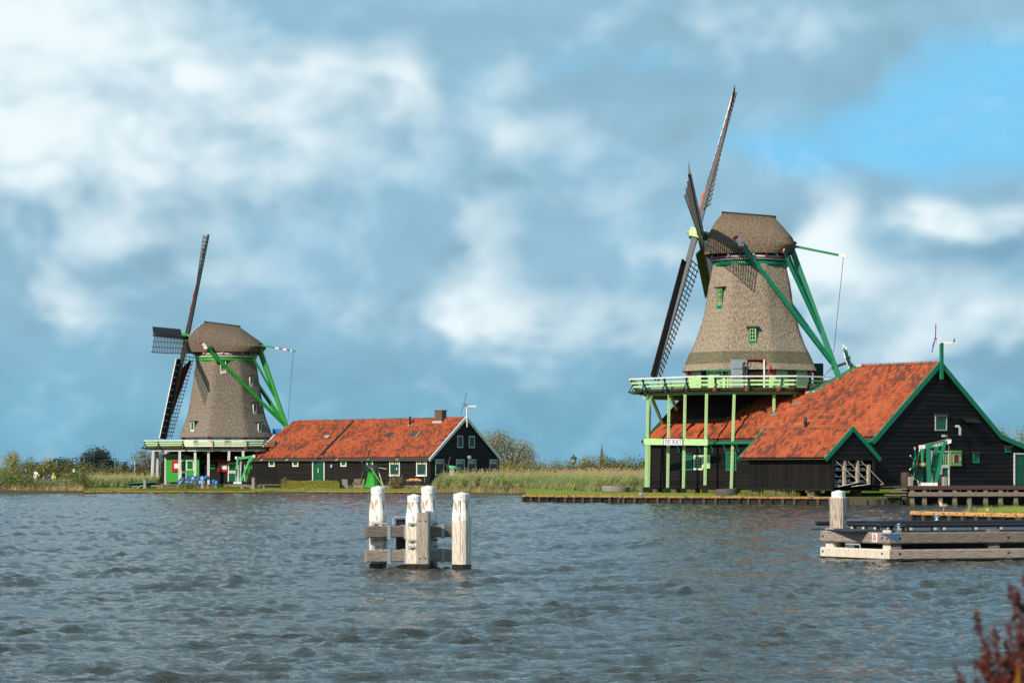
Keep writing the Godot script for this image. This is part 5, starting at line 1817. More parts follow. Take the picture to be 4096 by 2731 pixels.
	for k in 8:
		var t := TAU * k / 8.0 + 0.25
		var d := ux * cos(t) + Vector3.UP * sin(t)
		var sp := tube1(who, "spoke", [hubc, hubc + d * 0.9], [0.055, 0.035], M["teal"], 6)
		tube1(sp, "white_tip", [hubc + d * 0.9, hubc + d * 1.06], 0.038, M["white"], 6)
	tube1(c, "hoist_rope", [Vector3(1.18, 2.5, 0.0), Vector3(1.18, 0.72, 0.0), Vector3(1.12, 0.45, 0.1), Vector3(0.95, 0.3, 0.1), Vector3(0.85, 0.42, 0.1)], 0.018, M["rope"], 5)
	tube1(c, "top_rope", [Vector3(-0.2, 2.38, 0.02), Vector3(0.4, 2.5, 0.02), Vector3(1.2, 2.72, 0.02)], 0.015, M["rope"], 5)
	tube1(c, "winding_rope", [Vector3(-0.3, 1.3, -0.36), Vector3(-0.38, 2.2, -0.1)], 0.015, M["rope"], 5)
	tube1(c, "anchor_rope", [hubc + Vector3(-0.4, -0.55, 0.6), Vector3(-0.75, 0.35, 0.2), Vector3(-0.4, 0.22, 0.1)], 0.014, M["rope"], 5)

func right_bank_things() -> void:
	quay("timber_quay", "lichen covered timber quay edge along the lawn of the right windmill", [[0.8, -163.3], [6.8, -157.2], [14.0, -153.5], [18.6, -150.6]], 0.44, 0.14, 0.42, "lichen_grey", 0.75, 0.17)
	quay("timber_quay", "dark timber quay edge below the open drying racks", [[18.75, -150.45], [22.35, -149.2]], 0.42, 0.14, 0.3, "dark_wood", 0.9, 0.16)
	# millstones
	var q := thing("millstone", "pale worn millstone lying tilted in front of the reeds", "millstone", Vector3(6.72, 0.48, -170.0), 0.2)
	var a := MB.new()
	a.lathe([Vector2(0.0, 0), Vector2(0.86, 0.0), Vector2(0.9, 0.03), Vector2(0.9, 0.36), Vector2(0.86, 0.4), Vector2(0.0, 0.4)], 36)
	part(q, "stone_disc", a, M["stone"], Transform3D(Basis(Vector3(0, 0, 1), -0.06), Vector3(0, 0.04, 0)))
	q = thing("stone_slab", "flat pale stone slab in the grass beside the pale millstone", "stone", Vector3(5.55, 0.46, -168.0), 0.3)
	a = MB.new()
	a.cham(Vector3(0, 0.03, 0), Vector3(1.2, 0.09, 0.7), 0.03)
	part(q, "slab", a, M["stone"])
	q = thing("millstone", "dark grey round millstone on the lawn under the lime green posts", "millstone", Vector3(12.8, 0.45, -155.6))
	a = MB.new()
	a.lathe([Vector2(0.0, 0), Vector2(0.64, 0.0), Vector2(0.67, 0.03), Vector2(0.68, 0.36), Vector2(0.64, 0.4), Vector2(0.12, 0.4), Vector2(0.12, 0.2), Vector2(0.0, 0.2)], 36)
	part(q, "stone_disc", a, M["stone_dark"], Transform3D(Basis(Vector3(0, 0, 1), 0.05), Vector3(0, 0.02, 0)))
	# small notice in the grass
	q = thing("notice_board", "small blue and white notice on a stake in the right lawn", "sign", Vector3(7.8, 0.4, -157.6))
	box1(q, "stake", Vector3(-0.02, -0.1, -0.03), Vector3(0.02, 0.1, -0.01), M["iron"])
	box1(q, "plate", Vector3(-0.12, 0.03, -0.01), Vector3(0.12, 0.23, 0.01), M["blue_paint"])
	box1(q, "white_field", Vector3(-0.112, 0.038, 0.01), Vector3(-0.01, 0.222, 0.014), M["white"])
	letters(q, "1", "Droid Sans", 0.12, Transform3D(Basis(), Vector3(-0.062, 0.13, 0.018)), M["dark_red"], 0.006)
	for k in 3: box1(q, "text_line", Vector3(0.02, 0.19 - k * 0.05, 0.01), Vector3(0.1 - 0.02 * (k % 2), 0.205 - k * 0.05, 0.014), M["white"])
	# person on the gallery
	person("person", "person in black with a dark ponytail photographing from the right mill's gallery", Vector3(14.75, 7.15, -165.6), 2.0, {"shirt": Color(0.012, 0.012, 0.013), "legs": Color(0.01, 0.01, 0.012), "hair": Color(0.012, 0.009, 0.008), "hair_long": true, "pose": "photo", "h": 1.66})

# ------------------------------------------------------------------ people
func person(called: String, label: String, at: Vector3, turn: float, c: Dictionary) -> Node3D:
	var t := thing(called, label, "person", at, turn)
	var s: float = c.get("h", 1.7) / 1.75
	var skin: Color = c.get("skin", Color(0.42, 0.25, 0.17))
	var sh: Color = c.shirt
	var lg: Color = c.legs
	var shoe: Color = c.get("shoe", Color(0.02, 0.02, 0.02))
	var b := []
	var V := func(x: float, y: float, z: float) -> Vector3: return Vector3(x, y, z) * s
	var sit: bool = c.get("pose", "") == "sit"
	var dy := -0.5 if sit else 0.0
	# z forward is the way the person faces
	for q in [-1, 1]:
		var hip: Vector3 = V.call(0.09 * q, 0.93 + dy, 0)
		var knee: Vector3 = V.call(0.1 * q, 0.5 + dy, 0.03 * q) if not sit else V.call(0.13 * q, 0.5, 0.42)
		var ank: Vector3 = V.call(0.1 * q, 0.09, -0.02 + 0.04 * q) if not sit else V.call(0.12 * q, 0.06, 0.48)
		b.append([hip, knee, 0.095 * s, 0.062 * s, lg])
		b.append([knee, ank, 0.062 * s, 0.042 * s, lg])
		b.append([ank + V.call(0, -0.04, -0.03), ank + V.call(0, -0.055, 0.15), 0.042 * s, 0.034 * s, shoe])
		var shd: Vector3 = V.call(0.18 * q, 1.42 + dy, 0)
		var elb: Vector3 = V.call(0.24 * q, 1.15 + dy, -0.02)
		var wri: Vector3 = V.call(0.24 * q, 0.9 + dy, 0.06)
		var pose: String = c.get("pose", "")
		if pose == "photo":
			elb = V.call(0.23 * q, 1.24, 0.18)
			wri = V.call(0.07 * q, 1.5, 0.33)
		elif pose == "reach" and q > 0:
			elb = V.call(0.36, 1.25, 0.12)
			wri = V.call(0.58, 1.12, 0.2)
		elif pose == "sit":
			wri = V.call(0.12 * q, 0.72, 0.3)
		b.append([shd, elb, 0.06 * s, 0.045 * s, sh])
		b.append([elb, wri, 0.045 * s, 0.032 * s, sh])
		fingers(b, wri, (wri - elb).normalized(), Vector3(-q, 0, 0.2).normalized(), skin)
	b.append([V.call(-0.07, 0.95 + dy, 0), V.call(0.07, 0.95 + dy, 0), 0.115 * s, 0.115 * s, lg])
	b.append([V.call(0, 1.0 + dy, 0), V.call(0, 1.32 + dy, 0.01), 0.13 * s, 0.14 * s, sh])
	b.append([V.call(-0.14, 1.4 + dy, 0), V.call(0.14, 1.4 + dy, 0), 0.08 * s, 0.08 * s, sh])
	if c.get("long", false):
		b.append([V.call(0, 1.1, 0), V.call(0, 0.5, 0), 0.15 * s, 0.2 * s, sh])
	b.append([V.call(0, 1.44 + dy, 0), V.call(0, 1.54 + dy, 0.015), 0.052 * s, 0.05 * s, skin])
	b.append([V.call(0, 1.6 + dy, 0.03), V.call(0, 1.67 + dy, 0.01), 0.072 * s, 0.088 * s, skin])
	b.append([V.call(0, 1.62 + dy, 0.1), V.call(0, 1.605 + dy, 0.118), 0.013 * s, 0.014 * s, skin])
	for q in [-1, 1]: b.append([V.call(0.085 * q, 1.64 + dy, 0.0), V.call(0.09 * q, 1.62 + dy, 0.0), 0.014, 0.012, skin])
	put(t, "body", body_mesh(b, 0.026, 0.028).mesh(), M["skin"])
	# eyes and mouth
	var f := MB.new()
	for q in [-1, 1]:
		f.box(V.call(0.03 * q, 1.645 + dy, 0.098), Vector3(0.02, 0.01, 0.01))
	f.box(V.call(0, 1.575 + dy, 0.098), Vector3(0.035, 0.008, 0.01))
	part(t, "face_features", f, M["iron"])
	if c.has("hair"):
		var hm := []
		var hc: Color = c.hair
		hm.append([V.call(0, 1.66 + dy, -0.02), V.call(0, 1.7 + dy, 0.0), 0.092 * s, 0.09 * s, hc])
		if c.get("hair_long", false):
			hm.append([V.call(0, 1.66 + dy, -0.09), V.call(0, 1.4 + dy, -0.14), 0.05 * s, 0.025 * s, hc])
		if c.get("hood", false):
			hm.append([V.call(0, 1.6 + dy, -0.02), V.call(0, 1.48 + dy, 0), 0.11 * s, 0.13 * s, hc])
		put(t, "hair" if not c.get("hood", false) else "hood", body_mesh(hm, 0.022, 0.03).mesh(), M["skin"])
	if c.get("pose", "") == "photo":
		var ph := box1(self, num("phone"), Vector3(-0.08, -0.04, -0.006), Vector3(0.08, 0.04, 0.006), M["iron"], t.transform * Transform3D(Basis(), V.call(0, 1.6, 0.4)))
		tag(ph, "dark phone held up by the " + label.substr(0, 42).strip_edges().trim_prefix("person ").strip_edges(), "phone")
	return t

# ------------------------------------------------------------------ the left bank
func left_mill() -> void:
	var prof := [Vector2(4.27, 4.9), Vector2(4.05, 5.47), Vector2(3.65, 6.52), Vector2(3.45, 7.23), Vector2(3.26, 8.28), Vector2(3.06, 9.51), Vector2(2.86, 10.92), Vector2(2.7, 11.89)]
	var c := {"name": "windmill", "label": "smaller grey thatched windmill with bright green trim and red sailcloth, on the left bank", "at": Vector3(-26.96, -0.05, -246), "turn": deg_to_rad(8.0), "seed": 9,
		"prof": prof, "thatch": "thatch_grey", "cap_m": "thatch_cap_grey", "deck": 4.0, "drum": 4.0, "drum_m": "white", "trim_d": "offwhite", "verge": true,
		"collar": [[11.86, 12.18, 0.1, 0.6, "green_collar", "grass_green"], [12.19, 12.56, 0.16, 1.0, "white_collar", "offwhite"], [12.36, 12.45, 0.175, 1.0, "red_line", "dark_red"], [12.56, 12.8, 0.0, 1.0, "curb_ring", "dark_wood"]],
		"cap": {"front": [-3.55, -3.5, -3.3, -2.7, -1.97], "back": [3.2, 3.62, 3.05, 2.15, 1.21], "width": 2.75, "bottom": 12.66, "ridge_front": 15.56, "fall": 0.14},
		"hub": [3.6, 14.12], "theta": deg_to_rad(1.4), "R": 9.66, "head_m": "grass_green", "knob_m": "grass_green", "stock_m": "stock_black", "sail_w": 1.5, "bar_m": "lath_dark", "lath_m": "lath_dark", "bar_step": 0.36, "board_w": 0.66, "white_edges": [0, 2],
		"cloth": [[0, 2.4, 4.9, -0.22, 0.1, "red"], [0, 7.6, 8.4, 0.05, 0.07, "red"], [1, 3.2, 6.6, -0.1, 0.07, "offwhite"]], "spread": [2, 2.1, 7.3],
		"tail_top": [3.05, 13.1], "tail_low": [5.95, 5.4], "tail_m": "grass_green2", "spreets": [[-0.45, 12.95, 4.5, 0.93, 0.25, 0.62], [2.65, 12.9, 1.75, 0.62, 0.16, 0.5]], "lever": [3.4, 13.33, 6.7, 12.76], "lever_m": "stripes", "rope": [5.96, 6.3]}
	var mill := windmill(c)
	mill.scale = Vector3(1.025, 1.025, 1.025)
	stage(mill, {"deck": 4.02, "deck_a": 7.15, "rail_a": 7.45, "rail_h": 4.56, "ring": 6.7, "posts": 2, "mid": true, "turn": c.turn, "beam_m": "offwhite", "leg_m": "white", "leg_w": 0.19,
		"legs": [[-6.12, 0.62, 3.6, -6.0, 3.62, 3.5], [-6.3, 0.62, 4.0, -6.18, 3.62, 3.9], [-6.13, 0.62, 1.5, -6.11, 3.62, 1.5], [-4.91, 0.5, 5.0, -4.87, 3.62, 5.0], [-3.51, 0.6, 6.2, -3.47, 3.62, 6.2], [-2.06, 0.6, 6.7, -2.02, 3.62, 6.7], [-0.84, 0.6, 6.7, -0.84, 3.62, 6.7], [0.97, 2.77, 6.7, 1.01, 3.62, 6.7], [2.26, 3.1, 6.7, 2.26, 3.62, 6.7]]})
	mill_window(mill, prof, c.turn, -0.35, 10.62, 11.85, 0.5, "white", "grass_green")
	for q in [[9.5, 10.5], [7.0, 8.0], [5.25, 6.25]]:
		mill_window(mill, prof, c.turn + PI / 4.0, 0.15, q[0], q[1], 0.42, "white", "grass_green")
	mill_window(mill, prof, c.turn - PI / 4.0, -0.35, 5.3, 6.3, 0.42, "white", "grass_green")
	# small blue cover behind the thatch on the right
	box1(mill, "blue_cover", Vector3(4.3, 4.9, -0.6), Vector3(5.0, 5.7, 0.2), M["drum_blue"])

func left_barn() -> void:
	var o := thing("barn", "long black boarded house with pantile roof and white verges beside the left windmill", "house", Vector3(-7.11, 0, -228.0), TURN_L)
	var sl := 0.67
	var L := 20.4
	var core := MB.new()
	core.prism([Vector3(-0.05, 0.3, -0.06), Vector3(-0.05, 0.3, -10.24), Vector3(-0.05, 2.98, -10.24), Vector3(-0.05, 6.4, -5.15), Vector3(-0.05, 2.98, -0.06)], Vector3(19.4, 0, 0))
	core.bx(Vector3(-20.35, 0.3, -10.2), Vector3(-19.45, 5.0, -3.2))
	core.bx(Vector3(-20.35, 0.3, -3.2), Vector3(-19.45, 2.95, -0.06))
	part(o, "wall", core, M["dark"])
	var cosr := 0.8308
	# the ridge line sinks slightly to the left
	var tilt := Basis(Vector3(0, 0, 1), 0.0045)
	var face := Transform3D(tilt * Basis(Vector3(1, 0, 0), Vector3(0, 0.5566, -cosr), Vector3(0, cosr, 0.5566)), Vector3(0, 3.05, 0))
	var rp := MB.new()
	rp.prism([Vector3(0.05, 2.92, 0.15), Vector3(0.05, 6.46, -5.15), Vector3(-19.6, 6.36, -5.15), Vector3(-20.4, 5.0, -3.15), Vector3(-20.4, 2.83, 0.15)], Vector3(0, 0.04, 0.02))
	rp.quad(Vector3(0.05, 6.48, -5.15), Vector3(0.05, 3.0, -10.4), Vector3(-20.4, 2.95, -10.4), Vector3(-19.6, 6.36, -5.15))
	rp.tri(Vector3(-19.6, 6.36, -5.15), Vector3(-20.4, 4.9, -7.1), Vector3(-20.4, 5.0, -3.15))
	var roof := part(o, "roof", rp, M["dark_wood"])
	var strip := PackedVector2Array([Vector2(-12.75, -0.2), Vector2(-12.45, -0.2), Vector2(-12.2, 6.3), Vector2(-12.6, 6.3)])
	tiles(roof, face, PackedVector2Array([Vector2(-20.3, -0.22), Vector2(-0.02, -0.22), Vector2(-0.02, 6.12), Vector2(-19.6, 6.12), Vector2(-20.3, 3.75)]), 0.235, 0.31, 300, Vector2(-3.0, 2.5), [strip])
	box1(roof, "dark_joint_strip", Vector3(-12.72, -0.15, 0.02), Vector3(-12.3, 6.2, 0.06), M["tarred"], face)
	ridge_tiles(roof, Vector3(-19.55, 6.43, -5.15), Vector3(-0.05, 6.53, -5.15), 0.12, "ridge_tile", ["ridge_tile", "ridge_tile", "ridge_old"], 0.36)
	beam1(roof, "verge_board", Vector3(0.1, 2.78, 0.32), Vector3(0.1, 6.6, -5.2), 0.1, 0.26, M["white"], Vector3(0, 1, 0.67).normalized())
	beam1(roof, "verge_board", Vector3(0.104, 6.6, -5.1), Vector3(0.104, 2.78, -10.62), 0.1, 0.26, M["white"], Vector3(0, 1, -0.67).normalized())
	beam1(roof, "verge_board", Vector3(-20.44, 2.72, 0.3), Vector3(-20.44, 5.12, -3.25), 0.14, 0.26, M["white"], Vector3(0, 1, 0.67).normalized())
	beam1(roof, "hip_tiles", Vector3(-20.4, 5.1, -3.2), Vector3(-19.55, 6.42, -5.1), 0.16, 0.1, M["ridge_tile"])
	box1(roof, "gutter_board", Vector3(-20.4, 2.72, 0.2), Vector3(0.0, 2.87, 0.28), M["dark_wood"])
	for x in [-19.2, -16.2, -10.4, -6.9, -3.6]: beam1(roof, "gutter_bracket", Vector3(x, 2.76, 0.3), Vector3(x + 0.25, 2.92, 0.3), 0.05, 0.05, M["white"])
	for x in [-18.9, -17.4, -15.9, -14.4, -12.9, -8.4, -6.9, -5.4, -3.9, -2.4, -0.9]: beam1(o, "eave_bracket", Vector3(x, 2.7, 0.18), Vector3(x, 2.45, 0.03), 0.06, 0.06, M["tarred"])
	# skylights, dormers, pipes, chimney
	for q in [[-14.2, 3.15, 0.62, 0.55, "galv"], [-7.2, 3.3, 0.8, 0.6, "slate"], [-4.5, 3.3, 0.8, 0.65, "glass2"]]:
		var m := MB.new()
		m.bx(Vector3(q[0], q[1], 0.04), Vector3(q[0] + q[2], q[1] + q[3], 0.12))
		var sk := part(roof, "skylight", m, M["slate"], face)
		box1(sk, "pane", Vector3(q[0] + 0.06, q[1] + 0.06, 0.12), Vector3(q[0] + q[2] - 0.06, q[1] + q[3] - 0.06, 0.13), M[q[4]])
		if q[4] == "glass2": box1(sk, "lead_edge", Vector3(q[0] + q[2], q[1] - 0.05, 0.05), Vector3(q[0] + q[2] + 0.12, q[1] + q[3] + 0.05, 0.1), M["lead"])
	tube1(roof, "flue", [Vector3(-5.45, 5.7, -4.2), Vector3(-5.45, 6.75, -4.2)], 0.09, M["rubber"], 8)
	box1(roof, "lead_flashing", Vector3(-5.7, 5.05, 0.07), Vector3(-5.2, 5.4, 0.1), M["lead"], face)
	var ch := Node3D.new()
	ch.name = "chimney"
	ch.position = Vector3(-2.55, 6.15, -4.9)
	o.add_child(ch, true)
	bricks(ch, Vector3(-0.4, 0, -0.35), Vector3(0.4, 1.05, 0.35), ["brick", "brick3", "brick2"], 0.22, 0.08)
	box1(ch, "chimney_cap", Vector3(-0.45, 1.05, -0.4), Vector3(0.45, 1.13, 0.4), M["brick3"])
	for k in 4: box1(ch, "lead_flashing", Vector3(-0.6 + k * 0.26, -0.1 - 0.04 * (k % 2), 0.36), Vector3(-0.34 + k * 0.26, 0.16, 0.46), M["lead"])
	# front
	var f := Transform3D()
	var holes := [[-18.42, 2.24, -17.72, 2.83], [-15.61, 2.24, -14.92, 2.82], [-13.28, 0.6, -11.86, 2.78], [-10.02, 2.24, -9.35, 2.83], [-7.03, 2.24, -6.34, 2.83], [-4.5, 1.43, -3.34, 2.85], [-1.52, 1.43, -0.37, 2.85]]
	clad(o, f, 0.62, 2.8, 9, func(_y): return [-20.3, 0.0], holes, "tar", 7.0)
	for k in [0, 1, 3, 4]:
		var h: Array = holes[k]
		window(o, f, h[0], h[1], h[2], h[3], 3, 2, "white", "grass_green", 0.1)
	for k in [5, 6]:
		var h: Array = holes[k]
		var w := window(o, f, h[0], h[1], h[2], h[3], 4, 4, "white", "door_green", 0.1, "window", "glass2", 0.03, 0.05)
		for j in 4: box1(w, "curtain", Vector3(h[0] + 0.17 + j * 0.205, h[3] - 0.42, 0.028), Vector3(h[0] + 0.345 + j * 0.205, h[3] - 0.16, 0.034), M["cream"])
		box1(w, "transom", Vector3(h[0] + 0.1, h[3] - 0.5, 0.0), Vector3(h[2] - 0.1, h[3] - 0.43, 0.055), M["door_green"])
	box1(o, "window_ornament", Vector3(-3.78, 1.95, 0.03), Vector3(-3.66, 2.12, 0.05), M["cream"])
	door(o, f, -13.28, 0.6, -11.86, 2.78, "white", "door_green", 2)
	box1(o, "door_handle", Vector3(-12.62, 1.7, 0.06), Vector3(-12.55, 2.1, 0.1), M["white"])
	box1(o, "wall_lamp", Vector3(-11.07, 2.15, 0.05), Vector3(-10.91, 2.42, 0.2), M["lead"])
	bricks(o, Vector3(-8.6, 0.2, -0.3), Vector3(0.0, 0.62, -0.02), ["brick_pale", "brick_pale", "brick_pale", "brick2"], 0.24, 0.085, false)
	box1(o, "grey_footing", Vector3(-9.6, 0.2, -0.3), Vector3(-8.6, 0.62, -0.03), M["stone_dark"])
	# gable
	var gf := Transform3D(Basis(Vector3.UP, PI / 2.0), Vector3.ZERO)
	var gh := [[0.62, 1.46, 1.87, 2.89], [3.68, 1.46, 4.94, 2.89], [5.45, 1.46, 6.7, 2.89], [8.8, 1.46, 10.0, 2.89], [3.87, 3.9, 4.73, 4.97], [5.61, 3.9, 6.49, 4.97]]
	clad(o, gf, 0.6, 6.4, 24, func(y):
		var k: float = maxf(0.0, (y - 3.0) / sl)
		return [0.02 + k, 10.28 - k], gh, "tar", 5.0)
	for k in 6:
		var h: Array = gh[k]
		var w := window(o, gf, h[0], h[1], h[2], h[3], 4, 4 if k < 4 else 3, "offwhite", "door_green", 0.09, "window", "glass2")
		if k < 4:
			for j in 4: box1(w, "curtain", Vector3(h[0] + 0.18 + j * 0.225, h[3] - 0.44, 0.028), Vector3(h[0] + 0.37 + j * 0.225, h[3] - 0.16, 0.034), M["lead"])
	box1(o, "floodlight", Vector3(5.25, 2.95, 0.04), Vector3(5.55, 3.2, 0.4), M["lead"], gf)
	beam1(o, "finial", gf * Vector3(5.15, 5.75, 0.2), gf * Vector3(5.15, 7.55, 0.2), 0.1, 0.12, M["white"])
	var wv := thing("weathervane", "small red and white weathervane on the left house's white gable post", "weathervane", Vector3(-4.11, 7.5, -232.1))
	box1(wv, "housing", Vector3(-0.1, 0.05, -0.06), Vector3(0.1, 0.13, 0.06), M["dark_red"])
	box1(wv, "housing", Vector3(-0.08, 0.25, -0.06), Vector3(0.08, 0.31, 0.06), M["dark_red"])
	for x in [-0.1, 0.06]: box1(wv, "housing_post", Vector3(x, 0.13, -0.05), Vector3(x + 0.04, 0.25, 0.05), M["dark_red"])
	var va := MB.new()
	va.prism([Vector3(0.1, 0.06, 0.01), Vector3(0.7, 0.04, 0.01), Vector3(0.98, 0.03, 0.01), Vector3(0.9, 0.1, 0.01), Vector3(0.98, 0.17, 0.01), Vector3(0.7, 0.17, 0.01), Vector3(0.1, 0.14, 0.01)], Vector3(0, 0, 0.02))
	part(wv, "vane_arm", va, M["white"])
	for q in [Vector3(0.2, 1.0, 0), Vector3(-0.32, -0.9, 0), Vector3(-0.45, 0.12, 0.7), Vector3(0.4, -0.1, -0.7)]:
		beam1(wv, "blade", Vector3(-0.14, 0.3, 0), Vector3(-0.14, 0.3, 0) + q, 0.02, 0.06, M["iron"], Vector3(0.5, 0, 1))

func left_outbuildings() -> void:
	# low annex along the end of the house
	var o := thing("annex", "low black annex with green door and red shutter between house and left mill", "building", Vector3(-28.3, -0.02, -240.6))
	o.scale = Vector3(1.025, 1.025, 1.025)
	box1(o, "wall", Vector3(0.0, 0.4, -4.0), Vector3(4.3, 2.6, -0.03), M["dark"])
	clad(o, Transform3D(), 0.75, 2.6, 8, func(_y): return [0.0, 4.34], [[2.03, 0.8, 3.62, 2.58], [3.72, 1.98, 4.26, 2.5], [0.26, 2.0, 0.9, 2.4]], "tar", 5.0)
	var rp := MB.new()
	rp.prism([Vector3(4.4, 2.56, 0.35), Vector3(4.4, 2.56, 0.3), Vector3(4.4, 3.7, -3.6), Vector3(4.4, 3.76, -3.6)].duplicate(), Vector3(4.7, 0, 0))
	var roof := part(o, "roof", rp, M["dark_wood"])
	var fr := Transform3D(Basis(Vector3(1, 0, 0), Vector3(0, 0.284, -0.959), Vector3(0, 0.959, 0.284)), Vector3(0, 2.6, 0.38))
	tiles(roof, fr, PackedVector2Array([Vector2(-0.3, 0), Vector2(4.4, 0), Vector2(4.4, 4.0), Vector2(-0.3, 4.0)]), 0.235, 0.32, 0, Vector2(2, 0), [], 0.45)
	var f := Transform3D(Basis(), Vector3(0, 0, 0.01))
	window(o, f, 2.05, 1.72, 2.95, 2.56, 4, 4, "white", "grass_green", 0.1)
	door(o, f, 2.05, 0.85, 2.95, 1.7, "white", "door_green", 1)
	door(o, f, 2.95, 0.85, 3.62, 2.56, "offwhite", "door_green", 1)
	window(o, f, 3.72, 1.98, 4.26, 2.5, 3, 2, "grass_green", "grass_green", 0.05)
	window(o, f, 0.26, 2.0, 0.9, 2.4, 3, 1, "grass_green", "grass_green", 0.05)
	red_shutter(o, f, 1.2, 1.72, 2.02, 2.56)
	# green boarded hut
	var g := thing("green_hut", "bright green boarded hut with black roof and red shutter under the left gallery", "shed", Vector3(-31.85, -0.02, -240.2), 0.0)
	g.scale = Vector3(1.025, 1.025, 1.025)
	box1(g, "wall", Vector3(0.05, 0.5, -4.0), Vector3(2.9, 3.3, -0.03), M["dark"])
	clad(g, Transform3D(), 0.82, 3.0, 10, func(_y): return [0.0, 2.98], [[1.28, 0.82, 1.86, 2.78], [1.86, 1.9, 2.52, 2.78]], "grass_green")
	clad(g, Transform3D(Basis(Vector3.UP, PI / 2.0), Vector3(2.95, 0, 0)), 0.82, 3.0, 10, func(_y): return [0.0, 1.4], [], "grass_green2")
	window(g, Transform3D(), 1.3, 1.72, 1.84, 2.78, 3, 4, "white", "grass_green", 0.07)
	door(g, Transform3D(), 1.3, 0.82, 1.84, 1.7, "white", "door_green", 1)
	window(g, Transform3D(), 1.84, 1.9, 2.5, 2.78, 4, 3, "white", "grass_green", 0.07)
	red_shutter(g, Transform3D(), 0.55, 1.78, 1.22, 2.74)
	var gr := MB.new()
	gr.prism([Vector3(-0.25, 3.02, 0.3), Vector3(3.2, 3.02, 0.3), Vector3(3.2, 3.1, 0.3), Vector3(-0.25, 3.1, 0.3)], Vector3(0, 0, 0.05))
	gr.quad(Vector3(-0.25, 3.1, 0.3), Vector3(3.2, 3.1, 0.3), Vector3(3.2, 3.9, -2.2), Vector3(1.1, 3.9, -2.2))
	gr.tri(Vector3(-0.25, 3.1, 0.3), Vector3(1.1, 3.9, -2.2), Vector3(-0.25, 3.1, -4.2))
	part(g, "roof", gr, M["tarred"])
	beam1(g, "barge_board", Vector3(-0.28, 3.1, 0.3), Vector3(1.1, 3.92, -2.2), 0.08, 0.16, M["dark_wood"])
	box1(g, "step", Vector3(0.1, 0.5, 0.05), Vector3(0.45, 0.78, 0.4), M["brick2"])
	# black shed end left of the hut, leaning outwards at its foot
	var s := thing("black_lean_to", "black boarded lean-to with sloping edge behind the white gallery posts", "shed", Vector3(-32.8, 0, -242.4), 0.0)
	clad(s, Transform3D(), 0.7, 3.1, 10, func(y): return [0.0 + (y - 0.7) * 0.17, 0.95], [])
	box1(s, "wall", Vector3(0.4, 0.5, -3.0), Vector3(0.9, 3.1, -0.04), M["dark"])
	# dark gap with a window between hut and annex
	var d := thing("mill_base", "dark green shaded mill base wall with window between hut and annex", "building", Vector3(-28.9, 0, -242.9), 0.0)
	box1(d, "wall", Vector3(0.0, 0.5, -5.0), Vector3(2.0, 3.6, -0.1), M["dark"])
	clad(d, Transform3D(), 0.8, 3.3, 10, func(_y): return [0.0, 2.0], [[0.1, 1.95, 1.0, 3.2]], "bottle")
	window(d, Transform3D(), 0.1, 1.95, 1.0, 3.2, 5, 3, "galv", "bottle", 0.06, "window", "glass")
	beam1(d, "barge_board", Vector3(-0.3, 3.2, 0.5), Vector3(1.4, 3.85, 0.3), 0.1, 0.3, M["offwhite"])

func red_shutter(parent: Node, f: Transform3D, x0: float, y0: float, x1: float, y1: float) -> void:
	var m := MB.new()
	m.bx(Vector3(x0, y0, 0.1), Vector3(x1, y1, 0.14))
	var s := part(parent, "shutter", m, M["red"], f)
	tag(s, "red shutter with a white square, folded open")
	var w := (x1 - x0)
	var h := (y1 - y0)
	box1(s, "white_square", Vector3(x0 + w * 0.3, y0 + h * 0.28, 0.141), Vector3(x0 + w * 0.92, y0 + h * 0.72, 0.155), M["white"])
	for y in [y0 + 0.05, y1 - 0.17]: box1(s, "ledge", Vector3(x0 - 0.02, y, 0.141), Vector3(x1, y + 0.12, 0.16), M["red"])
	box1(s, "edge_ledge", Vector3(x0 - 0.03, y0, 0.12), Vector3(x0 + 0.1, y1, 0.165), M["red"])

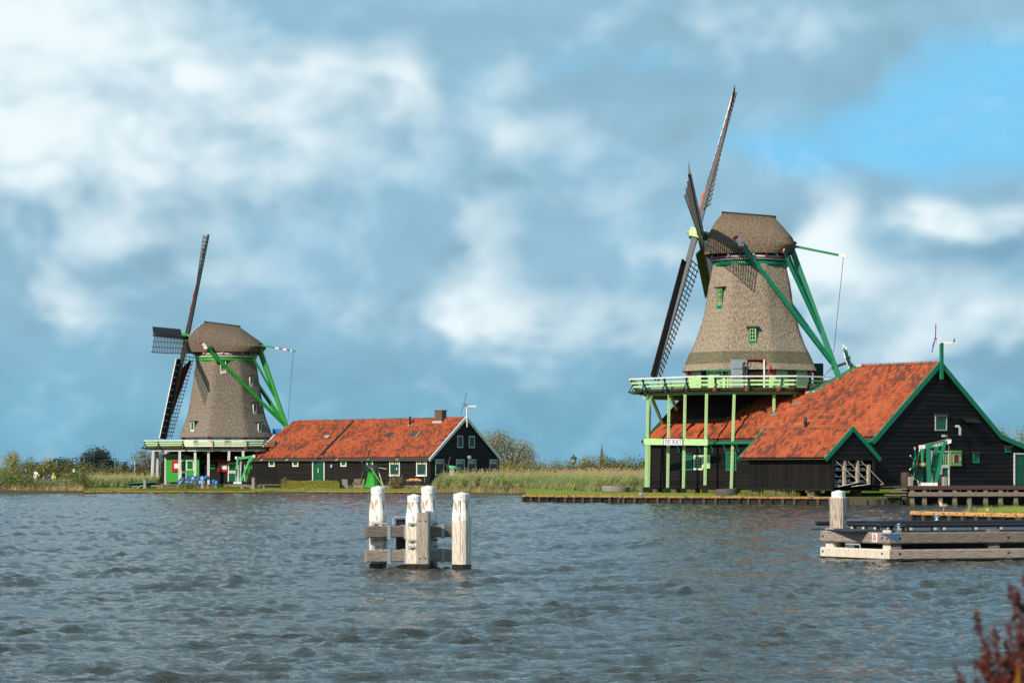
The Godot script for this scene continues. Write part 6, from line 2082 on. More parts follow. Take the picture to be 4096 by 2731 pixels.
func left_bank_things() -> void:
	# quay edges
	quay("timber_quay", "low lichen spotted timber edge left of the left mill", [[-36.0, -219.55], [-30.0, -219.35], [-24.0, -219.3], [-20.4, -219.1]], 0.17, 0.12, 0.3, "lichen_grey", 1.0, 0.14)
	quay("timber_quay", "low timber edge along the house lawn behind the dolphin", [[-20.1, -219.0], [-14.0, -216.75], [-7.2, -213.35]], 0.19, 0.12, 0.3, "lichen_grey", 0.9, 0.14)
	# dock platform with barrels
	var p := thing("dock_platform", "grey plank platform on posts carrying the blue drums", "platform", Vector3(-31.0, 0, -229.6))
	for k in 8: box1(p, "plank", Vector3(0.1, 0.62, -0.9 - k * 0.26 + 0.26), Vector3(5.0, 0.68 + rng.randf_range(-0.004, 0.004), -0.9 - k * 0.26 + 0.5), M["old_wood"])
	for z in [-0.35, -0.55]: box1(p, "edge_beam", Vector3(0.0, 0.36 if z > -0.4 else 0.5, z - 0.06), Vector3(4.9, 0.6 if z < -0.4 else 0.44, z + 0.06), M["old_wood"])
	for x in [0.05, 1.45, 2.9, 4.1, 4.8]: box1(p, "post", Vector3(x, -0.3, -0.5), Vector3(x + 0.2, 0.6, -0.3), M["old_woodv"])
	var fr := MB.new()
	fr.bx(Vector3(-0.95, 0.46, 0.4), Vector3(0.1, 0.6, 0.6))
	fr.bx(Vector3(-0.9, -0.4, 0.42), Vector3(-0.62, 0.459, 0.58))
	fr.bx(Vector3(-0.1, -0.4, 0.42), Vector3(0.1, 0.459, 0.58))
	part(p, "landing_frame", fr, M["old_woodv"])
	p = thing("dock_platform", "grey weathered plank walkway in front of the annex and mint green crane", "platform", Vector3(-25.4, 0, -229.8))
	for k in 7: box1(p, "plank", Vector3(0.0, 0.6, -0.9 - k * 0.26 + 0.26), Vector3(6.6, 0.66 + rng.randf_range(-0.004, 0.004), -0.9 - k * 0.26 + 0.5), M["old_wood"])
	for x in [0.3, 1.7, 3.4, 5.0, 6.2]: box1(p, "post", Vector3(x, 0.0, -0.6), Vector3(x + 0.16, 0.6, -0.45), M["old_woodv"])
	box1(p, "edge_beam", Vector3(0.0, 0.45, -0.42), Vector3(3.2, 0.59, -0.32), M["old_wood"])
	fr = MB.new()
	fr.bx(Vector3(1.7, 0.48, 1.9), Vector3(2.75, 0.6, 2.1))
	fr.bx(Vector3(1.68, -0.4, 1.92), Vector3(1.95, 0.479, 2.08))
	fr.bx(Vector3(2.5, -0.4, 1.92), Vector3(2.72, 0.479, 2.08))
	part(p, "landing_frame", fr, M["old_woodv"])
	# drums
	var rows := [[-29.35, 0.9, 1, 0.2], [-29.04, 1.07, 0, -0.2], [-28.7, 0.9, 1, 0.0], [-28.36, 0.9, 1, 0.1], [-27.97, 0.89, 0, 0.0], [-27.55, 0.9, 1, 0.05], [-27.2, 0.9, 0, 0.0], [-28.53, 1.24, 0, 0.0], [-28.16, 1.25, 1, 0.0], [-27.76, 1.25, 0, 0.0], [-27.37, 1.25, 1, 0.0], [-26.95, 1.22, 0, 0.42], [-26.3, 0.88, 2, 0.5]]
	var words := ["leftmost blue lid of the bottom row", "grey lid second from left, raised", "third blue lid along the bottom", "fourth lid along the bottom", "grey lid at the middle bottom", "blue lid under the last two upper drums", "grey lid at the right bottom end", "first grey lid of the top row", "second, blue lid of the top row", "third, grey lid of the top row", "fourth, blue lid of the top row", "last of the top row, showing its side", "lying apart at the right with its side showing"]
	for k in rows.size():
		var q: Array = rows[k]
		var d := thing("drum", "blue plastic drum, " + words[k], "drum", Vector3(q[0], q[1], -230.3), q[3], "blue drums stacked on the platform")
		var R := 0.185
		var m := MB.new()
		var prof := [Vector2(R * 0.97, 0), Vector2(R, 0.02), Vector2(R, 0.2), Vector2(R * 1.035, 0.22), Vector2(R * 1.035, 0.24), Vector2(R, 0.26), Vector2(R, 0.48), Vector2(R * 1.035, 0.5), Vector2(R * 1.035, 0.52), Vector2(R, 0.54), Vector2(R, 0.74), Vector2(R * 0.97, 0.76)]
		m.lathe(prof, 24)
		var lay := Transform3D(Basis(Vector3(1, 0, 0), PI / 2.0), Vector3(0, 0, -0.38))
		part(d, "shell", m, M["drum_blue"], lay)
		var l := MB.new()
		l.lathe([Vector2(R * 0.97, 0.745), Vector2(R * 0.88, 0.75), Vector2(R * 0.86, 0.73), Vector2(0, 0.73)], 24)
		part(d, "lid", l, M["drum_lid" if q[2] == 0 else "drum_lid_blue"], lay)
		if q[2] >= 1:
			var lb := MB.new()
			lb.box(Vector3(0.03, -0.04, 0.354), Vector3(0.09, 0.11, 0.006), Basis(Vector3(0, 0, 1), 0.2 * k))
			part(d, "paper_label", lb, M["white"])
		if q[2] == 2: box1(d, "red_band", Vector3(-0.12, 0.02, 0.352), Vector3(-0.02, 0.12, 0.36), M["dark_red"])
	# mooring posts
	for q in [[Vector3(-32.15, 0, -228.6), 1.12, "weathered mooring post with rusty top before the leftmost gallery posts", 0], [Vector3(-27.05, 0, -228.2), 1.17, "grey mooring post right of the blue drums", 1], [Vector3(-22.45, 0, -226.6), 1.28, "grey mooring post with rust cap and orange foot right of the mint crane", 2]]:
		var t := thing("mooring_post", q[2], "post", q[0], 0.4, "mooring posts before the left mill")
		var m := MB.new()
		m.cham(Vector3(0, q[1] * 0.5 - 0.3, 0), Vector3(0.26, q[1] + 0.55, 0.26), 0.07)
		part(t, "shaft", m, M["pile_grey"])
		var cap := MB.new()
		cap.cham(Vector3(0, q[1] + 0.02, 0), Vector3(0.2, 0.1, 0.2), 0.05)
		part(t, "cap", cap, M["hoop"] if q[3] != 1 else M["pile_wood"])
		var lf := MB.new()
		lf.cham(Vector3(0.004, 0.1, 0.004), Vector3(0.265, 0.45, 0.265), 0.07)
		part(t, "lichen_patch", lf, M["lichen"])
	# mint crane
	var c := thing("hoisting_frame", "mint green timber hoisting crane with a white post beside the left annex", "crane", Vector3(-24.05, 0.7, -228.9))
	box1(c, "foot_beam", Vector3(-0.38, 0.02, -0.1), Vector3(0.34, 0.2, 0.1), M["white"])
	beam1(c, "left_post", Vector3(-0.18, 0.2, 0), Vector3(-0.02, 2.36, 0), 0.16, 0.16, M["mint"], Vector3(0, 0, 1))
	beam1(c, "white_post", Vector3(0.13, 0.2, -0.25), Vector3(0.22, 2.2, -0.25), 0.17, 0.14, M["white"], Vector3(0, 0, 1))
	beam1(c, "front_brace", Vector3(0.26, 0.2, 0), Vector3(1.1, 2.34, 0), 0.17, 0.16, M["mint"], Vector3(0, 0, 1))
	beam1(c, "rear_brace", Vector3(0.6, 0.18, -0.7), Vector3(1.22, 2.3, -0.7), 0.16, 0.16, M["grass_green2"], Vector3(0, 0, 1))
	beam1(c, "tie", Vector3(0.6, 0.9, 0), Vector3(0.85, 0.9, -0.7), 0.08, 0.08, M["mint"])
	beam1(c, "head_beam", Vector3(-0.05, 2.3, 0), Vector3(0.45, 2.28, 0), 0.16, 0.2, M["mint"])
	beam1(c, "head_beam", Vector3(0.44, 2.28, 0), Vector3(1.32, 2.42, 0), 0.16, 0.2, M["mint"])
	beam1(c, "white_end", Vector3(-0.24, 2.3, 0), Vector3(-0.05, 2.3, 0), 0.2, 0.22, M["white"])
	beam1(c, "white_end", Vector3(1.32, 2.42, 0), Vector3(1.52, 2.48, 0), 0.2, 0.22, M["white"])
	tube1(c, "axle", [Vector3(-0.12, 0.95, -0.3), Vector3(-0.12, 0.95, 0.14)], 0.08, M["brick2"], 10)
	for k in 8:
		var t := TAU * k / 8.0 + 0.3
		var dd := Vector3(cos(t) * 0.25, sin(t), sin(t * 2.0) * 0.1)
		var sp := tube1(c, "spoke", [Vector3(-0.12, 0.95, 0.12), Vector3(-0.12, 0.95, 0.12) + dd * 0.4], 0.025, M["grass_green2"], 5)
		tube1(sp, "white_tip", [Vector3(-0.12, 0.95, 0.12) + dd * 0.4, Vector3(-0.12, 0.95, 0.12) + dd * 0.52], 0.028, M["white"], 5)
	tube1(c, "hoist_rope", [Vector3(1.46, 2.4, 0), Vector3(1.46, 0.65, 0)], 0.012, M["rope_dark"], 4)
	# heap of old timber at the left post
	var h := thing("timber_heap", "heap of broken grey timber beside the leftmost gallery posts", "timber heap", Vector3(-33.0, 0.25, -228.9))
	for k in 26:
		var m := MB.new()
		var a := Vector3(rng.randf_range(-0.8, 0.9), rng.randf_range(0.02, 0.4), rng.randf_range(-0.5, 0.5))
		a.y *= 1.0 - absf(a.x) * 0.6
		var dd := Vector3(rng.randf_range(0.5, 1.0), rng.randf_range(-0.1, 0.45), rng.randf_range(-0.4, 0.4)) * rng.randf_range(0.2, 0.45)
		m.beam(a - dd, a + dd, rng.randf_range(0.06, 0.14), 0.05)
		part(h, "plank", m, M[["old_wood", "dark_wood", "offwhite", "bleached"][rng.randi() % 4]])
	# boat behind the heap
	var b := thing("rowing_boat", "dark rowing boat with a green gunwale drawn up left of the timber heap", "boat", Vector3(-33.4, 0.32, -229.6), 0.1)
	var rws := []
	for i in 9:
		var t := i / 8.0
		var hw := 0.5 * sqrt(maxf(0.02, sin(PI * lerpf(0.12, 0.95, t))))
		var row := []
		for j in 9:
			var u := lerpf(-1, 1, j / 8.0)
			row.append(Vector3(lerpf(-0.3, 2.0, t), 0.45 * pow(absf(u), 2.2) + 0.06 * t * t, hw * u))
		rws.append(row)
	var bm := MB.new()
	bm.sheet(rws)
	part(b, "hull", bm, M["tarred"])
	for s in [0, 8]:
		var pts := []
		for r in rws: pts.append(r[s])
		tube1(b, "gunwale", pts, 0.04, M["teal"], 5)
	box1(b, "thwart", Vector3(0.6, 0.32, -0.4), Vector3(0.85, 0.36, 0.4), M["old_wood"])
	box1(b, "stern_box", Vector3(-0.3, 0.0, -0.36), Vector3(0.25, 0.55, 0.36), M["tarred"])
	tube1(b, "stern_post", [Vector3(-0.05, 0.5, 0), Vector3(-0.05, 0.9, 0)], 0.06, M["tarred"], 6)
	# small models of windmills on the lawn
	model_mill("green model windmill with black sails standing on the house lawn", Vector3(-11.95, 0.25, -222.6), 1.0, "grass_green", "slate", "iron", -0.3)
	model_mill("tiny white and turquoise model windmill before the house gable, in the reeds", Vector3(-5.1, 1.0, -222.0), 0.62, "offwhite", "mint", "lath", -0.25)
	# bench, table, slab
	var bn := thing("bench", "pale wooden garden bench against the black house wall", "bench", Vector3(-13.2, 0.3, -224.6), -0.15)
	for k in 3: box1(bn, "seat_slat", Vector3(-0.4, 0.36, -0.15 + k * 0.13), Vector3(0.42, 0.39, -0.04 + k * 0.13), M["teak"])
	for k in 7: beam1(bn, "back_slat", Vector3(-0.36 + k * 0.12, 0.42, -0.2), Vector3(-0.34 + k * 0.12, 0.8, -0.3), 0.06, 0.02, M["teak"], Vector3(0, 0, 1))
	beam1(bn, "top_rail", Vector3(-0.42, 0.82, -0.3), Vector3(0.46, 0.82, -0.3), 0.05, 0.07, M["teak"])
	for x in [-0.42, 0.42]:
		box1(bn, "leg", Vector3(x - 0.03, 0, 0.2), Vector3(x + 0.03, 0.56, 0.27), M["teak"])
		beam1(bn, "leg", Vector3(x, 0, -0.2), Vector3(x, 0.8, -0.3), 0.06, 0.06, M["teak"], Vector3(0, 0, 1))
		box1(bn, "armrest", Vector3(x - 0.04, 0.565, -0.2), Vector3(x + 0.04, 0.6, 0.28), M["teak"])
	var tb := thing("log_table", "rough table with a rounded orange log top on the house lawn", "table", Vector3(-8.3, 0.3, -221.0))
	var tm := MB.new()
	tm.tube([Vector3(-0.65, 0.72, 0), Vector3(-0.35, 0.78, 0), Vector3(0.3, 0.79, 0), Vector3(0.62, 0.74, 0)], [0.06, 0.13, 0.14, 0.07], 8)
	part(tb, "log_top", tm, M["lichen"])
	for q in [[Vector3(-0.5, 0, 0), Vector3(-0.5, 0.68, 0)], [Vector3(0.42, 0, 0), Vector3(0.42, 0.68, 0)], [Vector3(-0.45, 0.05, 0), Vector3(0.4, 0.62, 0)]]:
		beam1(tb, "leg" if q[0].x == q[1].x else "brace", q[0], q[1], 0.08, 0.08, M["dark_wood"], Vector3(0, 0, 1))
	box1(tb, "rail", Vector3(-0.6, 0.62, -0.05), Vector3(0.3, 0.67, 0.05), M["dark_wood"])
	var sm := MB.new()
	sm.prism([Vector3(-0.22, 0, 0), Vector3(0.26, 0, 0), Vector3(0.24, 0.78, 0), Vector3(-0.24, 0.8, 0)], Vector3(0, 0, 0.12))
	single("stone_slab", sm, M["stone"], "upright grey slab at the right end of the clipped hedge", "stone", Vector3(-14.35, 0.35, -223.8))
	var pm := MB.new()
	pm.tube([Vector3.ZERO, Vector3(0.0, 0.95, 0)], 0.035, 5)
	single("garden_stake", pm, M["old_woodv"], "thin bare stake standing beside the log table", "stake", Vector3(-7.4, 0.9, -221.2))
	for q in [[Vector3(-36.5, 0.25, -221.0), "pale stump of a post in the grass at the far left quay"], [Vector3(-17.6, 0.2, -219.4), "pale stump of a post before the clipped hedge"]]:
		var st := MB.new()
		st.tube([Vector3.ZERO, Vector3(-0.02, 0.28, 0)], [0.07, 0.06], 7)
		single("post_stump", st, M["bleached"], q[1], "stump", q[0])
	# the bank of logs at the far left
	var lg := thing("log_wall", "low wall of big logs topped with branches before the visitors", "log wall", Vector3(-42.0, 0.28, -240.0))
	var r2 := RandomNumberGenerator.new()
	r2.seed = 5
	for q in [[-0.6, 1.9, 0.12, 0.13], [-1.1, 2.0, 0.34, 0.12], [-1.9, -0.4, 0.22, 0.16]]:
		tube1(lg, "log", [Vector3(q[0], q[2], 0), Vector3((q[0] + q[1]) * 0.5, q[2] + 0.03, 0.02), Vector3(q[1], q[2], 0)], q[3], M["old_wood"], 9)
	box1(lg, "stake", Vector3(-0.68, -0.1, 0.12), Vector3(-0.56, 0.62, 0.22), M["old_woodv"])
	for k in 46:
		var a := Vector3(r2.randf_range(-1.8, 2.0), r2.randf_range(0.42, 0.68), r2.randf_range(-0.4, 0.1))
		tube1(lg, "branch", [a, a + Vector3(r2.randf_range(0.2, 0.5), r2.randf_range(-0.06, 0.08), r2.randf_range(-0.1, 0.1))], r2.randf_range(0.03, 0.06), M[["old_wood", "brick_pale", "dark_wood", "bleached"][k % 4]], 5)
	# palisade
	var fe := thing("fence", "dark palisade fence at the left edge of the picture", "fence", Vector3(-49.6, 0.4, -250.0))
	for k in 20: beam1(fe, "pale", Vector3(k * 0.14, 0.2, 0), Vector3(k * 0.14, 1.42 + 0.06 * (k % 2), 0), 0.05, 0.05, M["dark_wood"], Vector3(0, 0, 1))
	for y in [0.6, 1.15]: box1(fe, "rail", Vector3(-0.1, y, -0.06), Vector3(2.75, y + 0.08, -0.03), M["dark_wood"])
	fe = thing("fence", "weathered grey plank fence between the palisade and the first visitor", "fence", Vector3(-47.4, 0.4, -250.5))
	for k in 9: box1(fe, "board", Vector3(k * 0.16, 0.3, 0), Vector3(k * 0.16 + 0.14, 1.4 - 0.06 * k, 0.04), M["dark_woodv"])
	# visitors
	var G := 0.34
	person("person", "person with a dark cap, navy top and pale trousers near the palisade", Vector3(-45.8, G, -246.0), 0.5, {"shirt": Color(0.015, 0.03, 0.09), "legs": Color(0.45, 0.48, 0.52), "hair": Color(0.01, 0.01, 0.012), "h": 1.72})
	person("person", "person all in white reaching out an arm behind the log wall", Vector3(-44.35, G, -243.0), -0.5, {"shirt": Color(0.72, 0.68, 0.62), "legs": Color(0.72, 0.68, 0.62), "hair": Color(0.03, 0.015, 0.01), "pose": "reach", "long": true, "h": 1.64})
	person("person", "person in a dark jacket standing right of the one in white", Vector3(-43.92, G, -245.0), -1.2, {"shirt": Color(0.02, 0.025, 0.035), "legs": Color(0.3, 0.32, 0.36), "hair": Color(0.05, 0.025, 0.012), "h": 1.68})
	person("person", "person in a blue jacket sitting low behind the log wall", Vector3(-43.3, 0.28, -244.0), 0.4, {"shirt": Color(0.02, 0.05, 0.16), "legs": Color(0.5, 0.35, 0.25), "hair": Color(0.02, 0.02, 0.05), "hood": true, "pose": "sit", "h": 1.75})
	person("person", "person in a pale green hooded jacket sitting behind the log wall", Vector3(-42.85, 0.36, -243.9), -0.3, {"shirt": Color(0.4, 0.4, 0.16), "legs": Color(0.3, 0.3, 0.2), "hair": Color(0.4, 0.4, 0.16), "hood": true, "pose": "sit", "h": 1.78})
	person("person", "person in a cream headscarf and black dress taking a picture", Vector3(-40.95, G, -244.0), 0.9, {"shirt": Color(0.014, 0.014, 0.018), "legs": Color(0.014, 0.014, 0.018), "hair": Color(0.66, 0.6, 0.52), "hood": true, "long": true, "pose": "photo", "h": 1.66})

func model_mill(label: String, at: Vector3, s: float, body: String, cap: String, sail: String, lean: float) -> void:
	var t := thing("model_windmill", label, "model windmill", at)
	t.scale = Vector3(s, s, s)
	var rows := []
	for q in [[0.62, 0.18], [0.5, 0.6], [0.38, 1.1], [0.33, 1.62]]:
		var row := []
		for k in 8: row.append(Vector3(q[0] / 0.924 * sin(TAU * (k + 0.5) / 8.0), q[1], q[0] / 0.924 * cos(TAU * (k + 0.5) / 8.0)))
		rows.append(row)
	var m := MB.new()
	for i in 3:
		for k in 8: m.quad(rows[i][k], rows[i][(k + 1) % 8], rows[i + 1][(k + 1) % 8], rows[i + 1][k])
	part(t, "body", m, M[body])
	var b := MB.new()
	b.lathe([Vector2(0.66, -0.05), Vector2(0.66, 0.18), Vector2(0.4, 0.18)], 8)
	part(t, "plinth", b, M["iron"])
	var cr := []
	for i in 7:
		var x := lerpf(-0.46, 0.52, i / 6.0)
		var hw := 0.4 * sqrt(maxf(0.05, 1.0 - pow((x - 0.0) / 0.56, 4)))
		var row := []
		for j in 9:
			var th := PI * j / 8.0
			row.append(Vector3(x, 1.63 + sin(th) * (0.5 - 0.18 * maxf(0, x)), hw * cos(th)))
		cr.append(row)
	var cm := MB.new()
	cm.sheet(cr, false, true)
	part(t, "cap", cm, M[cap])
	var hub := Vector3(-0.58, 1.95, 0.05)
	for k in 4:
		var g := lean + k * PI / 2.0
		var d := Vector3(0.18 * cos(g), cos(g), 0.0) + Vector3(-0.2, 0, 0.97) * sin(g)
		var sl := beam1(t, "sail", hub, hub + d * 1.5, 0.06, 0.06, M[sail])
		var tr := (Vector3(0.18, 1, 0) * -sin(g) + Vector3(-0.2, 0, 0.97) * cos(g)).normalized()
		beam1(sl, "wind_board", hub + d * 0.35 - tr * 0.08 + Vector3(-0.03, 0, 0), hub + d * 1.48 - tr * 0.06 + Vector3(-0.03, 0, 0), 0.02, 0.11, M["iron"], tr)
		for j in 7: beam1(sl, "sail_bar", hub + d * (0.35 + j * 0.18), hub + d * (0.35 + j * 0.18) + tr * 0.26 + Vector3(0.07, 0, 0), 0.018, 0.018, M[sail])
	var hb := MB.new()
	hb.tube([hub - Vector3(0.1, -0.02, 0), hub + Vector3(0.4, -0.08, 0)], 0.07, 6)
	part(t, "shaft_head", hb, M[body if s > 0.9 else "iron"])
	var tm := "lime" if s > 0.9 else "mint"
	beam1(t, "tail_pole", Vector3(0.5, 1.75, 0), Vector3(1.05, 0.05, 0.05), 0.07, 0.07, M[tm], Vector3(0, 0, 1))
	beam1(t, "brace", Vector3(-0.02, 1.85, 0.44), Vector3(1.02, 0.15, 0.1), 0.05, 0.05, M[tm], Vector3(0, 0, 1))
	beam1(t, "lever", Vector3(0.5, 1.9, 0), Vector3(1.25, 1.78, 0), 0.05, 0.05, M[tm])
	tube1(t, "rope", [Vector3(1.22, 1.78, 0), Vector3(1.2, 0.7, 0)], 0.012, M["rope_dark"], 4)

# ------------------------------------------------------------------ the water in front
func pile(parent: Node3D, at: Vector3, top: float, white_from: float, w: float, turn: float, deep := -0.8, taper := 0.74, called := "pile", wood := "pile_wood") -> void:
	var p := Node3D.new()
	p.name = called
	p.position = at
	p.rotation.y = turn
	parent.add_child(p, true)
	var ring := func(h: float, s: float) -> Array:
		var k := s * 0.5
		var e := k * 0.72
		return [Vector3(k, h, -e), Vector3(k, h, e), Vector3(e, h, k), Vector3(-e, h, k), Vector3(-k, h, e), Vector3(-k, h, -e), Vector3(-e, h, -k), Vector3(e, h, -k)]
	var lift := func(m: MB, lv: Array) -> void:
		for i in lv.size() - 1:
			for j in 8:
				var b: int = (j + 1) % 8
				m.quad(lv[i][b], lv[i][j], lv[i + 1][j], lv[i + 1][b])
	var capb := top - 0.15
	var wet := MB.new()
	lift.call(wet, [ring.call(deep, w), ring.call(0.1, w * 1.005)])
	part(p, "wet_foot", wet, M["wet_wood"])
	var lo := MB.new()
	lift.call(lo, [ring.call(0.1, w), ring.call(0.5, w * 0.99), ring.call(white_from, w)])
	if white_from > 0.11: part(p, "shaft", lo, M[wood])
	var up := MB.new()
	var h1 := lerpf(white_from, capb, 0.3)
	lift.call(up, [ring.call(maxf(white_from, 0.1), w * 1.002), ring.call(h1, w * 0.99), ring.call(capb, w * taper)])
	part(p, "painted_head", up, M["pile_white"])
	var c := MB.new()
	var cs := w * taper * 1.0 + 0.02
	lift.call(c, [ring.call(capb - 0.012, cs), ring.call(top - 0.03, cs)])
	var r: Array = ring.call(top - 0.03, cs)
	for j in 8: c.tri(r[(j + 1) % 8], r[j], Vector3(0, top + 0.015, 0))
	part(p, "cap", c, M["white"])
	var nl := MB.new()
	nl.box(Vector3(w * 0.2, capb + 0.06, cs * 0.5), Vector3(0.02, 0.02, 0.012))
	part(p, "nail", nl, M["iron"])

func bolt(parent: Node, at: Vector3, r := 0.022) -> void:
	var m := MB.new()
	m.tube([at - Vector3(0, 0, 0.02), at + Vector3(0, 0, 0.012)], r, 8)
	m.tube([at + Vector3(0, 0, 0.012), at + Vector3(0, 0, 0.02)], r * 0.55, 6)
	part(parent, "bolt", m, M["iron"])

func water_things() -> void:
	var d := thing("dolphin", "mooring dolphin of three white topped piles tied with grey beams in the river", "mooring dolphin", Vector3(-2.19, 0, -55.0), deg_to_rad(18.0))
	var tw := deg_to_rad(-38.0)
	pile(d, Vector3(-0.585, 0, -0.27), 1.715, 1.0, 0.31, tw)
	pile(d, Vector3(0.53, 0, -0.3), 1.72, 1.0, 0.32, tw)
	pile(d, Vector3(0.06, 0, 0.26), 1.545, 0.92, 0.3, tw)
	var fp := MB.new()
	fp.cham(Vector3(0, 0.2, 0), Vector3(0.24, 1.94, 0.2), 0.02)
	var fpo := part(d, "fender_post", fp, M["pile_grey"], Transform3D(Basis(Vector3.UP, tw * 0.75), Vector3(0.2, 0, 0.5)))
	for q in [Vector2(-0.06, 1.0), Vector2(0.06, 1.0), Vector2(-0.06, 0.22), Vector2(0.06, 0.22)]: bolt(fpo, Vector3(q.x, q.y, 0.1), 0.018)
	var wf := MB.new()
	wf.cham(Vector3(0, -0.3, 0), Vector3(0.246, 0.8, 0.206), 0.02)
	part(fpo, "wet_foot", wf, M["wet_wood"])
	for q in [[0.645, 0.89, "beam_dark"], [0.13, 0.385, "beam_grey"]]:
		var m := MB.new()
		m.cham(Vector3(0.0, (q[0] + q[1]) * 0.5, 0.02), Vector3(1.86, q[1] - q[0], 0.25), 0.02)
		var bo := part(d, "beam", m, M[q[2]])
		for x in [-0.46, -0.1, 0.72]:
			var s := MB.new()
			s.bx(Vector3(x - 0.035, q[0] - 0.03, 0.146), Vector3(x + 0.035, q[1] + 0.02, 0.158))
			s.bx(Vector3(x - 0.035, q[1] + 0.002, -0.12), Vector3(x + 0.035, q[1] + 0.014, 0.146))
			part(bo, "steel_strap", s, M["galv"])
		# beams running back
		var m2 := MB.new()
		m2.cham(Vector3(0.3, (q[0] + q[1]) * 0.5 - 0.003, -0.58), Vector3(1.5, q[1] - q[0] - 0.01, 0.24), 0.02)
		part(d, "rear_beam", m2, M["wet_wood"])
	for q in [[-0.585, -0.27], [0.53, -0.3], [0.06, 0.26]]:
		for y in [0.93, 0.58, 0.44]:
			var s := MB.new()
			for k in 8:
				var t0 := TAU * (k + 0.5) / 8.0 + tw
				var t1 := TAU * (k + 1.5) / 8.0 + tw
				var r := 0.178
				var A := Vector3(q[0] + r * sin(t0), y - 0.035, q[1] + r * cos(t0))
				var B := Vector3(q[0] + r * sin(t1), y - 0.035, q[1] + r * cos(t1))
				s.quad(A, B, B + Vector3(0, 0.07, 0), A + Vector3(0, 0.07, 0))
			part(d, "clamp_band", s, M["galv"])
			tube1(d, "clamp_bolt", [Vector3(q[0] - 0.13, y, q[1] + 0.16), Vector3(q[0] + 0.16, y, q[1] + 0.18)], 0.025, M["galv"], 6)
	var fr := MB.new()
	fr.tube([Vector3(-0.28, 0.9, -0.15), Vector3(-0.28, 1.03, -0.15), Vector3(-0.24, 1.06, -0.15), Vector3(0.3, 1.06, -0.15)], 0.022, 6)
	part(d, "steel_frame", fr, M["galv"])
	var pl := MB.new()
	pl.bx(Vector3(-0.2, 0.2, -0.24), Vector3(0.3, 1.02, -0.2))
	part(d, "back_plate", pl, M["composite"])
	tube1(d, "step_bracket", [Vector3(0.78, 0.905, 0.06), Vector3(1.16, 0.915, -0.3)], 0.012, M["galv"], 5)
	var sp := thing("mooring_pile", "single square pile with white painted head standing right of the dolphin", "mooring pile", Vector3(-1.05, 0, -54.4))
	pile(sp, Vector3.ZERO, 1.59, 1.0, 0.33, deg_to_rad(-27.8), -0.8, 0.8)
	var ck := MB.new()
	ck.bx(Vector3(0.055, 0.15, 0.158), Vector3(0.064, 1.42, 0.1665))
	ck.bx(Vector3(0.1, 0.15, 0.158), Vector3(0.104, 0.9, 0.1665))
	part(sp, "drying_crack", ck, M["dark_wood"], Transform3D(Basis(Vector3.UP, deg_to_rad(-27.8)), Vector3.ZERO))
	# jetty
	var L := Vector3(7.18, 0, -60.8)
	var J := Vector3(8.51, 0, -58.8)
	var R := Vector3(14.6, 0, -60.6)
	var j := thing("jetty", "floating style timber jetty with black deck rails and a red letter A plate", "jetty", J)
	var k1 := (J - L).normalized()
	var k2 := (R - J).normalized()
	var f1 := Transform3D(Basis(k1, Vector3.UP, k1.cross(Vector3.UP)), L - J)
	var f2 := Transform3D(Basis(k2, Vector3.UP, k2.cross(Vector3.UP)), Vector3.ZERO)
	var l1 := L.distance_to(J)
	var l2 := J.distance_to(R)
	for q in [[f1, l1, 0.0], [f2, l2, 0.0]]:
		var fx: Transform3D = q[0]
		for y in [[0.39, 0.645, "beam_grey" if q[1] == l1 else "beam_dark"], [0.03, 0.265, "pile_wood" if q[1] == l1 else "beam_grey"]]:
			var m := MB.new()
			m.cham(Vector3(q[1] * 0.5, (y[0] + y[1]) * 0.5, -0.12), Vector3(q[1] - 0.006, y[1] - y[0], 0.24), 0.025)
			part(j, "fender_beam", m, M[y[2]], fx)
			var g := MB.new()
			if y[0] < 0.1:
				g.cham(Vector3(q[1] * 0.5, 0.035, -0.12), Vector3(q[1] - 0.002, 0.09, 0.246), 0.025)
				part(j, "algae_line", g, M["wet_wood"], fx)
		for x in ([0.1, l1 - 0.25] if q[1] == l1 else [0.25, 2.95, 4.4]):
			var b := Node3D.new()
			b.name = "fixings"
			b.transform = fx
			j.add_child(b, true)
			for y in [0.52, 0.17]: bolt(b, Vector3(x, y, 0.0), 0.026)
		for x in ([0.22, l1 - 0.2] if q[1] == l1 else [0.2, 2.65, 4.9]):
			var m := MB.new()
			m.cham(Vector3(x, 0.1, -0.2), Vector3(0.28, 1.2, 0.24), 0.02)
			part(j, "pile", m, M["pile_wood" if q[1] == l1 else "beam_dark"], fx)
	# deck: planks across, edge boards, rails on white blocks, back edge
	var nrm := -f2.basis.z
	for k in 40:
		var x := -0.6 + k * 0.147
		var m := MB.new()
		m.box(Vector3(x + 0.07, 0.665, -1.9), Vector3(0.137, 0.04, 3.3) if x > 0.0 else Vector3(0.137, 0.04, 2.4), Basis())
		part(j, "deck_plank", m, M["composite"], f2)
	var e1 := MB.new()
	e1.cham(Vector3(l1 * 0.5 + 0.05, 0.672, -0.2), Vector3(l1 - 0.15, 0.06, 0.2), 0.01)
	part(j, "edge_board", e1, M["composite"], f1)
	var dk := MB.new()
	dk.poly([f1 * Vector3(0.3, 0.64, -0.3), f1 * Vector3(l1, 0.64, -0.3), f2 * Vector3(0.0, 0.64, -3.0), f2 * Vector3(-0.6, 0.64, -3.0)])
	part(j, "deck_sheet", dk, M["deck_wet"])
	var rails := [[0.4, l1 - 0.02, f1, -0.55], [0.02, 0.48, f2, -0.55], [0.49, 1.72, f2, -0.55], [1.73, 4.4, f2, -0.55], [4.41, 6.0, f2, -0.55]]
	for q in rails:
		var m := MB.new()
		m.cham(Vector3((q[0] + q[1]) * 0.5, 0.79, q[3]), Vector3(q[1] - q[0], 0.085, 0.12), 0.03)
		part(j, "edge_rail", m, M["rubber"], q[2])
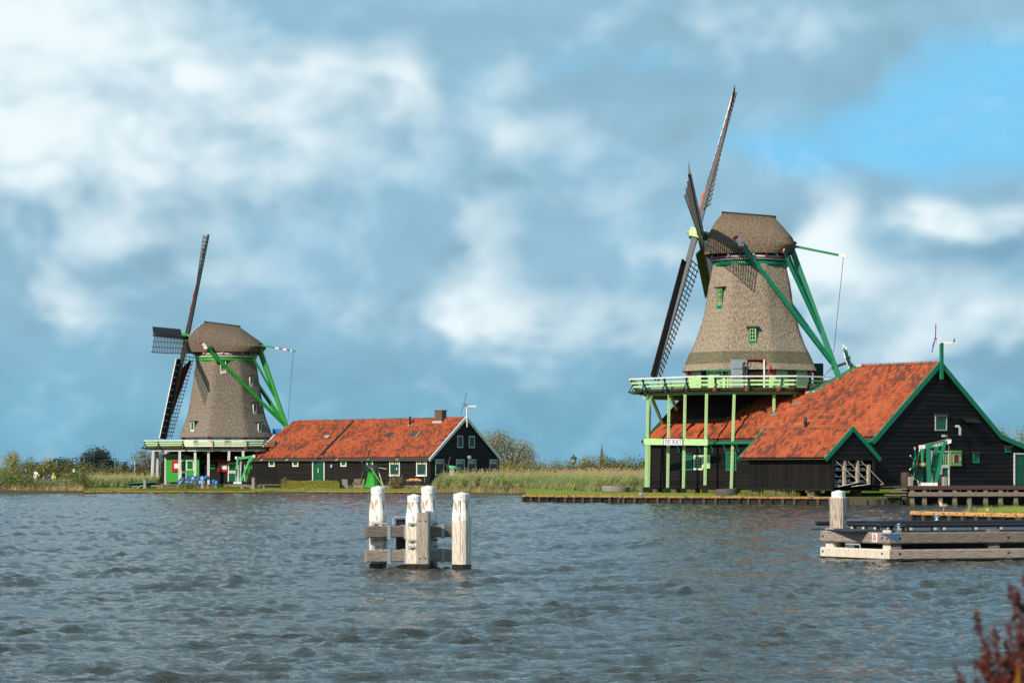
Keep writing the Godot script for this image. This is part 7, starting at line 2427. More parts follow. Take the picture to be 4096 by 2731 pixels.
	for q in [[-0.35, 1.7], [1.71, 3.55], [3.56, 6.0]]:
		var m := MB.new()
		m.cham(Vector3((q[0] + q[1]) * 0.5, 0.79, -3.35), Vector3(q[1] - q[0], 0.1, 0.14), 0.03)
		part(j, "edge_rail", m, M["rubber"], f2)
	for q in [[f1, [0.55, 0.95, 1.35, 1.8, 2.2]], [f2, [0.75, 1.35, 1.58, 2.38, 3.02, 3.75, 4.42, 4.66]]]:
		for x in q[1]:
			var m := MB.new()
			m.cham(Vector3(x, 0.716, -0.55), Vector3(0.09, 0.06, 0.1), 0.01)
			var bl := part(j, "rail_block", m, M["composite"], q[0])
			box1(bl, "white_face", Vector3(x - 0.03, 0.69, -0.499), Vector3(x + 0.04, 0.745, -0.48), M["offwhite"])
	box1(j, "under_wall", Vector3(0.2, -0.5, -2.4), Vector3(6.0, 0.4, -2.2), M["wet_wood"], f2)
	# plate with the letter
	var pl2 := box1(j, "letter_plate", Vector3(1.82, 0.42, 0.002), Vector3(2.0, 0.625, 0.012), M["white"], f1)
	letters(pl2, "A", "Droid Sans", 0.17, Transform3D(Basis().scaled(Vector3(0.8, 1, 1)), Vector3(1.91, 0.522, 0.016)), M["red"], 0.006)
	var bp := MB.new()
	bp.prism([Vector3(0.0, 0.52, 0.004), Vector3(0.22, 0.42, 0.004), Vector3(0.26, 0.62, 0.004), Vector3(0.0, 0.625, 0.004)], Vector3(0, 0, 0.004))
	bp.prism([Vector3(-0.2, 0.6, 0.004), Vector3(-0.02, 0.54, 0.004), Vector3(-0.02, 0.62, 0.004), Vector3(-0.18, 0.62, 0.004)], Vector3(0, 0, 0.004))
	tag(part(j, "paint_smear", bp, M["rope_blue"], f2), "blue paint rubbed off on the beam end")
	tube1(j, "step_handle", [f1 * Vector3(0.88, 0.27, -0.05), f1 * Vector3(0.88, 0.355, -0.02), f1 * Vector3(1.36, 0.355, -0.02), f1 * Vector3(1.36, 0.27, -0.05)], 0.02, M["galv"], 6)
	tube1(j, "blue_line", [f1 * Vector3(1.25, 0.7, -0.45), f1 * Vector3(1.22, 0.84, -0.6), f1 * Vector3(1.1, 0.73, -0.46), f1 * Vector3(1.4, 0.7, -0.42)], 0.008, M["rope_blue"], 4)
	var bpos := [[f2 * Vector3(0.37, 0.685, -0.32), "chrome mooring bollard at the jetty's front corner near the letter plate"], [f2 * Vector3(2.75, 0.84, -3.3), "chrome mooring bollard on the jetty's back rail"]]
	for q in bpos:
		var b := thing("bollard", q[1], "bollard", J + q[0], 0.0, "chrome bollards on the jetty")
		var m := MB.new()
		m.lathe([Vector2(0.06, 0), Vector2(0.06, 0.01), Vector2(0.034, 0.015), Vector2(0.034, 0.13), Vector2(0.042, 0.14), Vector2(0.04, 0.16), Vector2(0.0, 0.165)], 16)
		part(b, "drum", m, M["chrome"])
		tube1(b, "cross_bar", [Vector3(-0.09, 0.1, 0), Vector3(0.09, 0.1, 0)], 0.009, M["chrome"], 6)
	var mp := thing("mooring_pile", "weathered pile with a white cap standing at the left end of the jetty", "mooring pile", Vector3(7.68, 0, -61.4))
	pile(mp, Vector3.ZERO, 1.57, 1.4, 0.34, deg_to_rad(-30.0), -0.8, 0.74, "pile", "bleached")
	for q in [[Vector3(-0.2, 0.96, 0.05), Vector3(-0.1, 0.95, 0.12)], [Vector3(0.1, 0.95, 0.12), Vector3(0.24, 0.95, 0.0)], [Vector3(-0.02, 1.02, 0.17), Vector3(0.05, 1.02, 0.17)]]: tube1(mp, "iron_pin", [q[0], q[1]], 0.013, M["iron"], 5)
	# the grassy pier end with orange lichen
	var A := Vector3(15.27, 0, -99.0)
	var q := quay("timber_pier", "timber pier edge thick with orange lichen behind the jetty", [[15.27, -99.0], [18.4, -93.7], [21.5, -88.5]], 0.47, 0.15, 0.4, "lichen", 0.75, 0.16)
	var back := MB.new()
	back.poly([Vector3(0.1, 0.4, -0.3), Vector3(3.3, 0.4, 5.0), Vector3(6.6, 0.4, 10.0), Vector3(9.0, 0.42, 2.0), Vector3(5.2, 0.42, -3.2)])
	part(q, "grass_top", back, M["lawn"])
	beam1(q, "back_beam", Vector3(0.0, 0.42, -0.35), Vector3(6.0, 0.44, -4.2), 0.2, 0.12, M["old_wood"])
	beam1(q, "end_post", Vector3(-0.02, -0.4, 0.0), Vector3(-0.02, 0.35, 0.0), 0.2, 0.2, M["lichen"], Vector3(0, 0, 1))
	var pm := MB.new()
	pm.cham(Vector3(0, 0.15, 0), Vector3(0.085, 0.62, 0.07), 0.01)
	single("small_post", pm, M["old_woodv"], "thin wooden post standing on the orange lichen pier", "post", Vector3(17.12, 0.4, -97.6), 0.3)
	goose("goose", "standing pale brown goose with pink legs on the lichen pier", Vector3(16.36, 0.475, -98.9), false)
	goose("goose", "goose bent down in the grass with only its brown back showing", Vector3(17.85, 0.41, -97.4), true)
	# foreground stalks
	var st := thing("dock_plant", "blurred dark red seed stalks in the bottom right corner", "plant", Vector3(1.38, 0.5, -7.2))
	var r := RandomNumberGenerator.new()
	r.seed = 12
	var sm := MB.new()
	var seeds := MB.new()
	# tips of the stalks, seen from their common foot
	for q2 in [[-0.025, 1.28], [-0.108, 1.21], [-0.08, 1.08], [-0.168, 1.05], [0.015, 1.272], [0.03, 1.33], [-0.063, 1.164], [-0.035, 1.1], [0.0, 1.13], [-0.124, 1.03], [0.04, 1.22], [-0.01, 1.18], [0.02, 1.07], [-0.05, 1.04]]:
		var tip := Vector3(q2[0], q2[1], r.randf_range(-0.12, 0.12))
		var b0 := Vector3(0.1 + r.randf_range(-0.04, 0.04), 0, tip.z * 0.4)
		var mid := b0.lerp(tip, 0.6) + Vector3(0.04, 0, 0)
		sm.tube([b0, b0.lerp(mid, 0.5), mid, tip], [0.007, 0.006, 0.005, 0.002], 5)
		for k in 5:
			var s0 := mid.lerp(tip, r.randf_range(0.1, 0.75))
			var e0 := s0 + Vector3(r.randf_range(-0.06, 0.03), r.randf_range(0.03, 0.09), r.randf_range(-0.03, 0.03))
			sm.tube([s0, e0], [0.003, 0.0015], 4)
			for u in 34:
				var c := s0.lerp(e0, r.randf_range(0.2, 1.0)) + Vector3(r.randfn(), r.randfn(), r.randfn()) * 0.0055
				seeds.col = Color(0.1, 0.017, 0.012) * r.randf_range(0.5, 1.3)
				seeds.box(c, Vector3(0.007, 0.008, 0.007), Basis.from_euler(Vector3(r.randf() * 3, r.randf() * 3, r.randf() * 3)))
		for u in 90:
			var c := mid.lerp(tip, r.randf_range(0.3, 1.0)) + Vector3(r.randfn(), r.randfn(), r.randfn()) * 0.006
			seeds.col = Color(0.09, 0.015, 0.011) * r.randf_range(0.5, 1.3)
			seeds.box(c, Vector3(0.007, 0.009, 0.007), Basis.from_euler(Vector3(r.randf() * 3, r.randf() * 3, r.randf() * 3)))
	part(st, "stalks", sm, mat("stalk", lin(0.09, 0.022, 0.014), 0.7))
	var so := part(st, "seed_heads", seeds, M["leaf"])
	so.set_meta("kind", "stuff")
	var lv := MB.new()
	for k in 8:
		lv.col = [Color(0.3, 0.12, 0.012), Color(0.12, 0.02, 0.015), Color(0.35, 0.2, 0.02)][k % 3]
		var o := Vector3(r.randf_range(-0.02, 0.16), r.randf_range(0.82, 1.0), r.randf_range(-0.1, 0.1))
		var dd := Vector3(r.randf_range(-0.5, 0.5), 1, r.randfn() * 0.3).normalized()
		lv.quad(o, o + dd * 0.07 + Vector3(0.012, 0, 0), o + dd * 0.15, o + dd * 0.07 - Vector3(0.012, 0, 0))
	part(st, "leaf", lv, M["leaf"])

func goose(called: String, label: String, at: Vector3, low: bool) -> void:
	var t := thing(called, label, "goose", at, 0.0, "geese on the lichen pier")
	var buff := Color(0.5, 0.4, 0.3)
	var pale := Color(0.6, 0.5, 0.4)
	var brown := Color(0.13, 0.07, 0.04)
	var rust := Color(0.42, 0.12, 0.025)
	var pink := Color(0.55, 0.22, 0.24)
	var y := 0.0 if not low else -0.1
	var b := []
	b.append([Vector3(-0.08, 0.22 + y, 0), Vector3(0.08, 0.215 + y, 0), 0.075, 0.062, buff])
	b.append([Vector3(0.08, 0.215 + y, 0), Vector3(0.17, 0.185 + y, 0), 0.05, 0.022, rust])
	for s in [-1, 1]: b.append([Vector3(-0.04, 0.255 + y, 0.035 * s), Vector3(0.19, 0.215 + y, 0.03 * s), 0.045, 0.016, brown])
	if low:
		b.append([Vector3(-0.12, 0.22 + y, 0), Vector3(-0.19, 0.12 + y, 0.02), 0.04, 0.025, buff])
		b.append([Vector3(-0.19, 0.1 + y, 0.02), Vector3(-0.2, 0.08 + y, 0.02), 0.03, 0.026, pale])
	else:
		b.append([Vector3(-0.12, 0.24 + y, 0), Vector3(-0.135, 0.32 + y, 0), 0.042, 0.026, pale])
		b.append([Vector3(-0.125, 0.345 + y, 0), Vector3(-0.115, 0.35 + y, 0), 0.03, 0.027, pale])
		b.append([Vector3(-0.135, 0.34 + y, 0), Vector3(-0.165, 0.335 + y, 0.01), 0.013, 0.008, pink])
		b.append([Vector3(-0.1, 0.35 + y, 0.02), Vector3(-0.108, 0.352 + y, 0.024), 0.012, 0.01, brown])
	for s in [-1, 1]:
		b.append([Vector3(0.0 + 0.008 * s, 0.17 + y, 0.025 * s), Vector3(0.008 * s, 0.09 + y, 0.02 * s), 0.02, 0.009, pink])
		b.append([Vector3(0.008 * s, 0.09 + y, 0.02 * s), Vector3(0.004 * s, 0.008, 0.02 * s), 0.009, 0.009, pink])
		b.append([Vector3(0.004 * s, 0.008, 0.02 * s), Vector3(-0.045, 0.006, 0.035 * s), 0.01, 0.009, pink])
	put(t, "body", body_mesh(b, 0.0085, 0.012).mesh(), M["skin"])

# ------------------------------------------------------------------ greenery and the far background
func spots_in(poly: PackedVector2Array, n: int, y0: float, dens := 0.0) -> Array:
	var lo := Vector2(1e9, 1e9)
	var hi := -lo
	for p in poly:
		lo = lo.min(p)
		hi = hi.max(p)
	var a := []
	var tries := 0
	while a.size() < n and tries < n * 20:
		tries += 1
		var p := Vector2(rng.randf_range(lo.x, hi.x), rng.randf_range(lo.y, hi.y))
		if Geometry2D.is_point_in_polygon(p, poly): a.append(Vector3(p.x, y0, p.y))
	return a

func greenery() -> void:
	var reed_c := [Color(0.15, 0.2, 0.05), Color(0.2, 0.24, 0.075), Color(0.11, 0.16, 0.04), Color(0.25, 0.25, 0.1), Color(0.085, 0.12, 0.03)]
	var plume_c := [Color(0.24, 0.15, 0.1), Color(0.2, 0.13, 0.09), Color(0.32, 0.22, 0.15)]
	var dry_c := [Color(0.42, 0.33, 0.15), Color(0.35, 0.24, 0.1), Color(0.3, 0.26, 0.1)]
	var reed := tuft_mesh(12, 1.45, 0.2, 0.5, 0.016, reed_c, plume_c, 4)
	scatter("reeds", "dense bank of wind-blown reeds between the house and the right windmill", "reeds", reed, spots_in(PackedVector2Array([Vector2(-6.9, -213.2), Vector2(-2.5, -209.2), Vector2(1.3, -206.6), Vector2(2.6, -192), Vector2(5.2, -177), Vector2(8.6, -173), Vector2(9.2, -180), Vector2(11.5, -200), Vector2(12, -224), Vector2(-4.2, -226), Vector2(-6.0, -220)]), 4200, 0.2), M["blade"], 0.72, 1.08, 0.22)
	var foot := tuft_mesh(9, 0.6, 0.16, 0.1, 0.014, dry_c, [], 9)
	scatter("dry_reed_stems", "pale dry reed stems along the water's edge", "reeds", foot, spots_in(PackedVector2Array([Vector2(-6.9, -213.35), Vector2(-2.5, -209.1), Vector2(1.35, -206.5), Vector2(1.3, -207.3), Vector2(-2.5, -209.9), Vector2(-6.7, -214.0)]), 260, 0.05), M["blade"], 0.6, 1.1)
	var gr := tuft_mesh(10, 0.13, 0.07, 0.1, 0.007, [Color(0.1, 0.16, 0.008), Color(0.15, 0.2, 0.012), Color(0.19, 0.21, 0.02)], [], 6)
	scatter("lawn_grass", "short bright grass on the lawn before the right windmill", "grass", gr, spots_in(PackedVector2Array([Vector2(0.9, -163.6), Vector2(6.9, -157.6), Vector2(14, -153.9), Vector2(15.8, -153.2), Vector2(15.5, -158), Vector2(9.2, -167.5), Vector2(5.2, -176), Vector2(1.6, -196), Vector2(0.95, -185)]), 9000, 0.42), M["blade"], 0.6, 1.2, 0.2)
	scatter("lawn_grass", "short bright grass on the lawn before the left house", "grass", gr, spots_in(PackedVector2Array([Vector2(-22.2, -219.7), Vector2(-14, -217.1), Vector2(-7.4, -213.8), Vector2(-7.0, -221), Vector2(-21, -227.5)]), 6000, 0.17), M["blade"], 0.8, 1.6, 0.2)
	scatter("lawn_grass", "bright grass strip at the far left quay", "grass", gr, spots_in(PackedVector2Array([Vector2(-38.5, -220.3), Vector2(-32.5, -219.9), Vector2(-32.5, -227), Vector2(-38.5, -229)]), 2500, 0.2), M["blade"], 0.8, 1.6, 0.2)
	scatter("pier_grass", "long bright grass on top of the lichen pier", "grass", tuft_mesh(12, 0.26, 0.08, 0.12, 0.008, [Color(0.12, 0.18, 0.01), Color(0.2, 0.24, 0.02)], [], 8), spots_in(PackedVector2Array([Vector2(16.9, -98.2), Vector2(18.7, -95.0), Vector2(22, -90), Vector2(24, -97), Vector2(20.6, -102.0)]), 1500, 0.4), M["blade"], 0.4, 1.1, 0.2)
	# weeds below the shed
	scatter("weeds", "yellow green weeds at the foot of the drying shed piers", "weeds", tuft_mesh(12, 0.42, 0.14, 0.15, 0.012, [Color(0.2, 0.22, 0.03), Color(0.12, 0.15, 0.03), Color(0.3, 0.24, 0.08)], [], 3), spots_in(PackedVector2Array([Vector2(13.6, -154.2), Vector2(16.8, -152.2), Vector2(16.9, -152.9), Vector2(13.8, -155.2)]), 90, 0.42), M["blade"], 0.5, 1.1, 0.25)
	var willow := [Color(0.2, 0.21, 0.13), Color(0.27, 0.27, 0.18), Color(0.14, 0.16, 0.08), Color(0.23, 0.2, 0.07), Color(0.33, 0.32, 0.23)]
	var bush := [Color(0.13, 0.15, 0.03), Color(0.2, 0.19, 0.05), Color(0.09, 0.12, 0.03), Color(0.24, 0.2, 0.07)]
	var dark := [Color(0.025, 0.04, 0.03), Color(0.035, 0.05, 0.035), Color(0.02, 0.032, 0.028)]
	var yellow := [Color(0.34, 0.3, 0.06), Color(0.26, 0.26, 0.06), Color(0.4, 0.34, 0.1)]
	var lush := [Color(0.12, 0.18, 0.03), Color(0.16, 0.2, 0.05), Color(0.08, 0.13, 0.03), Color(0.22, 0.2, 0.07)]
	# big willow right of the house, of several heads
	plant("willow_tree", "large grey green willow blowing in the wind behind the house gable", "tree", Vector3(0.0, 0.4, -262), [[Vector3(-2.4, 3.9, 0), Vector3(1.2, 1.3, 1.2)], [Vector3(-1.2, 4.1, 0.2), Vector3(1.0, 1.35, 1.1)], [Vector3(0.2, 3.5, 0), Vector3(0.9, 1.1, 1.0)], [Vector3(1.4, 3.6, 0), Vector3(0.62, 0.75, 0.7)], [Vector3(1.6, 2.5, 0), Vector3(0.9, 0.9, 0.9)], [Vector3(0.0, 2.2, 0.6), Vector3(1.8, 1.1, 1.0)], [Vector3(-2.2, 2.0, 0.5), Vector3(1.5, 1.2, 1.0)], [Vector3(2.0, 1.6, 0.3), Vector3(0.8, 0.8, 0.8)]], 15000, 0.2, willow, "", 0.3, 0.3)
	plant("shrub", "yellowish shrub in front of the grey green willow", "shrub", Vector3(-0.2, 0.4, -250), [[Vector3(-0.6, 1.2, 0), Vector3(1.3, 1.1, 0.8)], [Vector3(1.2, 1.1, 0), Vector3(1.0, 0.9, 0.8)]], 4200, 0.17, [Color(0.22, 0.19, 0.06), Color(0.17, 0.17, 0.05), Color(0.28, 0.24, 0.1)], "", 0.0, 0.35)
	# tall weeds with yellow tops behind the reeds
	for q in [[-0.6, 2.15, "left end, nearest the house"], [0.9, 2.0, "second from the house"], [2.5, 2.2, "in the middle"], [3.7, 2.35, "beside the street lamp on its left"], [5.0, 2.3, "right under the street lamp"]]:
		plant("tall_weed", "clump of tall yellow green weeds above the reeds, " + q[2], "plant", Vector3(q[0], 0.3, -231.5), [[Vector3(0, q[1] * 0.5, 0), Vector3(0.8, q[1] * 0.52, 0.5)], [Vector3(0.3, q[1] * 0.7, 0), Vector3(0.6, q[1] * 0.38, 0.5)]], 2600, 0.15, [Color(0.2, 0.21, 0.025), Color(0.27, 0.24, 0.03), Color(0.14, 0.17, 0.03), Color(0.24, 0.12, 0.03)], "tall weeds above the reeds", 0.0, 0.28, 0.3, "leaves")
	for q in [[7.1, 3.0, "right of the street lamp"], [8.6, 3.1, "in front of the church spire"], [9.9, 2.5, "right of the church spire"], [11.2, 2.75, "left of the pale green gallery posts"], [12.8, 2.7, "behind the outermost gallery post"]]:
		plant("shrub", "olive shrub above the reeds, " + q[2], "shrub", Vector3(q[0], 0.3, -255), [[Vector3(0, q[1] * 0.45, 0), Vector3(1.0, q[1] * 0.45, 0.8)], [Vector3(0.25, q[1] * 0.7, 0), Vector3(0.55, q[1] * 0.33, 0.5)], [Vector3(-0.7, q[1] * 0.4, 0), Vector3(0.8, q[1] * 0.36, 0.6)]], 4200, 0.16, bush, "olive shrubs above the reeds", 0.0, 0.32)
	plant("shrub", "dry brownish shrub between reeds and the gallery posts", "shrub", Vector3(8.2, 0.3, -228), [[Vector3(0, 1.0, 0), Vector3(2.4, 1.0, 0.8)]], 2600, 0.16, [Color(0.28, 0.2, 0.08), Color(0.2, 0.19, 0.06)], "", 0.0, 0.25)
	# trees peeping over the barn on the right
	for q in [[40.2, 5.2, 0.9, "left one"], [41.9, 5.0, 0.75, "right one at the picture's edge"]]:
		plant("tree", "grey green tree top past the right barn's low roof, " + q[3], "tree", Vector3(q[0], 0.4, -215), [[Vector3(0, q[1] * 0.55, 0), Vector3(0.9, q[1] * 0.42, 0.8)], [Vector3(0.2, q[1] * 0.8, 0), Vector3(0.5, q[1] * 0.2, 0.5)], [Vector3(-0.6, q[1] * 0.45, 0), Vector3(0.8, q[1] * 0.3, 0.7)]], 3600, 0.17, willow, "trees past the right barn", 0.14, 0.32)
	# left bank
	plant("willow_tree", "yellow leaved young willow behind the palisade at the left edge", "tree", Vector3(-50.3, 0.4, -262), [[Vector3(0, 1.6, 0), Vector3(0.95, 1.5, 0.8)], [Vector3(0.25, 2.5, 0), Vector3(0.5, 0.85, 0.5)]], 3800, 0.17, yellow, "", 0.1, 0.32)
	var hedge := [[-47.9, 2.75, 0.7, "behind the person with the cap"], [-46.8, 2.2, 0.8, "behind the person in white"], [-45.6, 2.45, 1.0, "left of the gap"], [-43.9, 2.35, 1.15, "left of the person in the headscarf"], [-42.4, 2.2, 1.2, "right behind the person in the headscarf"], [-40.6, 2.0, 1.2, "below the far brick houses"], [-38.9, 1.85, 1.1, "left of the white lamp post"]]
	for q in hedge:
		plant("hedge_bush", "rounded olive bush of the hedge behind the visitors, " + q[3], "bush", Vector3(q[0], 0.35, -258), [[Vector3(0, q[1] * 0.42, 0), Vector3(q[2], q[1] * 0.45, 0.7)], [Vector3(0.2, q[1] * 0.66, 0), Vector3(q[2] * 0.6, q[1] * 0.33, 0.5)]], 2600, 0.16, bush, "hedge bushes behind the visitors", 0.0, 0.4)
	var sprig := tuft_mesh(5, 1.3, 0.25, 0.2, 0.012, yellow, yellow, 14)
	scatter("sprigs", "thin yellow shoots standing up from the hedge", "shoots", sprig, [Vector3(-46.5, 2.1, -258), Vector3(-46.1, 2.2, -258), Vector3(-47.6, 2.3, -258)], M["blade"], 0.8, 1.1)
	for q in [[-42.9, 1.45, 1.5, "at the left edge"], [-41.0, 1.35, 1.3, "below the log wall's left end"], [-36.4, 1.5, 1.2, "right of the log wall"], [-39.2, 0.75, 1.3, "low under the logs"]]:
		plant("riverside_bush", "green riverside bush hanging over the water, " + q[3], "bush", Vector3(q[0] - 0.6, 0.15, -221.4), [[Vector3(0, q[1] * 0.5, 0), Vector3(q[2], q[1] * 0.5, 0.8)], [Vector3(0.5, q[1] * 0.62, 0), Vector3(q[2] * 0.6, q[1] * 0.42, 0.6)]], 3400, 0.16, lush, "bushes hanging over the left bank", 0.0, 0.3)
	scatter("bank_reeds", "green reeds and tall grass between the log wall and the left quay", "reeds", reed, spots_in(PackedVector2Array([Vector2(-39.2, -231), Vector2(-33.6, -231), Vector2(-33.2, -246), Vector2(-39.8, -246)]), 900, 0.25), M["blade"], 0.55, 0.85, 0.2)
	scatter("bank_grass", "mixed grass along the far left water's edge", "grass", foot, spots_in(PackedVector2Array([Vector2(-46, -220.9), Vector2(-36.2, -219.9), Vector2(-36.2, -223), Vector2(-46, -224)]), 700, 0.2), M["blade"], 0.5, 1.1, 0.3)
	plant("tree", "brownish open tree behind the left gallery's outer posts", "tree", Vector3(-36.6, 0.4, -262), [[Vector3(-0.2, 2.5, 0), Vector3(1.2, 1.0, 1.0)], [Vector3(1.2, 2.1, 0), Vector3(1.1, 1.2, 1.0)], [Vector3(0.3, 1.2, 0), Vector3(1.9, 1.0, 1.0)], [Vector3(2.2, 2.6, 0), Vector3(0.8, 0.9, 0.8)]], 5200, 0.18, [Color(0.13, 0.11, 0.03), Color(0.09, 0.09, 0.03), Color(0.17, 0.12, 0.04)], "", 0.2, 0.4, 0.6)
	plant("dock_bush", "leafy green bush growing before the dock platform", "bush", Vector3(-28.5, 0.05, -228.3), [[Vector3(0, 0.35, 0), Vector3(0.75, 0.42, 0.4)], [Vector3(0.2, 0.62, 0), Vector3(0.45, 0.32, 0.35)]], 1700, 0.11, lush, "", 0.0, 0.4)
	plant("dock_bush", "low green weeds between platform and mint green crane", "plant", Vector3(-25.2, 0.1, -228.0), [[Vector3(0, 0.25, 0), Vector3(0.6, 0.25, 0.3)]], 600, 0.1, lush, "", 0.0, 0.4)
	# clipped hedge of the house
	var h := thing("clipped_hedge", "clipped yellow green box hedge in front of the black house", "hedge", Vector3(-17.2, 0.2, -222.9))
	var m := MB.new()
	var r := RandomNumberGenerator.new()
	r.seed = 3
	for k in 9000:
		var p := Vector3(r.randf_range(-1, 1), r.randf_range(0, 1), r.randf_range(-1, 1))
		var ax := r.randi() % 3
		if ax == 0: p.x = signf(p.x)
		elif ax == 1: p.y = 1.0
		else: p.z = 1.0
		var nn := Vector3(p.x if ax == 0 else 0.0, 1.0 if ax == 1 else 0.25, p.z if ax == 2 else 0.0)
		nn = (nn + Vector3(r.randfn(), r.randfn(), r.randfn()) * 0.4).normalized()
		p.x *= 2.5 * (1.0 - 0.06 * pow(p.y, 6))
		p.z *= 0.55
		p.y *= 0.8 + 0.04 * sin(p.x * 2.0) + 0.02 * r.randfn()
		m.col = [Color(0.24, 0.22, 0.02), Color(0.17, 0.18, 0.02), Color(0.3, 0.25, 0.03), Color(0.11, 0.13, 0.02)][r.randi() % 4] * r.randf_range(0.8, 1.2)
		var u := nn.cross(Vector3(r.randfn(), r.randfn(), r.randfn())).normalized()
		var w := nn.cross(u)
		var s := 0.06
		var i := m.vert(p - u * s, nn)
		m.vert(p + w * s * 0.6, nn)
		m.vert(p + u * s, nn)
		m.vert(p - w * s * 0.6, nn)
		m.ix.append_array(PackedInt32Array([i, i + 2, i + 3, i, i + 1, i + 2]))
	var ho := part(h, "leaves", m, M["leaf"])
	ho.set_meta("kind", "stuff")
	box1(h, "woody_core", Vector3(-2.4, 0, -0.48), Vector3(2.4, 0.72, 0.48), M["bark"])
	plant("hydrangea", "rounded hydrangea bush with faded pink flower heads against the house", "bush", Vector3(-9.85, 0.25, -222.8), [[Vector3(0, 0.5, 0), Vector3(0.68, 0.5, 0.5)], [Vector3(0.0, 0.85, 0), Vector3(0.45, 0.35, 0.4)]], 2600, 0.1, [Color(0.28, 0.17, 0.13), Color(0.13, 0.15, 0.03), Color(0.2, 0.14, 0.07), Color(0.09, 0.11, 0.03)], "", 0.0, 0.8)
	plant("garden_weeds", "red flowered weeds at the hedge's left end", "plant", Vector3(-19.4, 0.3, -222.4), [[Vector3(0, 0.7, 0), Vector3(0.3, 0.25, 0.3)]], 300, 0.09, [Color(0.2, 0.18, 0.04), Color(0.3, 0.07, 0.05)], "", 0.0, 0.4)

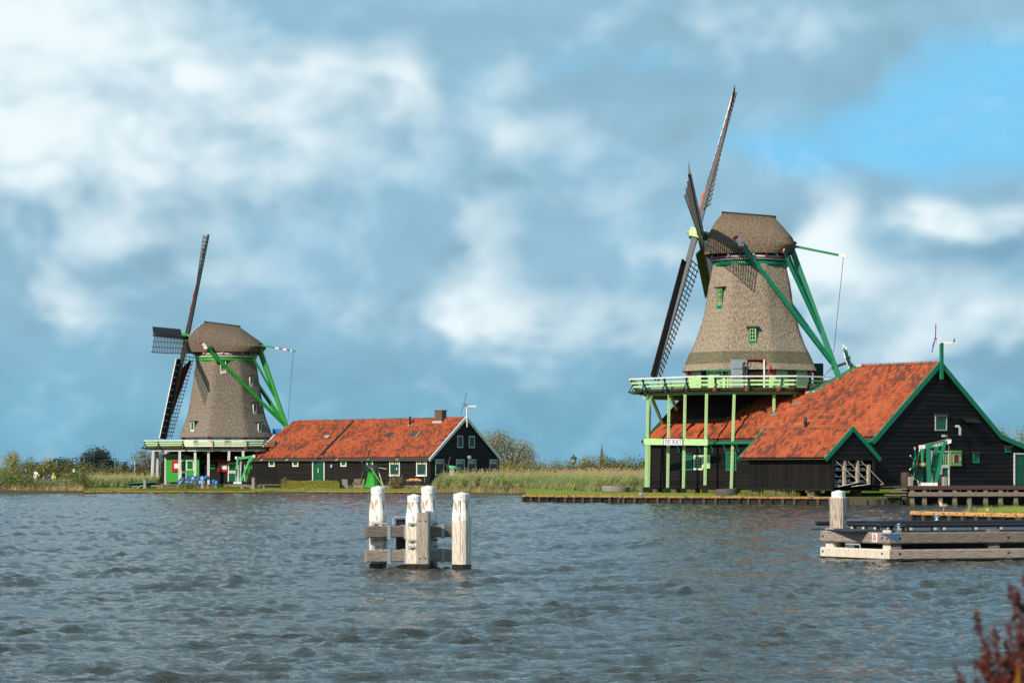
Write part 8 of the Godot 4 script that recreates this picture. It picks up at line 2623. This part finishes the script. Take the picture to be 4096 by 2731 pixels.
func far_things() -> void:
	var dark := [Color(0.026, 0.042, 0.038), Color(0.036, 0.054, 0.045), Color(0.02, 0.034, 0.034)]
	plant("far_tree", "great dark round headed tree standing far off over the roofs", "tree", Vector3(-143.8, -1.2, -900), [[Vector3(0, 7.4, 0), Vector3(3.0, 2.6, 3)], [Vector3(-3.2, 5.6, 0), Vector3(2.0, 2.4, 2)], [Vector3(2.8, 7.2, 0), Vector3(2.0, 2.3, 2)], [Vector3(3.4, 4.6, 0), Vector3(2.2, 1.6, 2)], [Vector3(-1.0, 3.2, 0), Vector3(5.0, 1.3, 2)]], 5200, 0.6, dark, "", 0.7, 0.6, 0.5)
	for q in [[-140.8, 5.6, 3.2, "left of the great tree"], [-137.6, 5.8, 2.6, "nearer the great tree"], [-143.6, 4.6, 2.4, "above the grey haired hedge gap"]]:
		plant("far_tree", "dark far tree of the row over the hedge, " + q[3], "tree", Vector3(q[0] + 0.5, -1.1, -800), [[Vector3(0, q[1] * 0.6, 0), Vector3(q[2], q[1] * 0.42, 2)], [Vector3(q[2] * 0.5, q[1] * 0.75, 0), Vector3(q[2] * 0.6, q[1] * 0.26, 1.5)]], 1500, 0.55, dark, "far tree row", 0.3, 0.6, 0.5)
	for q in [[-150.2, -800, 4.6, 2.6, "behind the yellow willow"], [-147.0, -800, 4.4, 1.6, "right of the yellow willow"], [-134.6, -900, 5.4, 2.0, "between the far brick houses"], [-129.5, -900, 4.3, 2.2, "at the right end of the far houses"], [-138.0, -900, 6.0, 1.6, "right foot of the great tree"]]:
		plant("far_tree", "small dark far tree " + q[4], "tree", Vector3(q[0], -1.2, q[1]), [[Vector3(0, q[2] * 0.6, 0), Vector3(q[3], q[2] * 0.42, 1.5)]], 900, 0.5, dark, "small far trees", 0.25, 0.6, 0.5)
	for q in [[20.6, -700, 5.2, 3.0, "left of the church spire"], [26.2, -700, 5.4, 2.6, "right of the church spire"], [29.4, -700, 4.9, 2.4, "second right of the church spire"], [21.0, -420, 4.2, 0.8, "beside the outermost gallery post"]]:
		plant("far_tree", "dark tree on the horizon " + q[4], "tree", Vector3(q[0], -0.8, q[1]), [[Vector3(0, q[2] * 0.55, 0), Vector3(q[3], q[2] * 0.42, 1.5)]], 900, 0.45, dark, "dark horizon trees", 0.25, 0.6, 0.5)
	# brick houses with solar roofs
	var houses := [[-241.8, 5.3, 2.9, 4.55, 1, "with three bright roof windows, largest"], [-232.2, 2.6, 2.6, 3.9, 1, "second from the left"], [-227.4, 2.2, 2.4, 4.0, 0, "third, plain dark roof"], [-222.7, 3.0, 2.6, 5.4, 2, "with its gable towards the river"], [-216.6, 2.4, 2.6, 4.6, 0, "rightmost, dark roof"]]
	for q in houses:
		var h := thing("brick_house", "far brick house beyond the hedge, " + q[5], "house", Vector3(q[0], -1.3, -1500), 0.0, "far brick houses")
		var w: float = q[1]
		box1(h, "wall", Vector3(-w, 0, -4), Vector3(w, q[2], 0), M["far_brick"])
		var m := MB.new()
		if q[4] == 2:
			m.prism([Vector3(w + 0.2, q[2], 0.2), Vector3(w + 0.2, q[2], -6), Vector3(0, q[3] + 0.3, -6), Vector3(0, q[3] + 0.3, 0.2)].duplicate(), Vector3(0.1, 0.1, 0))
			m.prism([Vector3(-w - 0.2, q[2], -6), Vector3(-w - 0.2, q[2], 0.2), Vector3(0, q[3] + 0.3, 0.2), Vector3(0, q[3] + 0.3, -6)].duplicate(), Vector3(-0.1, 0.1, 0))
			var g := MB.new()
			g.tri(Vector3(-w, q[2], 0), Vector3(w, q[2], 0), Vector3(0, q[3], 0))
			part(h, "gable", g, M["far_brick"])
			for x in [-1.6, -0.1, 1.3]:
				var wi := box1(h, "window", Vector3(x - 0.5, 1.0, 0.02), Vector3(x + 0.5, 2.1, 0.1), M["offwhite"])
				box1(wi, "pane", Vector3(x - 0.4, 1.1, 0.1), Vector3(x + 0.4, 2.0, 0.12), M["glass2"])
			var wi2 := box1(h, "window", Vector3(-0.35, 3.0, 0.02), Vector3(0.35, 3.9, 0.1), M["offwhite"])
			box1(wi2, "pane", Vector3(-0.28, 3.08, 0.1), Vector3(0.28, 3.82, 0.12), M["glass2"])
		else:
			m.prism([Vector3(-w - 0.3, q[2], 0.4), Vector3(w + 0.3, q[2], 0.4), Vector3(w * 0.75, q[3] + 1.2, -2.5), Vector3(-w * 0.75, q[3] + 1.2, -2.5)], Vector3(0, 0.15, 0.1))
			for k in 2:
				var wi := box1(h, "window", Vector3(-w * 0.6 + k * w, 0.9, 0.02), Vector3(-w * 0.6 + k * w + 0.9, 1.9, 0.1), M["offwhite"])
				box1(wi, "pane", Vector3(-w * 0.6 + k * w + 0.1, 1.0, 0.1), Vector3(-w * 0.6 + k * w + 0.8, 1.8, 0.12), M["glass2"])
		var ro := part(h, "roof", m, M["far_roof"])
		var up := Vector3(0, (q[3] + 1.2 - q[2]) / 2.9, -1)
		for k in (3 if q[4] == 1 else 0):
			var x := -w * 0.55 + k * w * 0.42
			var sp := MB.new()
			var o := Vector3(x, q[2] + 0.45, 0.15)
			sp.quad(o, o + Vector3(0.75, 0, 0), o + Vector3(1.05, 0, 0) + up * 1.5, o + Vector3(0.3, 0, 0) + up * 1.5)
			part(ro, "solar_panel", sp, M["far_panel"], Transform3D(Basis(), Vector3(0, 0.12, 0.15)))
		if q[4] == 2:
			var sp := MB.new()
			sp.quad(Vector3(-w * 0.9, q[2] + 0.55, 0.3), Vector3(-w * 0.7, q[2] + 0.8, 0.3), Vector3(-w * 0.25, q[3], 0.3), Vector3(-w * 0.4, q[3] - 0.15, 0.3))
			part(ro, "solar_panel", sp, M["far_panel"])
	# church spire
	var c := thing("church_spire", "slender dark church spire on the horizon between shrubs", "church", Vector3(86.1, -1.5, -2500))
	box1(c, "tower", Vector3(-1.75, 0, -3), Vector3(1.75, 15, 0), M["far_brick"])
	var m := MB.new()
	var tip := Vector3(0, 27.0, -1.5)
	var rg := []
	for k in 8: rg.append(Vector3(1.85 * sin(TAU * k / 8.0 + 0.39), 15, -1.5 + 1.85 * cos(TAU * k / 8.0 + 0.39)))
	for k in 8: m.tri(rg[k], rg[(k + 1) % 8], tip)
	part(c, "spire", m, M["far_roof"])
	tube1(c, "cross_rod", [tip - Vector3(0, 0.8, 0), tip + Vector3(0, 1.2, 0)], 0.14, M["far_roof"], 4)
	# lamps
	for q in [[-91.3, -600, 4.2, 0.0, "far floodlight mast between the great tree and the brick houses"], [-104.8, -600, 4.1, 0.0, "far floodlight mast rising left over the hedge"], [-100.5, -600, 4.2, 0.0, "far floodlight mast close left of the great tree"], [-60.7, -420, 3.35, 1.0, "white lamp post at the right of the far houses"]]:
		var l := thing("lamp_post", q[4], "lamp post", Vector3(q[0], -0.8, q[1]), 0.0, "far lamp posts")
		tube1(l, "mast", [Vector3.ZERO, Vector3(0, q[2] + 0.8, 0)], 0.07 if q[3] < 0.5 else 0.1, M["galv" if q[3] < 0.5 else "white"], 5)
		box1(l, "lamp_head", Vector3(-0.45, q[2] + 0.8, -0.1), Vector3(0.45, q[2] + 0.98, 0.1), M["iron" if q[3] < 0.5 else "galv"])
	# street lamp among the weeds
	var s := thing("street_lamp", "old fashioned green street lamp with cream glass rising above the reeds", "street lamp", Vector3(5.34, 0.3, -226))
	tube1(s, "post", [Vector3.ZERO, Vector3(0, 1.9, 0), Vector3(0, 2.2, 0)], [0.05, 0.04, 0.05], M["lamp_green"], 8)
	var b := MB.new()
	b.lathe([Vector2(0.05, 2.16), Vector2(0.16, 2.24), Vector2(0.155, 2.27)], 6)
	part(s, "holder", b, M["lamp_green"])
	var g := MB.new()
	g.lathe([Vector2(0.15, 2.27), Vector2(0.27, 2.66)], 6)
	part(s, "lamp_glass", g, M["lamp_glass"])
	for k in 6:
		var t := -TAU * k / 6.0
		beam1(s, "glazing_bar", Vector3(0.152 * cos(t), 2.27, 0.152 * sin(t)), Vector3(0.273 * cos(t), 2.66, 0.273 * sin(t)), 0.025, 0.025, M["lamp_green"])
	var ho := MB.new()
	ho.lathe([Vector2(0.33, 2.65), Vector2(0.32, 2.68), Vector2(0.13, 2.82), Vector2(0.08, 2.84), Vector2(0.09, 2.92), Vector2(0.03, 2.95), Vector2(0.03, 3.0), Vector2(0.0, 3.02)], 12)
	part(s, "lamp_hood", ho, M["lamp_green"])

func _ready() -> void:
	rng.seed = 20
	# camera: level, with the lens shifted up
	var cam := Camera3D.new()
	cam.name = "camera"
	cam.projection = Camera3D.PROJECTION_FRUSTUM
	cam.near = 1.0
	cam.far = 7000.0
	cam.size = 0.26136
	cam.frustum_offset = Vector2(0, 0.04848)
	add_child(cam)
	cam.position = Vector3(0, 2.1, 0)
	var att := CameraAttributesPhysical.new()
	att.frustum_focal_length = 92.0
	att.frustum_focus_distance = 165.0
	att.exposure_aperture = 6.3
	# sky, sun and exposure
	var env := Environment.new()
	var sky := Sky.new()
	var pm := PanoramaSkyMaterial.new()
	pm.panorama = make_sky()
	sky.sky_material = pm
	env.background_mode = Environment.BG_SKY
	env.sky = sky
	env.tonemap_mode = Environment.TONE_MAPPER_LINEAR
	env.tonemap_exposure = 1.12
	env.sdfgi_enabled = true
	env.ssao_enabled = true
	env.ssil_enabled = true
	var we := WorldEnvironment.new()
	we.name = "world"
	we.environment = env
	we.camera_attributes = att
	add_child(we)
	var sun := DirectionalLight3D.new()
	sun.name = "sun"
	sun.light_energy = 1.55
	sun.light_color = Color(1.0, 0.945, 0.86)
	sun.light_angular_distance = 0.5
	sun.shadow_enabled = true
	add_child(sun)
	var az := deg_to_rad(37.0)
	var el := deg_to_rad(34.0)
	var to_sun := Vector3(-sin(az) * cos(el), sin(el), cos(az) * cos(el))
	sun.look_at_from_position(Vector3.ZERO, -to_sun)
	make_materials()
	make_water()
	make_land()
	right_barn()
	right_mill()
	drying_shed()
	wharf()
	left_barn()
	left_mill()
	left_outbuildings()
	right_bank_things()
	left_bank_things()
	water_things()
	greenery()
	far_things()
